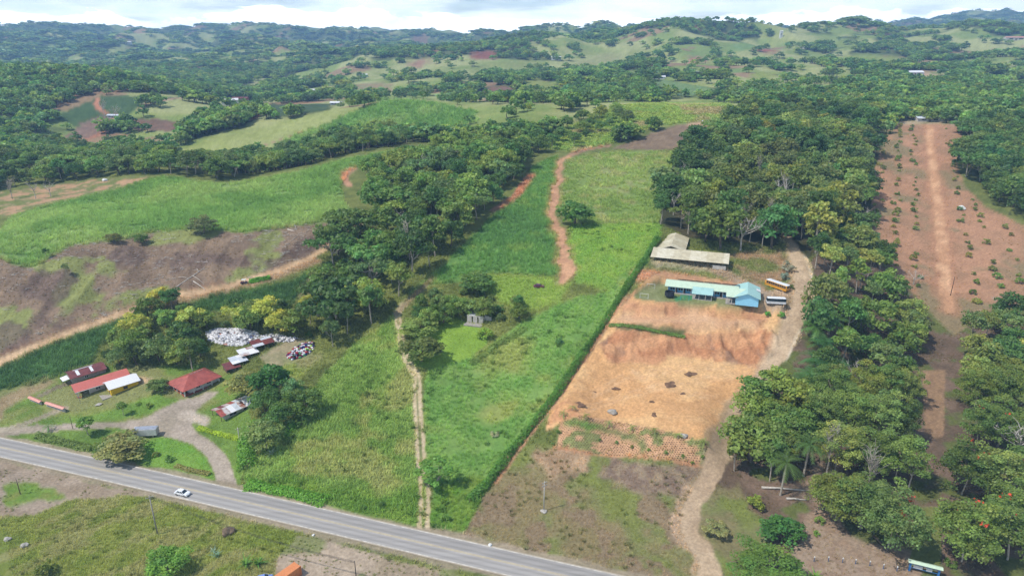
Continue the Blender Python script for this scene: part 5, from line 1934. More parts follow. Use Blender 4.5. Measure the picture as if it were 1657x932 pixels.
h = frame_at(181, 640, A45, 'house', 'small yellow house with a white tin roof', 'house')
w_b = walls(MB(), 0, 9, 0, 6.4, -0.5, 2.9)
gable_end(w_b, 0.0, 0, 6.4, 2.9, 3.9, 0.18)
gable_end(w_b, 8.82, 0, 6.4, 2.9, 3.9, 0.18)
w_b.build('wall', M_YEL, h)
gable_roof(h, 0, 9, 0, 6.4, 2.9, 4.0, M_WTIN, 0.7)
window(h, 'x-', 3.6, 5.0, 0.9, 2.1, 0.0, M_WOOD, M_DARK)
door(h, 'x-', 1.4, 2.4, 0.0, 2.1, 0.0, M_WOOD)
window(h, 'y-', 4, 5.4, 0.9, 2.0, 0.0, M_WOOD, M_DARK)
MB().box(-3.2, -0.1, -1.0, 6.0, -0.3, 0.05).build('patio_slab', M_GREY, h)

# big rusty hipped roof with veranda
h = frame_at(299, 643, radians(53), 'house', 'big house with a rusty red hipped roof and a pillared veranda', 'house')
LX, LY = 13.5, 10.5
walls(MB(), 2.6, LX, 1.2, LY, -0.4, 2.8).build('wall', M_WHITE, h)
MB().box(0, LX, 0, LY + 0.2, -0.7, 0.1).build('veranda_floor', M_BRICK, h)
for y in np.linspace(0.25, LY - 0.2, 5):
    MB().box(0.15, 0.45, y - 0.15, y + 0.15, 0.1, 2.72).build('pillar', M_WHITE, h)
for x in (3.6, 7.0, 10.4, 13.2):
    MB().box(x - 0.15, x + 0.15, 0.12, 0.42, 0.1, 2.72).build('pillar', M_WHITE, h)
MB().box(0.2, 0.4, 0.4, LY, 0.1, 0.75).build('veranda_railing', M_BRICK, h)
e = 0.7
ez, rz_ = 2.75, 5.0
A_, B_, C_, D_ = (-e, -e, ez - .2), (LX + e, -e, ez - .2), (LX + e, LY + e, ez - .2), (-e, LY + e, ez - .2)
R1, R2 = (LY / 2, LY / 2, rz_), (LX - LY / 2 + 2.2, LY / 2, rz_)
for pts in ((A_, B_, R2, R1), (C_, D_, R1, R2)):
    MB().slab(pts, 0.1).build('roof', M_RUST, h)
for pts in ((D_, A_, R1), (B_, C_, R2)):
    MB().slab(pts, 0.1).build('roof', M_RUST, h)
MB().tube([R1, R2], [0.14, 0.14], 6).build('ridge_cap', M_RTIN, h)
window(h, 'x-', 2.2, 3.6, 0.9, 2.1, 2.6, M_WHITE, M_DARK)
window(h, 'x-', 7.0, 8.6, 0.9, 2.1, 2.6, M_WHITE, M_DARK)
door(h, 'x-', 5.0, 6.0, 0.1, 2.2, 2.6, M_WOOD)
window(h, 'y-', 5.0, 6.6, 0.9, 2.1, 1.2, M_WHITE, M_DARK)
window(h, 'y-', 9.0, 10.6, 0.9, 2.1, 1.2, M_WHITE, M_DARK)

# rust streaked long shed
h = frame_at(358, 683, radians(50), 'shed', 'long white shed with rust streaked tin sheets on its roof', 'shed')
wb = walls(MB(), 1.6, 12, 0, 6, -0.4, 2.3)
gable_end(wb, 1.6, 0, 6, 2.3, 3.0)
gable_end(wb, 11.85, 0, 6, 2.3, 3.0)
wb.build('wall', M_OFFWH, h)
gable_roof(h, 0.6, 12, 0, 6, 2.3, 3.1, None, 0.6, panels=7, mats=[M_RUST, M_RTIN, M_RTIN, M_MAROON, M_WTIN, M_RTIN, M_GTIN, M_RUST, M_RTIN, M_GTIN, M_WTIN, M_RTIN, M_GTIN, M_WTIN])
for y in (0.2, 5.8):
    MB().box(0.2, 0.35, y - 0.08, y + 0.08, -0.3, 2.2).build('post', M_WOOD, h)
window(h, 'y-', 3.0, 5.6, 0.8, 1.8, 0.0, M_OFFWH, M_DARK)
window(h, 'y-', 8.0, 10.2, 0.8, 1.8, 0.0, M_OFFWH, M_DARK)
door(h, 'x-', 3.8, 4.8, 0.0, 2.0, 1.6, M_WOOD)

# stepped tin sheds climbing to the heap
STEP = [
    ((413, 571), 7.5, 4.5, 2.6, 3.4, M_MAROON, M_GTIN, 'shed with a maroon and grey tin roof, topmost of the stepped row beside the heap'),
    ((393, 585), 6.0, 5.0, 2.3, 3.0, M_WTIN, M_RTIN, 'shed with white and rusty roof sheets, second from the top of the stepped row'),
    ((379, 597), 5.0, 5.0, 2.2, 2.8, M_GTIN, M_WTIN, 'shed with a pale grey tin roof, third from the top of the stepped row'),
    ((369, 606), 4.5, 5.0, 2.0, 2.5, M_MAROON, M_MAROON, 'small shed with a dark maroon roof, lowest of the stepped row'),
]
for (pxy, L_, Wd, z0_, z1_, mA, mB, lb) in STEP:
    h = frame_at(pxy[0], pxy[1], radians(40), 'shed', lb, 'shed', group='stepped tin sheds')
    for k in range(3):
        a0, a1 = Wd * k / 3, Wd * (k + 1) / 3
        l0, l1 = z0_ + (z1_ - z0_) * k / 3, z0_ + (z1_ - z0_) * (k + 1) / 3
        for q in range(2):
            MB().slab([(-0.4 + (L_ + .8) * q / 2, a0 - (0.5 if k == 0 else 0), l0 + .01 * q), (-0.4 + (L_ + .8) * (q + 1) / 2, a0 - (0.5 if k == 0 else 0), l0 + .01 * q), (-0.4 + (L_ + .8) * (q + 1) / 2, a1 + 0.05, l1 + .01 * q), (-0.4 + (L_ + .8) * q / 2, a1 + 0.05, l1 + .01 * q)], 0.07).build('roof_sheet', (mA if (k + q) % 3 else mB), h)
    wb = MB()
    wb.box(0, L_, Wd - 0.15, Wd, -0.5, z1_ - 0.12)
    wb.box(0, 0.12, 1.2, Wd - 0.15, -0.5, z0_ + 0.1)
    wb.build('wall', M_WOOD, h)
    for x in (0.15, L_ / 2, L_ - 0.15):
        MB().box(x - 0.09, x + 0.09, 0.05, 0.23, -0.5, z0_ - 0.08).build('post', M_WOOD, h)

# boundary walls with pink tile caps
for (pa, pb, lb) in (((49, 648), (68, 655), 'pink capped garden wall left of the gate'), ((76, 657), (106, 667), 'pink capped garden wall right of the gate')):
    xa, ya, za = at(*pa)
    xb, yb, zb = at(*pb)
    L_ = hypot(xb - xa, yb - ya)
    h = empty('garden_wall', (xa, ya, min(za, zb)), atan2(yb - ya, xb - xa), lb, 'wall', 'garden walls at the gate')
    MB().box(0, L_, -0.12, 0.12, -0.3, 1.5).build('wall', M_OFFWH, h)
    nseg = max(3, int(L_ / 1.1))
    for k in range(nseg):
        a0, a1 = L_ * k / nseg, L_ * (k + 1) / nseg - 0.03
        MB().prismx([(-0.75, 1.45), (0, 1.85), (0.75, 1.45), (0.7, 1.40), (0, 1.78), (-0.7, 1.40)], a0, a1).build('cap_tile', M_PINK, h)

# ------------------------------------------------------------------ school and its sheds
AS = radians(-18)
zS = Z_SCHOOL
x, y = onplane(1080, 472, zS)
h = empty('school', (x, y, zS), AS, 'long school building with pale green and aqua tin roofs and blue walls', 'school')
wb = MB()
walls(wb, 0, 30, 0.0, 7, -0.3, 3.0)
wb.build('wall', M_BLUEW, h)
gable_roof(h, -0.6, 30, -0.6, 7.4, 3.0, 4.1, M_CREAM, 0.7)
MB().box(0, 30, -1.6, -0.02, -0.3, 0.08).build('walkway', M_GREY, h)
for k, x in enumerate(np.arange(3.8, 29, 3.9)):
    MB().slab([(x, 4.0, 4.3), (x + 3.7, 4.0, 4.3), (x + 3.7, 5.3, 4.22), (x, 5.3, 4.22)], 0.05).build('solar_panel', M_GLASS, h)
for x in (1.0, 4.6, 8.2, 20.5, 24.2):
    window(h, 'y-', x, x + 2.2, 1.0, 2.3, 0.0, M_SKYW, M_DARK)
for x in (3.35, 6.95, 22.9):
    door(h, 'y-', x, x + 1.0, 0.08, 2.2, 0.0, M_DARK)
for x in np.arange(0.2, 28, 3.4):
    if not 10.5 < x < 19.5:
        MB().box(x - 0.08, x + 0.08, -1.2, -1.04, 0.08, 2.62).build('post', M_OFFWH, h)
# projecting porch
MB().slab([(11, -6.2, 2.5), (20, -6.2, 2.5), (20, 0.2, 3.35), (11, 0.2, 3.35)], 0.12).build('porch_roof', M_AQUA, h)
MB().box(11.3, 19.7, -5.8, -0.1, -0.3, 0.06).build('porch_floor', M_GREY, h)
for x in (11.5, 14.2, 16.9, 19.5):
    MB().box(x - 0.1, x + 0.1, -5.7, -5.5, 0.06, 2.45).build('post', M_OFFWH, h)
# cross wing
wb = MB()
walls(wb, 29.6, 39.0, -6.0, 7.0, -0.3, 3.3)
wb.prism([(29.6, 3.29), (39.0, 3.29), (34.3, 4.75)], -6.0, -5.82)
wb.build('wing_wall', M_SKYW, h)
gable_roof(h, 29.6, 39.0, -6.0, 7.6, 3.3, 4.9, M_AQUA, 0.8, along='y')
MB().slab([(25.5, -6.6, 2.9), (30.4, -6.6, 2.9), (33.5, -0.4, 4.74), (25.5, -0.4, 4.2)], 0.12).build('side_roof', M_CREAM, h)
for x in (26, 28):
    MB().box(x - 0.1, x + 0.1, -6.2, -6.0, -0.2, 2.85).build('post', M_OFFWH, h)
MB().box(25.5, 29.5, -6.3, -0.1, -0.3, 0.07).build('terrace', M_GREY, h)
window(h, 'x+', -3, -1, 1.0, 2.2, 39.0, M_WHITE)
MB().slab([(38.0, 1.6, 3.95), (39.8, 1.6, 3.4), (39.8, 4.0, 3.4), (38.0, 4.0, 3.95)], 0.05).build('roof_patch', M_WTIN, h)

for _c in (h,):
    _c.scale = (0.895, 0.95, 1.0)

zD = Z_SHED - 0.7
x, y = onplane(1054, 424, zD)
h = empty('barn', (x, y, zD), AS, 'long open barn with a tan fibre sheet roof above the school', 'barn', 'open barns above the school')
nP = 14
for k in range(nP):
    a0, a1 = -0.5 + 33.0 * k / nP, -0.5 + 33.0 * (k + 1) / nP
    MB().slab([(a0, -0.8, 2.6 + .015 * (k % 2)), (a1, -0.8, 2.6 + .015 * (k % 2)), (a1, 10.0, 4.0 + .015 * (k % 2)), (a0, 10.0, 4.0 + .015 * (k % 2))], 0.08).build('roof_sheet', (M_TANTIN, M_TANTIN2)[(k * 5 // 3) % 2], h)
for x in np.arange(0.2, 32.5, 4.0):
    for y_ in (0.0, 9.4):
        MB().box(x - 0.1, x + 0.1, y_ - 0.1, y_ + 0.1, -0.5, 2.55 if y_ == 0 else 3.75).build('post', M_WOOD, h)
MB().box(0, 32, 9.5, 9.62, -0.4, 2.8).build('back_wall', M_WOOD, h)
MB().box(26, 31.5, -0.2, -0.05, -0.4, 1.3).build('front_board', M_OFFWH, h)

x, y = onplane(1061, 412, zD)
h = empty('barn', (x, y, zD), AS, 'gabled barn with a grey tan roof standing behind the long open barn', 'barn', 'open barns above the school')
gable_roof(h, 0.5, 12.5, 0.5, 23, 2.8, 4.6, M_TANTIN, 0.5, along='y', panels=6, mats=[M_TANTIN, M_TANTIN2, M_TANTIN])
for y_ in np.arange(1, 23, 5.4):
    for x in (0.7, 12.3):
        MB().box(x - 0.1, x + 0.1, y_ - 0.1, y_ + 0.1, -0.6, 2.75).build('post', M_WOOD, h)
MB().box(1.2, 11.8, 22.6, 22.75, -0.5, 2.7).build('back_wall', M_WOOD, h)

# white ruin in the thicket
h = frame_at(756, 521, radians(-16), 'ruin', 'roofless white walled ruin half hidden in the thicket', 'ruin', ymax=300)
wb = MB()
for a0, a1 in ((0, 1.9), (2.5, 4.2), (4.8, 6.6)):
    wb.box(a0, a1, 0, 0.2, -0.4, 2.6)
wb.box(0, 6.6, 0.005, 0.19, 2.6, 3.1)
wb.box(0, 0.2, 0.2, 5, -0.4, 2.6)
wb.box(6.4, 6.6, 0.2, 5, -0.4, 2.2)
wb.box(6.7, 9.5, 2.0, 2.2, -0.4, 2.6)
wb.build('wall', M_OFFWH, h)
MB().slab([(0.4, 0.6, 3.0), (3.2, 0.6, 2.9), (3.2, 4.6, 2.6), (0.4, 4.6, 2.7)], 0.08).build('roof_remnant', M_GTIN, h)
MB().box(-0.5, 6.8, -3.0, -0.05, -0.4, 0.03).build('slab', M_GREY, h)
# ------------------------------------------------------------------ vehicles
def paint_mat(name, c):
    return mat_plain(name, rgb(*c, 0.9), 0.3, spec=0.5, var=0.04, coat=0.4)


def wheel(root, x, y, r, w):
    s = 1 if y > 0 else -1
    ty = MB().tube([(x, y - w / 2, r), (x, y + w / 2, r)], [r, r], 16).build('wheel', M_TYRE, root)
    MB().tube([(x, y + s * (w / 2 - 0.02), r), (x, y + s * (w / 2 + 0.02), r)], [r * 0.62, r * 0.55], 12).build('rim', M_RIM, ty)


def make_car(px, py, ang, paint, label, L_=4.4, Wd=1.76, Hh=1.44, name='car', ymax=400, z=None):
    h = frame_at(px, py, ang, name, label, 'car', z=z, ymax=ymax)
    k = L_ / 4.4
    MB().prism([(-2.2 * k, 0.32), (-2.2 * k, 0.78), (-2.02 * k, 0.93), (-1.4 * k, 0.97), (1.0 * k, 0.95), (1.95 * k, 0.80), (2.18 * k, 0.62), (2.2 * k, 0.34)], -Wd / 2, Wd / 2).build('body', paint, h, False, 0.09)
    b0, b1, t0, t1 = -1.62 * k, 1.12 * k, -1.0 * k, 0.32 * k
    wb_, wt_ = Wd / 2 - 0.06, Wd / 2 - 0.26
    zt = Hh - 0.05
    vs = [(b0, -wb_, 0.94), (b1, -wb_, 0.94), (b1, wb_, 0.94), (b0, wb_, 0.94), (t0, -wt_, zt), (t1, -wt_, zt), (t1, wt_, zt), (t0, wt_, zt)]
    MB().add(vs, [(0, 1, 5, 4), (1, 2, 6, 5), (2, 3, 7, 6), (3, 0, 4, 7), (4, 5, 6, 7), (0, 3, 2, 1)]).build('windows', M_GLASS, h)
    MB().box(t0 - 0.02, t1 + 0.04, -wt_ - 0.02, wt_ + 0.02, zt - 0.01, Hh).build('roof', paint, h, False, 0.05)
    for a, b in ((0, 4), (1, 5), (2, 6), (3, 7)):
        MB().tube([vs[a], vs[b]], [0.06, 0.05], 5).build('pillar', paint, h)
    for s in (-1, 1):
        MB().tube([(-0.25 * k, s * wb_, 0.94), (-0.3 * k, s * wt_, zt)], [0.05, 0.05], 5).build('pillar', paint, h)
    for x in (-1.35 * k, 1.35 * k):
        for y in (-Wd / 2 + 0.1, Wd / 2 - 0.1):
            wheel(h, x, y, 0.32, 0.22)
    for y in (-Wd / 2 + 0.3, Wd / 2 - 0.3):
        MB().box(2.12 * k, 2.19 * k, y - 0.2, y + 0.2, 0.62, 0.74).build('headlight', M_RIM, h)
        MB().box(-2.23 * k, -2.16 * k, y - 0.18, y + 0.18, 0.68, 0.82).build('tail_light', paint_mat('red_lens', (150, 30, 28)), h)
    for y in (-Wd / 2 - 0.1, Wd / 2 + 0.1):
        MB().box(0.75 * k, 0.93 * k, y - 0.08, y + 0.08, 0.92, 1.06).build('mirror', paint, h)
    return h


P_WHITE = paint_mat('white_car_paint', (236, 238, 240))
P_MAROON = paint_mat('maroon_car_paint', (110, 34, 62))
P_BLUE = paint_mat('blue_car_paint', (120, 146, 206))
P_ORANGE = paint_mat('bus_orange', (232, 164, 50))
P_BLACK = paint_mat('black_trim', (34, 36, 44))
d = HWL[np.argmin(np.hypot(HWL[:, 0] - onplane(296, 799)[0], HWL[:, 1] - onplane(296, 799)[1]))]
k_ = int(np.argmin(np.hypot(HWL[:, 0] - d[0], HWL[:, 1] - d[1])))
dv = HWL[k_ + 1] - HWL[k_ - 1]
car_ = make_car(296, 801, atan2(dv[1], dv[0]), P_WHITE, 'white sedan driving on the highway', z=0.03)
make_car(872, 465, radians(-4), P_MAROON, 'dark maroon car parked in the grass of the long field')
make_car(427, 940, radians(20), P_BLUE, 'pale blue car at the bottom edge beside the orange container', Hh=1.6)


def make_bus(px, py, ang, L_, Wd, Hh, paint, roofm, lower, label, nwin, cat='bus', name='bus', z=None, strip=None):
    h = frame_at(px, py, ang, name, label, cat, z=z, ymax=400)
    hl, hw = L_ / 2, Wd / 2
    MB().box(-hl, hl, -hw, hw, 0.45, Hh * 0.54).build('lower_body', lower, h, False, 0.1)
    MB().prism([(-hl + 0.03, Hh * 0.54), (hl - 0.05, Hh * 0.54), (hl - 0.25, Hh - 0.16), (-hl + 0.08, Hh - 0.16)], -hw + 0.03, hw - 0.03).build('upper_body', paint, h)
    MB().prism([(-hl + 0.04, Hh - 0.158), (hl - 0.2, Hh - 0.158), (hl - 0.5, Hh), (-hl + 0.25, Hh)], -hw, hw).build('roof', roofm, h, False, 0.08)
    for s in (-1, 1):
        for q in range(nwin):
            a0 = -hl + 0.35 + (L_ - 1.0) * q / nwin
            a1 = a0 + (L_ - 1.0) / nwin - 0.12
            y0, y1 = sorted((s * (hw - 0.028), s * (hw + 0.015)))
            MB().box(a0, a1, y0, y1, Hh * 0.57, Hh * 0.86).build('window', M_GLASS, h)
        if strip:
            y0, y1 = sorted((s * (hw + 0.002), s * (hw + 0.02)))
            MB().box(-hl + 0.1, hl - 0.1, y0, y1, Hh * 0.44, Hh * 0.50).build('side_stripe', strip, h)
        for x in (-hl * 0.56, hl * 0.62):
            wheel(h, x, s * (hw - 0.14), 0.45, 0.26)
    MB().box(-hl - 0.03, -hl + 0.02, -hw * 0.75, hw * 0.75, Hh * 0.58, Hh * 0.88).build('rear_window', M_GLASS, h)
    MB().slab([(hl - 0.02, -hw * 0.85, Hh * 0.56), (hl - 0.02, hw * 0.85, Hh * 0.56), (hl - 0.2, hw * 0.8, Hh * 0.9), (hl - 0.2, -hw * 0.8, Hh * 0.9)], 0.05).build('windscreen', M_GLASS, h)
    for y in (-hw * 0.7, hw * 0.7):
        MB().box(hl - 0.01, hl + 0.05, y - 0.16, y + 0.16, 0.75, 0.95).build('headlight', M_RIM, h)
        MB().box(-hl - 0.05, -hl + 0.01, y - 0.14, y + 0.14, 0.9, 1.1).build('tail_light', paint_mat('red_lens', (150, 30, 28)), h)
    MB().box(-hl - 0.12, -hl - 0.003, -hw * 0.9, hw * 0.9, 0.42, 0.62).build('bumper', P_BLACK, h)
    MB().box(hl + 0.003, hl + 0.12, -hw * 0.9, hw * 0.9, 0.42, 0.62).build('bumper', P_BLACK, h)
    return h


make_bus(1257, 467, radians(123), 10.4, 2.4, 2.9, P_ORANGE, P_WHITE, P_ORANGE, 'orange bus with a white roof parked above the school yard', 9, strip=P_BLACK)
make_bus(1255, 492, radians(172), 7.2, 2.1, 2.7, P_BLACK, P_WHITE, P_WHITE, 'white minibus with dark windows parked beside the school', 6, 'minibus', 'minibus', strip=P_BLACK)

# white box trailer beside the drive
h = frame_at(248, 705, radians(6), 'trailer', 'white box trailer half hidden by the spreading tree', 'trailer', ymax=300)
MB().box(-5.5, 1.6, -1.2, 1.2, 0.8, 3.0).build('box', M_WHITE, h, False, 0.04)
MB().box(-5.3, 1.5, -1.1, 1.1, 3.003, 3.06).build('roof', mat_plain('grey_blue_top', rgb(150, 156, 168), 0.6), h)
MB().box(-5.4, 1.5, -0.5, 0.5, 0.55, 0.8).build('chassis', M_DARK, h)
for x in (-4.2, -3.2, 0.4):
    for y in (-1.0, 1.0):
        wheel(h, x, y, 0.42, 0.25)
for y in (-0.6, 0.6):
    MB().box(1.602, 1.64, y - 0.55, y + 0.55, 0.85, 2.9).build('rear_door', M_OFFWH, h)

# orange shipping container at the bottom edge
P_CONT = mat_tin('orange_container', rgb(222, 140, 84, K1), rgb(204, 120, 68, K1), 0.45, 18)
h = frame_at(466, 938, radians(54), 'container', 'orange steel container at the bottom edge of the gravel lot', 'container', ymax=300)
for a, b in (((-3.0, 3.0, -1.2, -1.16, 0.1, 2.5), 'side_panel'), ((-3.0, 3.0, 1.16, 1.2, 0.1, 2.5), 'side_panel'), ((2.96, 3.0, -1.16, 1.16, 0.1, 2.5), 'end_panel'), ((-3.0, -2.96, -1.16, 1.16, 0.1, 2.5), 'door_panel'), ((-3.0, 3.0, -1.2, 1.2, 2.502, 2.58), 'roof'), ((-3, 3, -1.15, 1.15, 0.0, 0.1), 'floor')):
    MB().box(*a).build(b, P_CONT, h)
for x in (-3.0, 3.0):
    for y in (-1.2, 1.2):
        MB().box(x - 0.09, x + 0.09, y - 0.09, y + 0.09, 0.0, 2.62).build('corner_post', P_CONT, h)
for x in np.linspace(-2.7, 2.7, 10):
    MB().box(x - 0.06, x + 0.06, -1.24, -1.201, 0.15, 2.45).build('rib', P_CONT, h)

# small farm buggy with a white canopy on the sandy track
h = frame_at(395, 459, radians(15), 'farm_buggy', 'small dark red farm buggy with a white canopy on the sandy track', 'buggy', ymax=400)
MB().prism([(-1.5, 0.45), (-1.5, 0.95), (-0.4, 1.0), (-0.2, 0.75), (0.5, 0.75), (0.7, 1.05), (1.5, 0.9), (1.5, 0.45)], -0.65, 0.65).build('body', paint_mat('dark_red_paint', (110, 40, 42)), h, False, 0.06)
MB().slab([(-0.9, -0.8, 1.95), (0.9, -0.8, 1.95), (0.9, 0.8, 1.98), (-0.9, 0.8, 1.98)], 0.07).build('canopy', M_WHITE, h)
for x in (-0.8, 0.75):
    for y in (-0.6, 0.6):
        MB().box(x - 0.04, x + 0.04, y - 0.04, y + 0.04, 0.9, 1.9).build('post', P_BLACK, h)
        wheel(h, x * 1.25, y * 1.15, 0.42, 0.26)
MB().box(-0.35, 0.1, -0.5, 0.5, 0.76, 1.0).build('seat', P_BLACK, h)
# ------------------------------------------------------------------ poles, signs, walls, heaps
def pole(px, py, H_, r0, mat, label, arms=0, arm_w=1.8, name='utility_pole', ymax=400, lamp=False):
    h = frame_at(px, py, radians(30), name, label, 'pole', ymax=ymax)
    MB().tube([(0, 0, -0.5), (0, 0, H_ * 0.5), (0, 0, H_)], [r0, r0 * 0.85, r0 * 0.65], 9).build('shaft', mat, h, True)
    for k in range(arms):
        z = H_ - 0.5 - 0.9 * k
        a = MB().box(-arm_w / 2, arm_w / 2, -r0 * 0.6 - 0.1, -r0 * 0.6, z - 0.07, z + 0.07).build('crossarm', M_WOOD if mat is M_WOOD else M_GREY, h)
        for x in (-arm_w / 2 + 0.12, 0.35, arm_w / 2 - 0.12):
            MB().tube([(x, -r0 * 0.6 - 0.05, z + 0.07), (x, -r0 * 0.6 - 0.05, z + 0.3)], [0.06, 0.04], 6).build('insulator', M_WHITE, a)
    return h


pole(255, 864, 12.0, 0.19, M_GREY, 'tall grey concrete utility pole in the grass below the white sedan', 1)
pole(33, 799, 5.2, 0.14, M_WOOD, 'short dark wooden post on the gravel at the left edge')
pole(577, 940, 6.0, 0.12, M_DARK, 'thin black post on the gravel lot at the bottom edge')
pole(880, 826, 9.5, 0.17, M_OFFWH, 'pale power pole with crossarms in the vacant lot', 2, 1.6)
pole(388, 714, 5.0, 0.18, M_OFFWH, 'short white pole with a crossarm at the end of the yellow hedge', 1, 1.6)
pole(118, 694, 4.6, 0.11, M_WOOD, 'thin wooden pole beside the gravel drive')
pole(1538, 478, 9.0, 0.14, M_DARK, 'dark pole beside the dirt road at the foot of the plantation')
pole(130, 652, 3.6, 0.07, M_OFFWH, 'thin pale pole with a bar on the lawn before the red house', 1, 1.0)
pole(1536, 198, 9.0, 0.16, M_GREY, 'grey pole at the top edge of the plantation', 1, ymax=900)
pole(441, 528, 8.0, 0.12, M_OFFWH, 'pale bare pole standing in the belt behind the heap')

# cables slung between the concrete pole and the black post
pa_, pb_ = np.array(at(255, 864)), np.array(at(577, 940))
for k in range(3):
    a_ = pa_ + np.array([0.7 - 0.7 * k, 0.0, 11.6])
    b_ = pb_ + np.array([0.0, 0.0, 5.9 - 0.25 * k])
    pts_ = [a_ * (1 - t) + b_ * t - np.array([0, 0, 1.6 * 4 * t * (1 - t)]) for t in np.linspace(0, 1, 13)]
    o = MB().tube(pts_, [0.03] * 13, 5).build('cable', M_DARK)
    tag(o, 'thin cable from concrete pole to black post, %s of three' % ('outer one nearest the highway', 'middle one', 'outer one farthest from the highway')[k], 'cable', 'cables beside the highway')

# entrance sign
x0_, y0_, z0_ = at(1470, 922)
x1_, y1_, z1_ = at(1518, 934)
ang = atan2(y1_ - y0_, x1_ - x0_)
LS = hypot(x1_ - x0_, y1_ - y0_)
M_BLUEP = mat_plain('blue_post_paint', rgb(70, 130, 190, K1), 0.6)
h = empty('entrance_sign', (x0_, y0_, min(z0_, z1_)), ang, 'entrance sign with a pale green roof, blue posts and two white boards', 'sign')
for x in (0.1, LS - 0.1):
    MB().box(x - 0.2, x + 0.2, -0.2, 0.2, -0.4, 2.7).build('post', M_BLUEP, h)
MB().slab([(-0.5, -0.7, 2.72), (LS + 0.5, -0.7, 2.72), (LS + 0.5, 0.05, 3.0), (-0.5, 0.05, 3.0)], 0.1).build('roof', M_CREAM, h)
MB().slab([(-0.5, 0.75, 2.72), (LS + 0.5, 0.75, 2.72), (LS + 0.5, 0.06, 3.0), (-0.5, 0.06, 3.0)], 0.1).build('roof', M_CREAM, h)
for a0, a1 in ((LS * 0.13, LS * 0.44), (LS * 0.56, LS * 0.76)):
    MB().box(a0, a1, -0.05, 0.05, 1.1, 1.9).build('board', M_WHITE, h)
for z in (1.0, 2.0):
    MB().box(0.3, LS - 0.3, -0.04, 0.04, z - 0.05, z + 0.05).build('rail', M_BLUEP, h)

# row of stakes with white caps
STK = [(1317, 908), (1340, 908), (1363, 910), (1384, 912), (1407, 915), (1429, 920), (1451, 924)]
M_STAKE = mat_plain('blue_grey_stake', rgb(110, 122, 150, K1), 0.7)
for k, (px, py) in enumerate(STK):
    h = frame_at(px, py, 0, 'stake', 'blue grey stake with a white cap, %s from the round green tree in the row' % ('first second third fourth fifth sixth seventh'.split()[k]), 'stake', group='row of stakes in front of the orchard')
    MB().tube([(0, 0, -0.3), (0, 0, 1.2)], [0.12, 0.10], 7).build('shaft', M_STAKE, h)
    MB().tube([(0, 0, 1.2), (0, 0, 1.45)], [0.16, 0.14], 8).build('cap', M_WHITE, h)

# football goals and trampoline on the school lawn
for (px, py, lb) in ((1053, 467, 'white football goal at the far side of the school lawn'), (1042, 483, 'white football goal at the near side of the school lawn')):
    h = frame_at(px, py, radians(-18), 'football_goal', lb, 'goal', group='football goals on the school lawn')
    f = MB()
    f.tube([(-1.6, 0, 0), (-1.6, 0, 2.0)], [0.07, 0.07], 6).tube([(1.6, 0, 0), (1.6, 0, 2.0)], [0.07, 0.07], 6).tube([(-1.65, 0, 2.0), (1.65, 0, 2.0)], [0.07, 0.07], 6)
    f.build('frame', M_WHITE, h)
    b = MB()
    b.tube([(-1.6, 0, 2.0), (-1.6, 1.0, 0.05)], [0.04, 0.04], 5).tube([(1.6, 0, 2.0), (1.6, 1.0, 0.05)], [0.04, 0.04], 5).tube([(-1.6, 1.0, 0.05), (1.6, 1.0, 0.05)], [0.04, 0.04], 5)
    b.build('back_frame', M_WHITE, h)
h = frame_at(1083, 481, 0, 'trampoline', 'dark netted trampoline at the left end of the school', 'trampoline')
MB().tube([(0, 0, 0.75), (0, 0, 0.82)], [1.8, 1.8], 20).build('mat', M_DARK, h)
nt_ = MB()
for k in range(20):
    a, b = 2 * pi * k / 20, 2 * pi * (k + 1) / 20
    nt_.add([(1.8 * cos(a), 1.8 * sin(a), 0.83), (1.8 * cos(b), 1.8 * sin(b), 0.83), (1.8 * cos(b), 1.8 * sin(b), 2.5), (1.8 * cos(a), 1.8 * sin(a), 2.5)], [(0, 1, 2, 3)])
nt_.build('net', mat_plain('dark_net', rgb(46, 50, 58), 0.9), h)
for k in range(6):
    a = 2 * pi * k / 6
    MB().tube([(1.86 * cos(a), 1.86 * sin(a), -0.1), (1.86 * cos(a), 1.86 * sin(a), 2.55)], [0.05, 0.05], 6).build('post', M_DARK, h)
# playground swing on the green mat
h = frame_at(1108, 485, radians(-18), 'swing', 'small playground swing frame on the green mat', 'swing')
for x in (-1.6, 1.6):
    MB().tube([(x, -0.9, 0), (x, 0, 2.1), (x, 0.9, 0)], [0.05, 0.05, 0.05], 6).build('leg', M_BLUEP, h)
MB().tube([(-1.7, 0, 2.1), (1.7, 0, 2.1)], [0.05, 0.05], 6).build('beam', M_BLUEP, h)
for x in (-0.7, 0.7):
    q = MB().box(x - 0.25, x + 0.25, -0.15, 0.15, 0.45, 0.5).build('seat', paint_mat('red_seat', (170, 50, 40)), h)
    MB().box(x - 0.22, x - 0.2, -0.01, 0.01, 0.5, 2.08).box(x + 0.2, x + 0.22, -0.01, 0.01, 0.5, 2.08).build('chain', M_RIM, q)


# lumps: bags, stones, ash piles
def lump(seed, n=2, sq=0.7, rough=0.3):
    r = np.random.default_rng(seed)
    bm = bmesh.new()
    bmesh.ops.create_icosphere(bm, subdivisions=n, radius=1.0)
    ph = r.uniform(0, 6, 9)
    for v in bm.verts:
        c = v.co
        k = 1 + rough * (sin(c.x * 3.1 + ph[0]) * sin(c.y * 2.7 + ph[1]) + 0.6 * sin(c.z * 4.3 + ph[2]) * sin(c.x * 4.9 + ph[3]))
        v.co = c * k
        v.co.z *= sq
    me = bpy.data.meshes.new('lump')
    bm.to_mesh(me)
    bm.free()
    return me


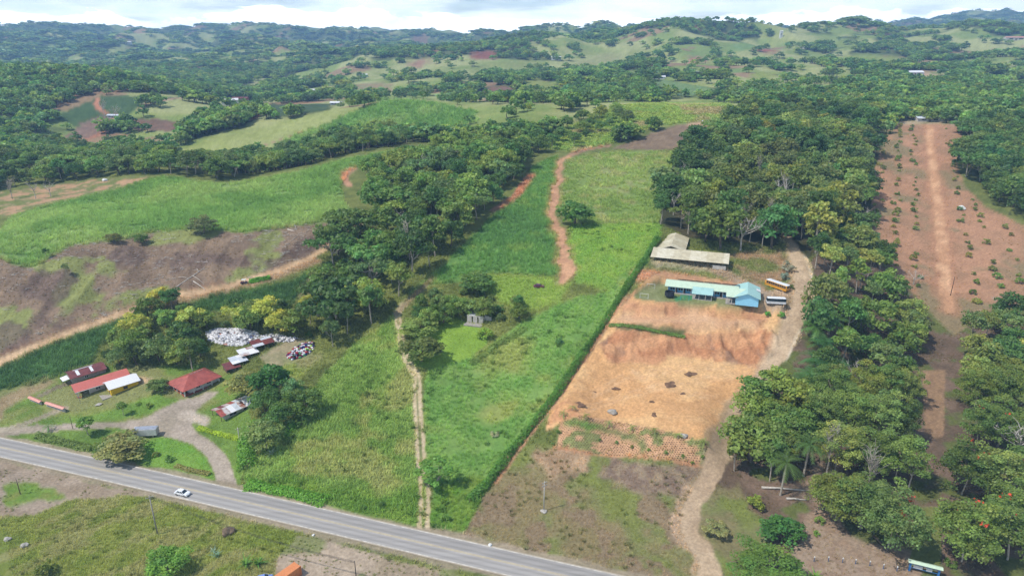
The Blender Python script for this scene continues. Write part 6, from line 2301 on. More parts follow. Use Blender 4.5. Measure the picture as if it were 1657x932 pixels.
M_BAG = mat_leaf('plastic_bag', 0.1, 0.35, 0.4)
for s in range(4):
    me = lump(40 + s, 2, 0.7, 0.45)
    ca = me.color_attributes.new('tone', 'FLOAT_COLOR', 'POINT')
    ca.data.foreach_set('color', np.ones(len(me.vertices) * 4, np.float32))
    me.materials.append(M_BAG)
    PROTO.setdefault('bag', []).append((None, None, me))


def heap(name, pts, spacing, top, size, cols, label, seed):
    r = np.random.default_rng(seed)
    poly = ground_poly(pts, 92, 320, 6)
    P = darts(poly, spacing, r)
    c = np.array(poly).mean(0)
    z = sample(ZZ, P[:, 0], P[:, 1])
    # distance to the outline sets the height of the heap
    pa = np.array(poly)
    dmin = np.min(np.hypot(P[:, None, 0] - pa[None, :, 0], P[:, None, 1] - pa[None, :, 1]), 1)
    hh = top * sstep(dmin, 0.0, 4.0) * (0.5 + fbm(P[:, 0] / 2.5, P[:, 1] / 2.5, 2, seed))
    L1 = np.column_stack([P, z + hh + 0.15])
    L0 = np.column_stack([P, z + hh * 0.45])
    pts3 = np.concatenate([L1, L0])
    n = len(pts3)
    s = size * r.uniform(0.55, 1.3, n)
    w = np.array([q[1] for q in cols])
    pick_ = r.choice(len(cols), n, p=w / w.sum())
    t = np.array([rgb(*cols[k][0], 0.9) for k in pick_]) * r.uniform(0.85, 1.08, n)[:, None]
    scatter(name, 'bag', pts3, np.column_stack([s, s, s * r.uniform(0.7, 1.1, n)]), t, label, 'heap', r)


WHT = [((238, 236, 238), 9), ((214, 212, 214), 4), ((170, 166, 168), 2), ((130, 122, 124), 0.8), ((200, 140, 120), 0.3), ((110, 120, 160), 0.3), ((90, 80, 80), 0.3)]
heap('bag_heap', [(334, 538), (352, 532), (385, 532), (415, 538), (420, 548), (400, 558), (375, 560), (350, 556), (338, 550)], 0.55, 1.4, 0.55, WHT, 'long heap of white plastic bags behind the stepped sheds', 1)
heap('bag_heap', [(420, 545), (440, 540), (460, 544), (482, 547), (478, 552), (450, 554), (430, 556)], 0.66, 0.9, 0.46, WHT + [((70, 60, 120), 0.8), ((80, 74, 76), 0.8)], 'thinner heap of grey and white bags right of the stepped sheds', 2)
heap('bag_heap', [(464, 577), (476, 564), (490, 556), (506, 554), (510, 562), (500, 572), (484, 580), (472, 583)], 0.55, 1.2, 0.5, [((236, 236, 240), 5), ((40, 40, 110), 3), ((130, 30, 60), 3), ((60, 160, 90), 1), ((170, 40, 40), 1.5), ((36, 34, 44), 3), ((170, 210, 90), 0.7)], 'heap of coloured and white bags at the edge of the trodden yard', 3)

# ash piles on the earth platform
M_ASH = mat_plain('ash', rgb(124, 96, 74), 0.95, var=0.25, scale=1.2, bump=0.8)
M_STONE = mat_plain('pale_stone', rgb(190, 184, 174, K1), 0.9, var=0.15, bump=0.5)
ASH = [((997, 628), 1.6, 'first'), ((1085, 622), 2.6, 'second'), ((938, 654), 2.2, 'third'), ((1057, 650), 1.3, 'fourth'), ((1104, 637), 1.5, 'fifth'), ((1059, 671), 1.5, 'sixth'), ((962, 634), 0.9, 'x'), ((1117, 605), 2.6, 'y')]
ASHL = ['dark ash pile high up on the left half of the earth platform', 'wide dark ash pile at the top middle of the earth platform', 'dark ash pile near the left rim of the earth platform', 'small ash pile in the middle of the earth platform', 'ash pile right of the middle of the earth platform', 'ash pile just above the honeycomb bank', 'tiny ash pile at the top left of the earth platform', 'brown brush pile at the foot of the eroded cut bank']
for k, ((px, py), sz, _) in enumerate(ASH):
    x, y, z = at(px, py, 92, 300)
    o = bpy.data.objects.new('ash_pile', lump(60 + k, 3, 0.16, 0.35))
    o.data.materials.append(M_ASH)
    col0.objects.link(o)
    place(o, x, y, z, k, (sz * 0.85, sz * 0.6, sz * 0.6))
    tag(o, ASHL[k], 'ash pile', 'ash piles on the earth platform')
for k, (px, py, sz, lb, mt) in enumerate([(12, 873, 0.75, 'pale boulder at the left edge of the rough grass', M_STONE), (40, 883, 0.8, 'white boulder in the rough grass, right one of two', M_STONE), (991, 668, 1.3, 'grey rubble mound above the honeycomb bank', M_GREY), (1107, 706, 0.9, 'pale rock on the rim of the honeycomb bank', M_STONE), (370, 862, 1.5, 'brown tree stump in the grass below the highway', M_WOOD), (1556, 338, 1.9, 'white heap of sacks lying right of the plantation road', M_WHITE), (170, 293, 1.6, 'white tank on the earth yard behind the left cane', M_WHITE),
                                           (507, 866, 0.35, 'white stone on the grass edge above the gravel lot', M_WHITE), (793, 882, 0.45, 'white litter bag on the verge of the highway', M_WHITE), (880, 828, 0.8, 'pale earth mound at the foot of the power pole', M_STONE), (160, 655, 0.8, 'pale grey stone slab on the lawn before the red house', M_STONE)]):
    x, y, z = at(px, py, 92, 700)
    o = bpy.data.objects.new(('boulder', 'boulder', 'rubble_mound', 'rock', 'tree_stump', 'sack_heap', 'water_tank', 'stone', 'litter_bag', 'earth_mound', 'stone_slab')[k], lump(80 + k, 3, 0.7 if k not in (9, 10) else 0.3, 0.22))
    o.data.materials.append(mt)
    col0.objects.link(o)
    place(o, x, y, z + sz * 0.3, k, (sz * 1.2, sz, sz))
    tag(o, lb, 'stone' if k in (0, 1, 3, 7, 10) else ('mound' if k in (2, 9) else ('stump' if k == 4 else ('sacks' if k == 5 else ('tank' if k == 6 else 'litter')))))


# fallen trunks
def fallen(px0, py0, px1, py1, r0, label, mat=None, branches=(), ymax=400, zt=0.0):
    x0, y0, z0 = at(px0, py0, 92, ymax)
    x1, y1, z1 = at(px1, py1, 92, ymax)
    h = empty('fallen_tree', (x0, y0, z0), 0, label, 'fallen tree')
    d = np.array([x1 - x0, y1 - y0, z1 - z0])
    MB().tube([(0, 0, r0), d * 0.35 + [0, 0.1, r0 + 0.1], d * 0.7 + [0.1, 0, r0], d + [0, 0, r0 * 0.8]], [r0, r0 * 0.85, r0 * 0.65, r0 * 0.4], 8).build('trunk', mat or M_DEAD, h, True)
    for (t, bx_, by_) in branches:
        xb, yb, zb = at(bx_, by_, 92, ymax)
        s_ = d * t + np.array([0, 0, r0])
        e_ = np.array([xb - x0, yb - y0, zb - z0 + 0.4])
        MB().tube([s_, (s_ + e_) / 2 + np.array([0, 0, 0.5]), e_], [r0 * 0.6, r0 * 0.4, r0 * 0.2], 6).build('branch', mat or M_DEAD, h, True)


fallen(278, 471, 332, 433, 0.26, 'pale fallen tree with bare branches on the cleared hillside', None, [(0.5, 288, 450), (0.62, 331, 462), (0.8, 318, 436)])
fallen(313, 456, 333, 470, 0.25, 'short pale log lying below the fallen tree on the cleared hillside')
fallen(1232, 790, 1309, 795, 0.34, 'long pale fallen trunk beside the palm in front of the orchard')
fallen(1272, 808, 1306, 810, 0.32, 'shorter pale log below the long fallen trunk')
fallen(1413, 868, 1456, 912, 0.3, 'grey log lying beside the orchard trunk near the entrance sign', M_WOOD)
fallen(465, 372, 520, 390, 0.3, 'tangle of pale cut branches at the right end of the cleared hillside', None, [(0.3, 475, 360), (0.5, 500, 374), (0.7, 510, 398), (0.45, 470, 392)])

# far houses
FH = [
    (1146, 203, 9, 6, 2.8, -4, M_WTIN, M_WOOD, 'small tin roofed shed on the bare hilltop', 560, 760),
    (1505, 197, 22, 8, 3, -4, M_GTIN, M_OFFWH, 'long pale roofed shed at the top of the plantation', 560, 760),
    (1579, 196, 14, 8, 3, -4, M_PINK, M_OFFWH, 'house with a rusty pink roof beyond the top of the plantation', 560, 800),
    (1629, 188, 12, 8, 4, 10, M_GTIN, M_BLUEW, 'blue walled house with a grey roof at the right edge', 560, 800),
    (1606, 190, 6, 5, 3, 0, M_WTIN, M_OFFWH, 'small white shed between the pink roofed and blue walled houses', 560, 800),
    (372, 172, 24, 12, 9, 18, M_WTIN, M_WHITE, 'large white flat walled building on the far left rise', 850, 1400),
    (388, 163, 26, 10, 4, 0, M_MAROON, M_BRICK, 'long brown roofed building behind the large white one', 900, 1500),
    (457, 161, 14, 8, 4, 0, M_GTIN, M_OFFWH, 'grey roofed house right of the large white building', 850, 1500),
    (543, 170, 16, 8, 3, 0, M_WTIN, M_OFFWH, 'white roofed shed at the crest left of the green hill', 700, 1400),
    (505, 149, 10, 8, 4, 0, M_WTIN, M_WHITE, 'little white house among trees above the grey roofed one', 900, 2000),
    (183, 191, 14, 6, 3, -6, M_GTIN, M_OFFWH, 'low shed between the two bare patches on the left hill', 640, 1000),
    (588, 126, 20, 10, 7, 12, M_WTIN, M_WHITE, 'white house on the spur left of the far farms', 1100, 2600),
    (1067, 129, 22, 9, 5, 0, M_WTIN, M_WHITE, 'white roofed house above the blue green field', 900, 1900),
    (1134, 122, 18, 9, 5, 0, M_GTIN, M_WHITE, 'small pale house in the wood above the blue green field', 900, 2200),
    (1482, 123, 30, 14, 6, 4, M_WTIN, M_WHITE, 'white hall on the pale levelled pad', 900, 1900),
    (1527, 118, 18, 9, 4, 0, M_WTIN, M_OFFWH, 'white roofed house behind the white hall', 900, 2200),
    (1569, 127, 15, 9, 4, 0, M_WTIN, M_OFFWH, 'white roofed house right of the pale pad', 900, 1800),
    (1554, 130, 15, 9, 4, 0, M_GTIN, M_BLUEW, 'bluish house just right of the pale pad', 900, 1800),
    (1629, 130, 17, 9, 5, 0, M_WTIN, M_WHITE, 'white house near the right edge of the far wood', 900, 1800),
    (1264, 62, 8, 8, 20, 0, M_WTIN, M_WHITE, 'white tower on the far ridge', 1800, 3200),
    (1307, 80, 22, 12, 7, 0, M_WTIN, M_OFFWH, 'pale house on the slope below the far ridge', 1400, 2600),
    (205, 72, 34, 16, 9, 0, M_WTIN, M_WHITE, 'white farm building above the bright field on the mountain', 3000, 5000),
    (900, 98, 26, 12, 8, 0, M_WTIN, M_WHITE, 'tiny white house on the ridge of the far farms', 1100, 2600),
    (1645, 66, 60, 14, 8, 0, M_PINK, M_OFFWH, 'row of pink roofs on the ridge at the right edge', 1800, 3200),
]
for (px, py, L_, Wd, Hh, dg, mr, mw, lb, y0_, y1_) in FH:
    x, y, z = at(px, py, y0_, y1_)
    h = empty('far_house' if 'shed' not in lb else 'shed', (x - L_ / 2, y, z), radians(dg), lb, 'shed' if 'shed' in lb else ('tower' if 'tower' in lb else 'house'))
    wb = walls(MB(), 0, L_, 0, Wd, -3, Hh)
    gable_end(wb, 0, 0, Wd, Hh, Hh + Wd * 0.16, 0.2)
    gable_end(wb, L_ - 0.2, 0, Wd, Hh, Hh + Wd * 0.16, 0.2)
    wb.build('wall', mw, h)
    gable_roof(h, 0, L_, 0, Wd, Hh, Hh + Wd * 0.18, mr, 0.7, th=0.15)
    for q in range(2):
        window(h, 'y-', L_ * (0.15 + 0.45 * q), L_ * (0.33 + 0.45 * q), Hh * 0.35, Hh * 0.75, 0.0, M_WHITE, M_DARK)
    door(h, 'y-', L_ * 0.42, L_ * 0.52, 0, Hh * 0.7, 0.0, M_WOOD)
# ------------------------------------------------------------------ single trees, shrubs, palms, saplings
DKG, MDG, LTG = (62, 92, 42), (84, 116, 50), (112, 138, 56)
SOLO = [
    # name, kind, px, py, height, width, tint, label, var
    ('round_tree', 'broad', 682, 584, 9.0, 13.5, (82, 104, 50), 'round dark green tree at the bend of the wheel track', 1),
    ('spreading_tree', 'flat', 708, 779, 6.2, 9.5, (72, 112, 40), 'spreading tree with pale branches beside the wheel track near the highway', 0),
    ('round_tree', 'broad', 930, 363, 13.0, 18.0, (70, 108, 42), 'big round tree standing alone beside the orange track', 0),
    ('round_tree', 'broad', 774, 470, 7.5, 12.0, (66, 98, 44), 'dark domed tree at the top of the thicket round the ruin', 2),
    ('round_tree', 'broad', 678, 541, 6.0, 11.0, (98, 122, 56), 'round bushy tree left of the mown clearing', 3),
    ('round_tree', 'tall', 838, 503, 7.5, 6.5, (80, 112, 50), 'upright tree at the right end of the thicket round the ruin', 0),
    ('small_tree', 'broad', 785, 548, 4.5, 5.5, (104, 142, 46), 'small light green tree at the right corner of the mown clearing', 1),
    ('spreading_tree', 'broad', 200, 738, 6.5, 13.0, (108, 110, 58), 'wide olive spreading tree beside the white trailer', 1),
    ('small_tree', 'broad', 175, 733, 4.2, 6.0, (92, 122, 48), 'low green tree under the left side of the spreading tree', 2),
    ('small_tree', 'tall', 143, 704, 7.0, 7.6, (86, 126, 44), 'leafy green tree between the drive and the highway', 1),
    ('small_tree', 'tall', 200, 672, 5.2, 4.6, (84, 116, 46), 'slender tree on the lawn before the yellow house', 2),
    ('broadleaf_tree', 'broad', 440, 638, 11.0, 12.0, (66, 108, 40), 'large dark green tree behind the rusty shed', 1),
    ('broadleaf_tree', 'broad', 404, 640, 8.5, 11.0, (96, 112, 62), 'grey green domed tree left of the large dark one behind the rusty shed', 3),
    ('small_tree', 'broad', 258, 633, 4.5, 7.0, (74, 104, 48), 'dark shrubby tree at the left end of the veranda', 0),
    ('broadleaf_tree', 'flat', 398, 519, 8.5, 13.0, (122, 140, 54), 'yellow green tree in the belt above the heap of white bags', 0),
    ('slope_tree', 'broad', 330, 377, 8.0, 11.0, (84, 92, 54), 'brownish tree at the lower edge of the left cane', 2),
    ('slope_tree', 'broad', 184, 392, 4.5, 6.6, (92, 104, 56), 'olive shrubby tree at the rim of the cleared hillside', 1),
    ('slope_tree', 'broad', 227, 394, 5.0, 6.8, (72, 104, 46), 'green shrubby tree right of the olive one at the rim of the cleared hillside', 0),
    ('slope_tree', 'tall', 76, 418, 5.5, 5.0, (70, 112, 44), 'small dark tree in the corner of the left cane', 0),
    ('slope_tree', 'tall', 108, 444, 5.5, 4.2, (96, 104, 58), 'thin small tree on the cleared hillside', 1),
    ('slope_tree', 'broad', 535, 388, 6.5, 9.0, (96, 108, 66), 'grey green bush tree where the sandy track meets the tall wood', 2),
    ('slope_tree', 'tall', 278, 497, 6.0, 5.0, (96, 126, 54), 'feathery small tree at the near side of the sandy track', 2),
    ('small_tree', 'broad', 272, 925, 6.0, 7.5, (86, 128, 42), 'bright leafy tree at the bottom edge below the utility pole', 3),
    ('dome_tree', 'orchard', 1238, 945, 8.0, 17.0, (84, 124, 48), 'wide bright green domed tree at the bottom edge beside the gravel road', 0),
    ('feathery_tree', 'broad', 1264, 872, 6.0, 9.0, (66, 112, 46), 'feathery dark green tree below the fallen trunks', 1),
    ('small_tree', 'bush', 1222, 822, 3.6, None, (100, 124, 44), 'yellow green bush tree left of the fallen trunks', 0),
    ('small_tree', 'flat', 1157, 866, 3.4, 5.0, (104, 116, 74), 'small pale branched tree in the bend of the gravel road', 0),
    ('shrub', 'bush', 75, 928, 3.4, None, (80, 112, 44), 'large dark bush at the bottom left corner', 1),
    ('shrub', 'bush', 275, 745, 2.0, None, (86, 124, 48), 'round shrub on the grass island', 2),
    ('shrub', 'bush', 252, 738, 1.6, None, (100, 128, 52), 'smaller shrub left of the round one on the grass island', 0),
    ('shrub', 'bush', 243, 659, 1.8, None, (96, 126, 56), 'round shrub on the lawn right of the yellow house', 1),
    ('shrub', 'bush', 224, 655, 1.4, None, (88, 120, 48), 'small shrub left of the round one before the yellow house', 2),
    ('shrub', 'bush', 1241, 511, 1.9, None, (70, 130, 44), 'clipped round shrub left of its pair below the minibus', 0),
    ('shrub', 'bush', 1264, 512, 2.0, None, (76, 134, 46), 'clipped round shrub right of its pair below the minibus', 1),
    ('shrub', 'bush', 1275, 438, 4.2, None, (128, 138, 130), 'silvery white shrub beside the gravel road above the bus', 2),
    ('shrub', 'bush', 1268, 452, 3.0, None, (112, 124, 114), 'lower silvery shrub behind the bus', 0),
    ('shrub', 'bush', 1280, 468, 2.0, None, (90, 116, 54), 'green bush at the tail of the bus', 1),
    ('shrub', 'bush', 1334, 782, 1.7, None, (84, 122, 46), 'green bush on the tan ground left of the orchard', 2),
    ('shrub', 'bush', 1325, 845, 1.9, None, (90, 118, 50), 'bush leaning on the left edge of the nearest orchard tree', 0),
    ('shrub', 'bush', 1322, 866, 1.3, None, (84, 124, 46), 'small round bush on the tan ground below the orchard tree', 1),
    ('shrub', 'bush', 1537, 914, 2.0, None, (92, 122, 48), 'leafy bush right of the entrance sign', 2),
    ('shrub', 'bush', 720, 842, 1.9, None, (74, 112, 44), 'dark bush beside the wheel track at the highway', 0),
    ('shrub', 'bush', 617, 818, 1.6, None, (82, 120, 46), 'dark bush in the rough field near the highway', 1),
    ('shrub', 'bush', 588, 822, 1.4, None, (86, 124, 46), 'low bush left of the dark one in the rough field', 2),
    ('shrub', 'bush', 594, 640, 1.7, None, (72, 108, 44), 'dark bush in the upper part of the rough field', 0),
    ('shrub', 'bush', 905, 700, 1.2, None, (82, 120, 48), 'bush at the left end of the honeycomb bank', 1),
    ('shrub', 'bush', 795, 515, 2.6, None, (66, 100, 44), 'dark round bush at the right corner of the ruin', 2),
    ('shrub', 'bush', 888, 538, 1.5, None, (76, 112, 46), 'dark bush in the young cane right of the ruin', 0),
    ('shrub', 'bush', 905, 555, 2.2, None, (92, 120, 60), 'grey green bush in the young cane near the hedge', 1),
    ('shrub', 'bush', 800, 705, 2.0, None, (130, 134, 108), 'grey leafed bush in the young cane beside the hedge', 2),
]
for (nm, kd, px, py, hh, ww, tn, lb, vr) in SOLO:
    plant(nm, kd, px, py, hh, ww, lb, 'shrub' if nm == 'shrub' else 'tree', None, tn, ymax=520, var=vr)

# light green trees at the road side of the orchard
wood('roadside_tree', [(1183, 745), (1200, 700), (1215, 655), (1250, 640), (1296, 660), (1290, 730), (1262, 775), (1215, 785), (1190, 775)], 5.6, (10, 15), {'broad': 5, 'tall': 3}, [(98, 122, 48), (90, 116, 46), (106, 126, 52), (80, 108, 46)],
     'tall light green tree by the gravel road beside the palm', 'trees by the gravel road', 31, place_='palm clump', mark=('entrance sign', 1490, 925), ymax=260)

# orchard: rows of trees, some in red flower
OR_TINT = [(92, 116, 50), (84, 108, 46), (102, 122, 58), (78, 104, 44)]
ORCH = [(1352, 838, 11, 12.5), (1392, 856, 12, 12.0), (1436, 888, 13.5, 12.5), (1556, 908, 14, 13.0), (1630, 905, 12, 14), (1660, 870, 12, 13), (1352, 760, 12, 12), (1400, 770, 12, 12), (1448, 780, 12.5, 12), (1556, 800, 12.5, 12), (1608, 806, 12.5, 13), (1664, 800, 12, 12), (1325, 700, 11, 11), (1372, 700, 12, 12), (1420, 705, 12, 12), (1450, 712, 11.5, 10), (1580, 722, 12, 11), (1614, 722, 12, 12), (1664, 720, 12, 12), (1340, 655, 11, 11), (1392, 652, 11, 11), (1425, 650, 11, 10), (1458, 655, 11, 9), (1576, 660, 11, 10), (1604, 655, 11.5, 12), (1652, 655, 11, 11)]
ORD = 'first second third fourth fifth sixth seventh eighth ninth tenth eleventh twelfth thirteenth fourteenth fifteenth sixteenth seventeenth eighteenth nineteenth twentieth'.split()
ROWN = {0: 'front', 1: 'second', 2: 'third', 3: 'back'}
rr12 = np.random.default_rng(12)
cnt = {}
M_BLOOM = mat_plain('red_blossom', rgb(206, 74, 40, 0.9), 0.6, var=0.15)
RED = {4, 9, 10, 16, 17, 3, 2, 24}
for k, (px, py, hh, ww) in enumerate(ORCH):
    row = 0 if k < 6 else (1 if k < 12 else (2 if k < 19 else 3))
    side = 'left' if px < 1510 else 'right'
    key = (row, side)
    cnt[key] = cnt.get(key, 0) + 1
    red = k in RED
    lb = 'orchard tree%s, %s in the %s row %s of the bare strip' % (' with red blossom' if red else '', ORD[cnt[key] - 1], ROWN[row], side)
    t = plant('orchard_tree', 'orchard', px, py, hh * 1.25, ww * 1.22, lb, 'tree', 'orchard trees at the right', OR_TINT[k % 4], ymax=300)
    if red:
        pts_, nn_ = [], []
        for q in range(4):
            c = np.array([rr12.normal() * 1.7, rr12.normal() * 1.7 - 1.0, rr12.uniform(6.2, 9.0)])
            m = 9
            pts_.append(c + rr12.normal(size=(m, 3)) * 0.32)
            v = rr12.normal(size=(m, 3)) + [0, -0.6, 0.8]
            nn_.append(v / np.linalg.norm(v, axis=1)[:, None])
        v, f = leaf_quads(np.concatenate(pts_), np.concatenate(nn_), 0.34, rr12, 1.2)
        o = bpy.data.objects.new('blossom', mesh_np('blossom', v, f, [M_BLOOM]))
        col0.objects.link(o)
        o.parent = t

# bare trees
for (px, py, hh, ww, vr, lb) in [(1336, 772, 18, 11, 1, 'tall bare pale tree at the left edge of the orchard'), (1400, 812, 19, 11, 1, 'bare brush like pale tree between the orchard crowns'), (1470, 790, 10, 9, 0, 'bare twisted tree left of the bare strip'), (1640, 745, 16, 16, 2, 'wide bare grey tree at the right of the orchard'), (1380, 628, 11, 11, 2, 'bare grey tree behind the oil palms'), (1300, 672, 9, 9, 0, 'bare grey tree just right of the gravel road trees'), (1430, 600, 11, 10, 2, 'bare grey tree below the plantation road'), (1615, 505, 8, 10, 0, 'bare grey tree at the lower right edge of the plantation'), (1478, 460, 7, 10, 2, 'low bare grey tree at the foot of the plantation'),
                                 (1180, 360, 17, 9, 1, 'bare pale tree standing up from the middle of the school wood'), (1260, 330, 19, 9, 0, 'bare grey tree above the bend of the gravel road'), (1225, 300, 20, 9, 1, 'bare pale tree high in the school wood'), (1390, 470, 13, 9, 2, 'bare grey tree in the gravel road grove'), (1360, 520, 12, 8, 1, 'bare slender tree in the gravel road grove'), (1233, 400, 15, 10, 1, 'pale bare trunked tree at the front of the school wood'), (1195, 385, 14, 9, 1, 'bare pale tree left of its taller neighbour in the school wood'), (1330, 300, 16, 10, 0, 'bare grey tree deep in the school wood'), (1310, 350, 16, 10, 1, 'bare tall tree beside the top of the gravel road'), (170, 190, 22, 16, 0, 'taller bare white tree on the dark far left slope'), (188, 192, 18, 14, 2, 'lower bare white tree on the dark far left slope'), (20, 322, 14, 12, 1, 'pale bare trunk at the left edge behind the cane'), (58, 322, 12, 9, 0, 'thin bare tree left of the earth yard'), (82, 318, 11, 9, 2, 'second thin bare tree left of the earth yard')]:
    plant('bare_tree', 'bare', px, py, hh, ww * 1.1, lb, 'tree', None, MDG, ymax=1000, ymin=92 if py > 320 else 380, var=vr, crownname='twigs')
# palms
for (px, py, hh, kd, lb, nat) in [(1263, 801, 12.5, 'palm', 'tall palm leaning beside the fallen trunks', 9.0), (1300, 770, 11, 'palm', 'shorter palm behind the tall leaning one', 8.0), (80, 697, 3.5, 'smallpalm', 'small palm between drive and highway', 3.2), (312, 600, 7.0, 'palm', 'palm in the garden between the yellow house and the big rusty roof', 9.0), (1400, 330, 12, 'palm', 'dark palm at the corner of the plantation', 9.0)]:
    plant('palm_tree', kd, px, py, hh, hh / nat * 8.6, lb, 'palm', None, (72, 104, 46), ymax=520, native=nat, crownname='fronds')
OILP = [(1318, 548), (1330, 575), (1322, 600), (1308, 628), (1296, 650), (1318, 655), (1300, 690), (1320, 712), (1340, 540), (1345, 610)]
for k, (px, py) in enumerate(OILP):
    plant('oil_palm', 'oilpalm', px, py, 8.5, 8.5 / 6 * 8.6, 'dark oil palm right of the gravel road, %s counting down the slope' % ORD[k], 'palm', 'oil palms along the gravel road', (62, 104, 52), ymax=320, native=8.0, crownname='fronds')
BPALM = [(926, 664), (912, 674), (948, 678), (986, 690), (1023, 697), (1059, 702), (1097, 709), (1139, 720)]
for k, (px, py) in enumerate(BPALM):
    plant('young_palm', 'smallpalm', px, py, 3.0, 3.0 / 3.2 * 8.6, 'young palm on the rim of the honeycomb bank, %s from the left' % ORD[k], 'palm', 'young palms on the rim of the bank', (98, 122, 60), ymax=260, native=3.2, crownname='fronds')
BSHR = [(971, 713), (998, 717), (1023, 724), (1050, 729), (1077, 733), (1106, 739), (1137, 740), (1120, 750), (894, 720)]
for k, (px, py) in enumerate(BSHR):
    plant('small_shrub', 'bush', px, py, 0.9, None, 'small green shrub along the foot of the honeycomb bank, %s in the row' % ORD[k], 'shrub', 'small shrubs at the foot of the bank', (84, 118, 50), ymax=260)

# agave and banana clumps near the bottom edge
PROTO.setdefault('agave', [])
for s in range(2):
    v, f, t = blades(300 + s, 26, 1.2, 0.30, 0.25, 0.9, 3)
    PROTO['agave'].append((None, None, tone_mesh('agave', v, f, t, [M_GRASS])))
for k, (px, py, sc, tn, nm, lb) in enumerate([(346, 893, 1.1, (138, 160, 140), 'agave', 'upper grey green agave clump in the rough grass'), (352, 900, 1.2, (120, 150, 124), 'agave', 'lower grey green agave clump in the rough grass'), (398, 915, 1.9, (92, 130, 56), 'banana_plant', 'left banana plant beside the gravel lot'), (418, 914, 1.9, (86, 124, 52), 'banana_plant', 'right banana plant beside the gravel lot'), (440, 735, 1.6, (150, 166, 140), 'agave', 'pale agave clump at the left edge of the rough field'), (1318, 935, 1.6, (96, 134, 52), 'banana_plant', 'spiky plant right of the domed tree at the bottom edge')]):
    x, y, z = at(px, py, 92, 300)
    o = bpy.data.objects.new(nm, PROTO['agave'][k % 2][2])
    col0.objects.link(o)
    place(o, x, y, z, k * 1.3, (sc, sc, sc))
    o['tint'] = [float(q) for q in np.array(rgb(*tn)) * 1.4]
    tag(o, lb, 'agave' if nm == 'agave' else 'plant')

# saplings of the plantation, in rows along its dirt road
ra = np.array(at(1503, 206, 92, 680)[:2])
rb = np.array(at(1534, 488, 92, 680)[:2])
dv = (rb - ra) / np.linalg.norm(rb - ra)
nv = np.array([-dv[1], dv[0]])
plant_poly = ground_poly([(1441, 203), (1556, 203), (1545, 262), (1560, 300), (1595, 335), (1650, 362), (1650, 480), (1600, 500), (1545, 540), (1500, 495), (1452, 442), (1412, 348), (1420, 268)], 92, 680)
rs = np.random.default_rng(21)
for ri_, off in enumerate((12, 21, 31, -12, -22, -33, -45)):
    q = 0
    tdist = 6.0
    while tdist < np.linalg.norm(rb - ra) + 20:
        p = ra + dv * tdist + nv * (off + rs.normal() * 1.0)
        tdist += rs.uniform(7.5, 13)
        if rs.random() < 0.22 or not in_poly(np.array([p[0]]), np.array([p[1]]), plant_poly)[0]:
            continue
        # nv points to the right of the picture when its x is positive
        side = 'right' if (nv[0] * off) > 0 else 'left'
        rown = ['first', 'second', 'third', 'fourth'][(ri_ if ri_ < 3 else ri_ - 3)]
        plant_at('sapling', 'bush', p[0], p[1], rs.uniform(1.3, 3.0), None, 'sapling in the %s row %s of the plantation road, %s from the top' % (rown, side, ordinal(q)), 'sapling', 'saplings of the plantation', [(96, 118, 52), (84, 116, 46), (110, 122, 60)][int(rs.integers(3))])
        q += 1


# hedges
def hedge(pts, width, height, n, leaf, tint, label, seed, ymax=400, name='hedge'):
    r = np.random.default_rng(seed)
    wp = np.array([at(x, y, 92, ymax) for x, y in dense_open(pts, 8)])
    seg = np.hypot(*np.diff(wp[:, :2], axis=0).T)
    cum = np.concatenate([[0], np.cumsum(seg)])
    u = r.uniform(0, cum[-1], n)
    X, Yv, Z = (np.interp(u, cum, wp[:, k]) for k in range(3))
    hmod = 0.65 + 0.8 * fbm(u / 4.0, u * 0 + seed, 3, seed)
    wmod = 0.6 + 0.9 * fbm(u / 6.0, u * 0 + seed + 7, 3, seed + 1)
    a = r.uniform(0, 2 * pi, n)
    rad = r.uniform(0.55, 1.0, n)
    hx = np.cos(a) * rad * width / 2 * wmod
    zz_ = np.abs(np.sin(a)) * rad * height * hmod
    d = np.gradient(wp[:, :2], axis=0)
    d /= np.linalg.norm(d, axis=1)[:, None] + 1e-9
    dx, dy = np.interp(u, cum, d[:, 0]), np.interp(u, cum, d[:, 1])
    P = np.column_stack([X - dy * hx, Yv + dx * hx, Z + zz_])
    nn = np.column_stack([-dy * np.cos(a), dx * np.cos(a), np.abs(np.sin(a)) + 0.2]) + r.normal(size=(n, 3)) * 0.5
    nn /= np.linalg.norm(nn, axis=1)[:, None]
    o0 = P.mean(0)
    v, f = leaf_quads(P - o0, nn, leaf, r)
    tl = (0.7 + 0.6 * fbm(u / 3.0, zz_, 2, seed + 3)) * r.uniform(0.8, 1.2, n)
    t = np.repeat(np.stack([tl, tl, tl, np.ones(n)], 1), 4, 0)
    root = empty(name, tuple(o0), 0, label, 'hedge')
    o = bpy.data.objects.new('foliage', tone_mesh('hedge_foliage', v, f, t, [M_LEAF]))
    col0.objects.link(o)
    o.parent = root
    o['tint'] = [float(q) for q in np.array(rgb(*tint)) * LEAF_GAIN]
    st = MB()
    for k in np.linspace(0, len(wp) - 1, max(4, len(wp) // 3)).astype(int):
        x, y, z = wp[k] - o0
        st.tube([(x, y, z - 0.3), (x + 0.1, y, z + height * 0.6)], [0.09, 0.04], 5)
    st.build('stems', M_BARK, root)


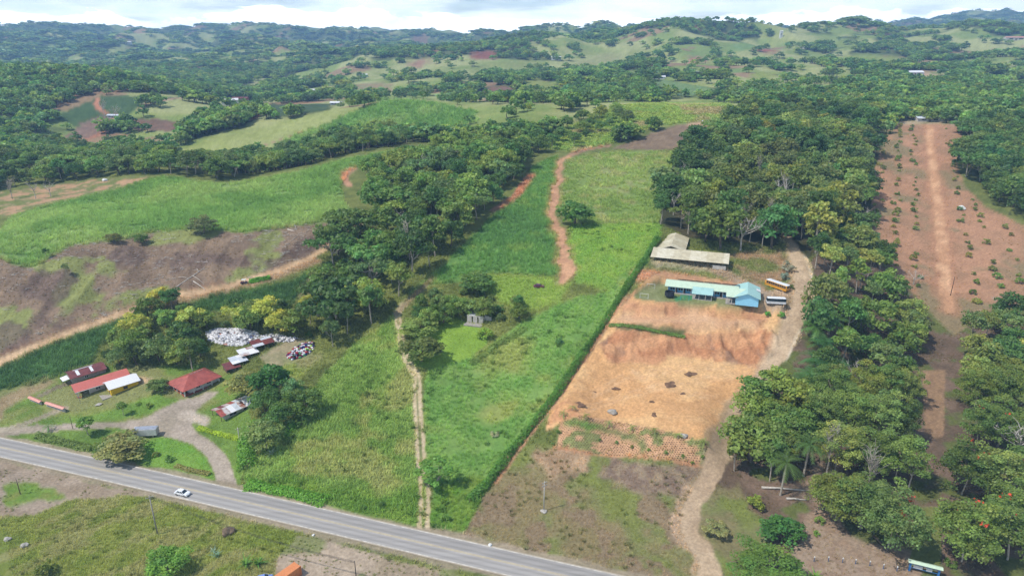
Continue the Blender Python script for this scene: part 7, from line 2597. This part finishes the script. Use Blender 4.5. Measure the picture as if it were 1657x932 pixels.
hedge([(1064, 386), (1040, 425), (1005, 480), (970, 535), (935, 585), (900, 640), (860, 692), (820, 740), (790, 782), (760, 812)], 3.0, 2.0, 14000, 0.40, (78, 112, 46), 'long green hedge between the fields and the earth platform', 5)
hedge([(322, 693), (345, 701), (368, 707), (388, 712)], 1.8, 1.3, 1800, 0.30, (138, 156, 44), 'clipped yellow green hedge beside the gravel drive', 6)
hedge([(404, 457), (420, 455), (437, 451)], 3.0, 1.7, 1500, 0.5, (88, 134, 44), 'short dense green hedge beside the farm buggy', 7)
hedge([(985, 527), (1010, 527), (1040, 531), (1070, 538), (1108, 546)], 2.2, 0.8, 1500, 0.36, (88, 112, 52), 'ragged weed strip along the edge of the upper earth platform', 8)
hedge([(760, 590), (780, 576), (800, 560), (830, 545), (850, 530)], 3.4, 0.9, 1300, 0.42, (100, 118, 60), 'overgrown hedge line between the mown clearing and the young cane', 9)
hedge([(400, 760), (400, 720), (412, 690), (440, 715), (470, 690)], 6.0, 2.6, 3500, 0.45, (88, 124, 46), 'tangled thicket at the left edge of the rough field', 10)
hedge([(400, 785), (440, 792), (480, 800), (530, 812)], 5.0, 1.3, 3000, 0.36, (92, 132, 46), 'low weedy thicket along the highway below the rough field', 11)
hedge([(60, 706), (100, 716), (150, 728)], 3.4, 1.5, 2200, 0.36, (98, 114, 56), 'scrubby hedge on the bank between drive and highway', 12)
hedge([(285, 754), (310, 762), (340, 768)], 2.2, 0.9, 900, 0.34, (118, 116, 66), 'dry scrub along the lower rim of the grass island', 13)

# the dark plugs of the honeycomb net on the bank
ids_ = reg_ids('honeycomb')
mk = np.isin(REG, ids_)
gx_, gy_ = np.meshgrid(np.arange(XX[mk].min(), XX[mk].max(), 0.8), np.arange(YY[mk].min(), YY[mk].max(), 0.62))
gx_ = gx_ + (np.arange(gx_.shape[0]) % 2)[:, None] * 0.4
X, Yv = gx_.ravel(), gy_.ravel()
X = X + rs.normal(size=len(X)) * 0.05
i, j = grid_ij(X, Yv)
ok = mk[np.round(i).astype(int), np.round(j).astype(int)] & (rs.random(len(X)) < 0.9)
X, Yv = X[ok], Yv[ok]
n_ = len(X)
scatter('erosion_net', 'bag', np.column_stack([X, Yv, sample(ZZ, X, Yv)]), np.full((n_, 3), 0.17) * rs.uniform(0.7, 1.2, (n_, 1)), np.array([rgb(92, 72, 48)]).repeat(n_, 0) * rs.uniform(0.6, 1.3, (n_, 1)), 'dark plugs of the honeycomb net covering the earth bank', 'erosion net', rs)

# litter of sticks and stones on the cleared hillside
PROTO.setdefault('stick', [])
for s in range(3):
    r = np.random.default_rng(400 + s)
    parts = []
    for k in range(4):
        a = r.uniform(0, 2 * pi)
        p0 = np.array([r.normal() * 0.5, r.normal() * 0.5, 0.1])
        p1 = p0 + np.array([cos(a), sin(a), 0.12]) * r.uniform(0.8, 2.2)
        parts.append(tube([p0, p1], [0.07, 0.03], 4))
    v, f = join(parts)
    PROTO['stick'].append((None, None, mesh_np('stick', v, f, [M_DEAD])))
ids_ = reg_ids('cleared brown hillside')
mk = np.isin(REG, ids_)
n_ = 1500
X = rs.uniform(XX[mk].min(), XX[mk].max(), n_)
Yv = rs.uniform(YY[mk].min(), YY[mk].max(), n_)
i, j = grid_ij(X, Yv)
ok = mk[np.round(i).astype(int), np.round(j).astype(int)] & (fbm(X / 14, Yv / 14, 3, 444) + 0.25 * (X > -120) > 0.5)
X, Yv = X[ok], Yv[ok]
n_ = len(X)
scatter('cut_sticks', 'stick', np.column_stack([X, Yv, sample(ZZ, X, Yv)]), np.ones((n_, 3)) * rs.uniform(0.6, 1.4, (n_, 1)), np.ones((n_, 3)), 'cut sticks and brush strewn over the cleared hillside', 'brush', rs)
# ------------------------------------------------------------------ the air
hz, hn = new_mat("haze")
pv = N(hn, 'ShaderNodeVolumePrincipled')
pv.inputs['Color'].default_value = (0.36, 0.64, 1.0, 1)
pv.inputs['Density'].default_value = 0.000125
pv.inputs['Anisotropy'].default_value = 0.1
ho = N(hn, 'ShaderNodeOutputMaterial')
hn.links.new(pv.outputs[0], ho.inputs['Volume'])
x0, x1, y0, y1, z0, z1 = -9800, 9800, -60, 6800, float(ZZ.min()) - 2, max(float(ZZ.max()) + 40, CAMZ + 20)
hv = np.array([(x, y, z) for z in (z0, z1) for y in (y0, y1) for x in (x0, x1)], float)
hf = np.array([(0, 2, 3, 1), (4, 5, 7, 6), (0, 1, 5, 4), (2, 6, 7, 3), (0, 4, 6, 2), (1, 3, 7, 5)])
ho_ = bpy.data.objects.new('haze', mesh_np('haze', hv, hf, [hz]))
col0.objects.link(ho_)
tag(ho_, 'thin blue haze hanging over the whole valley', 'haze', None, 'stuff')
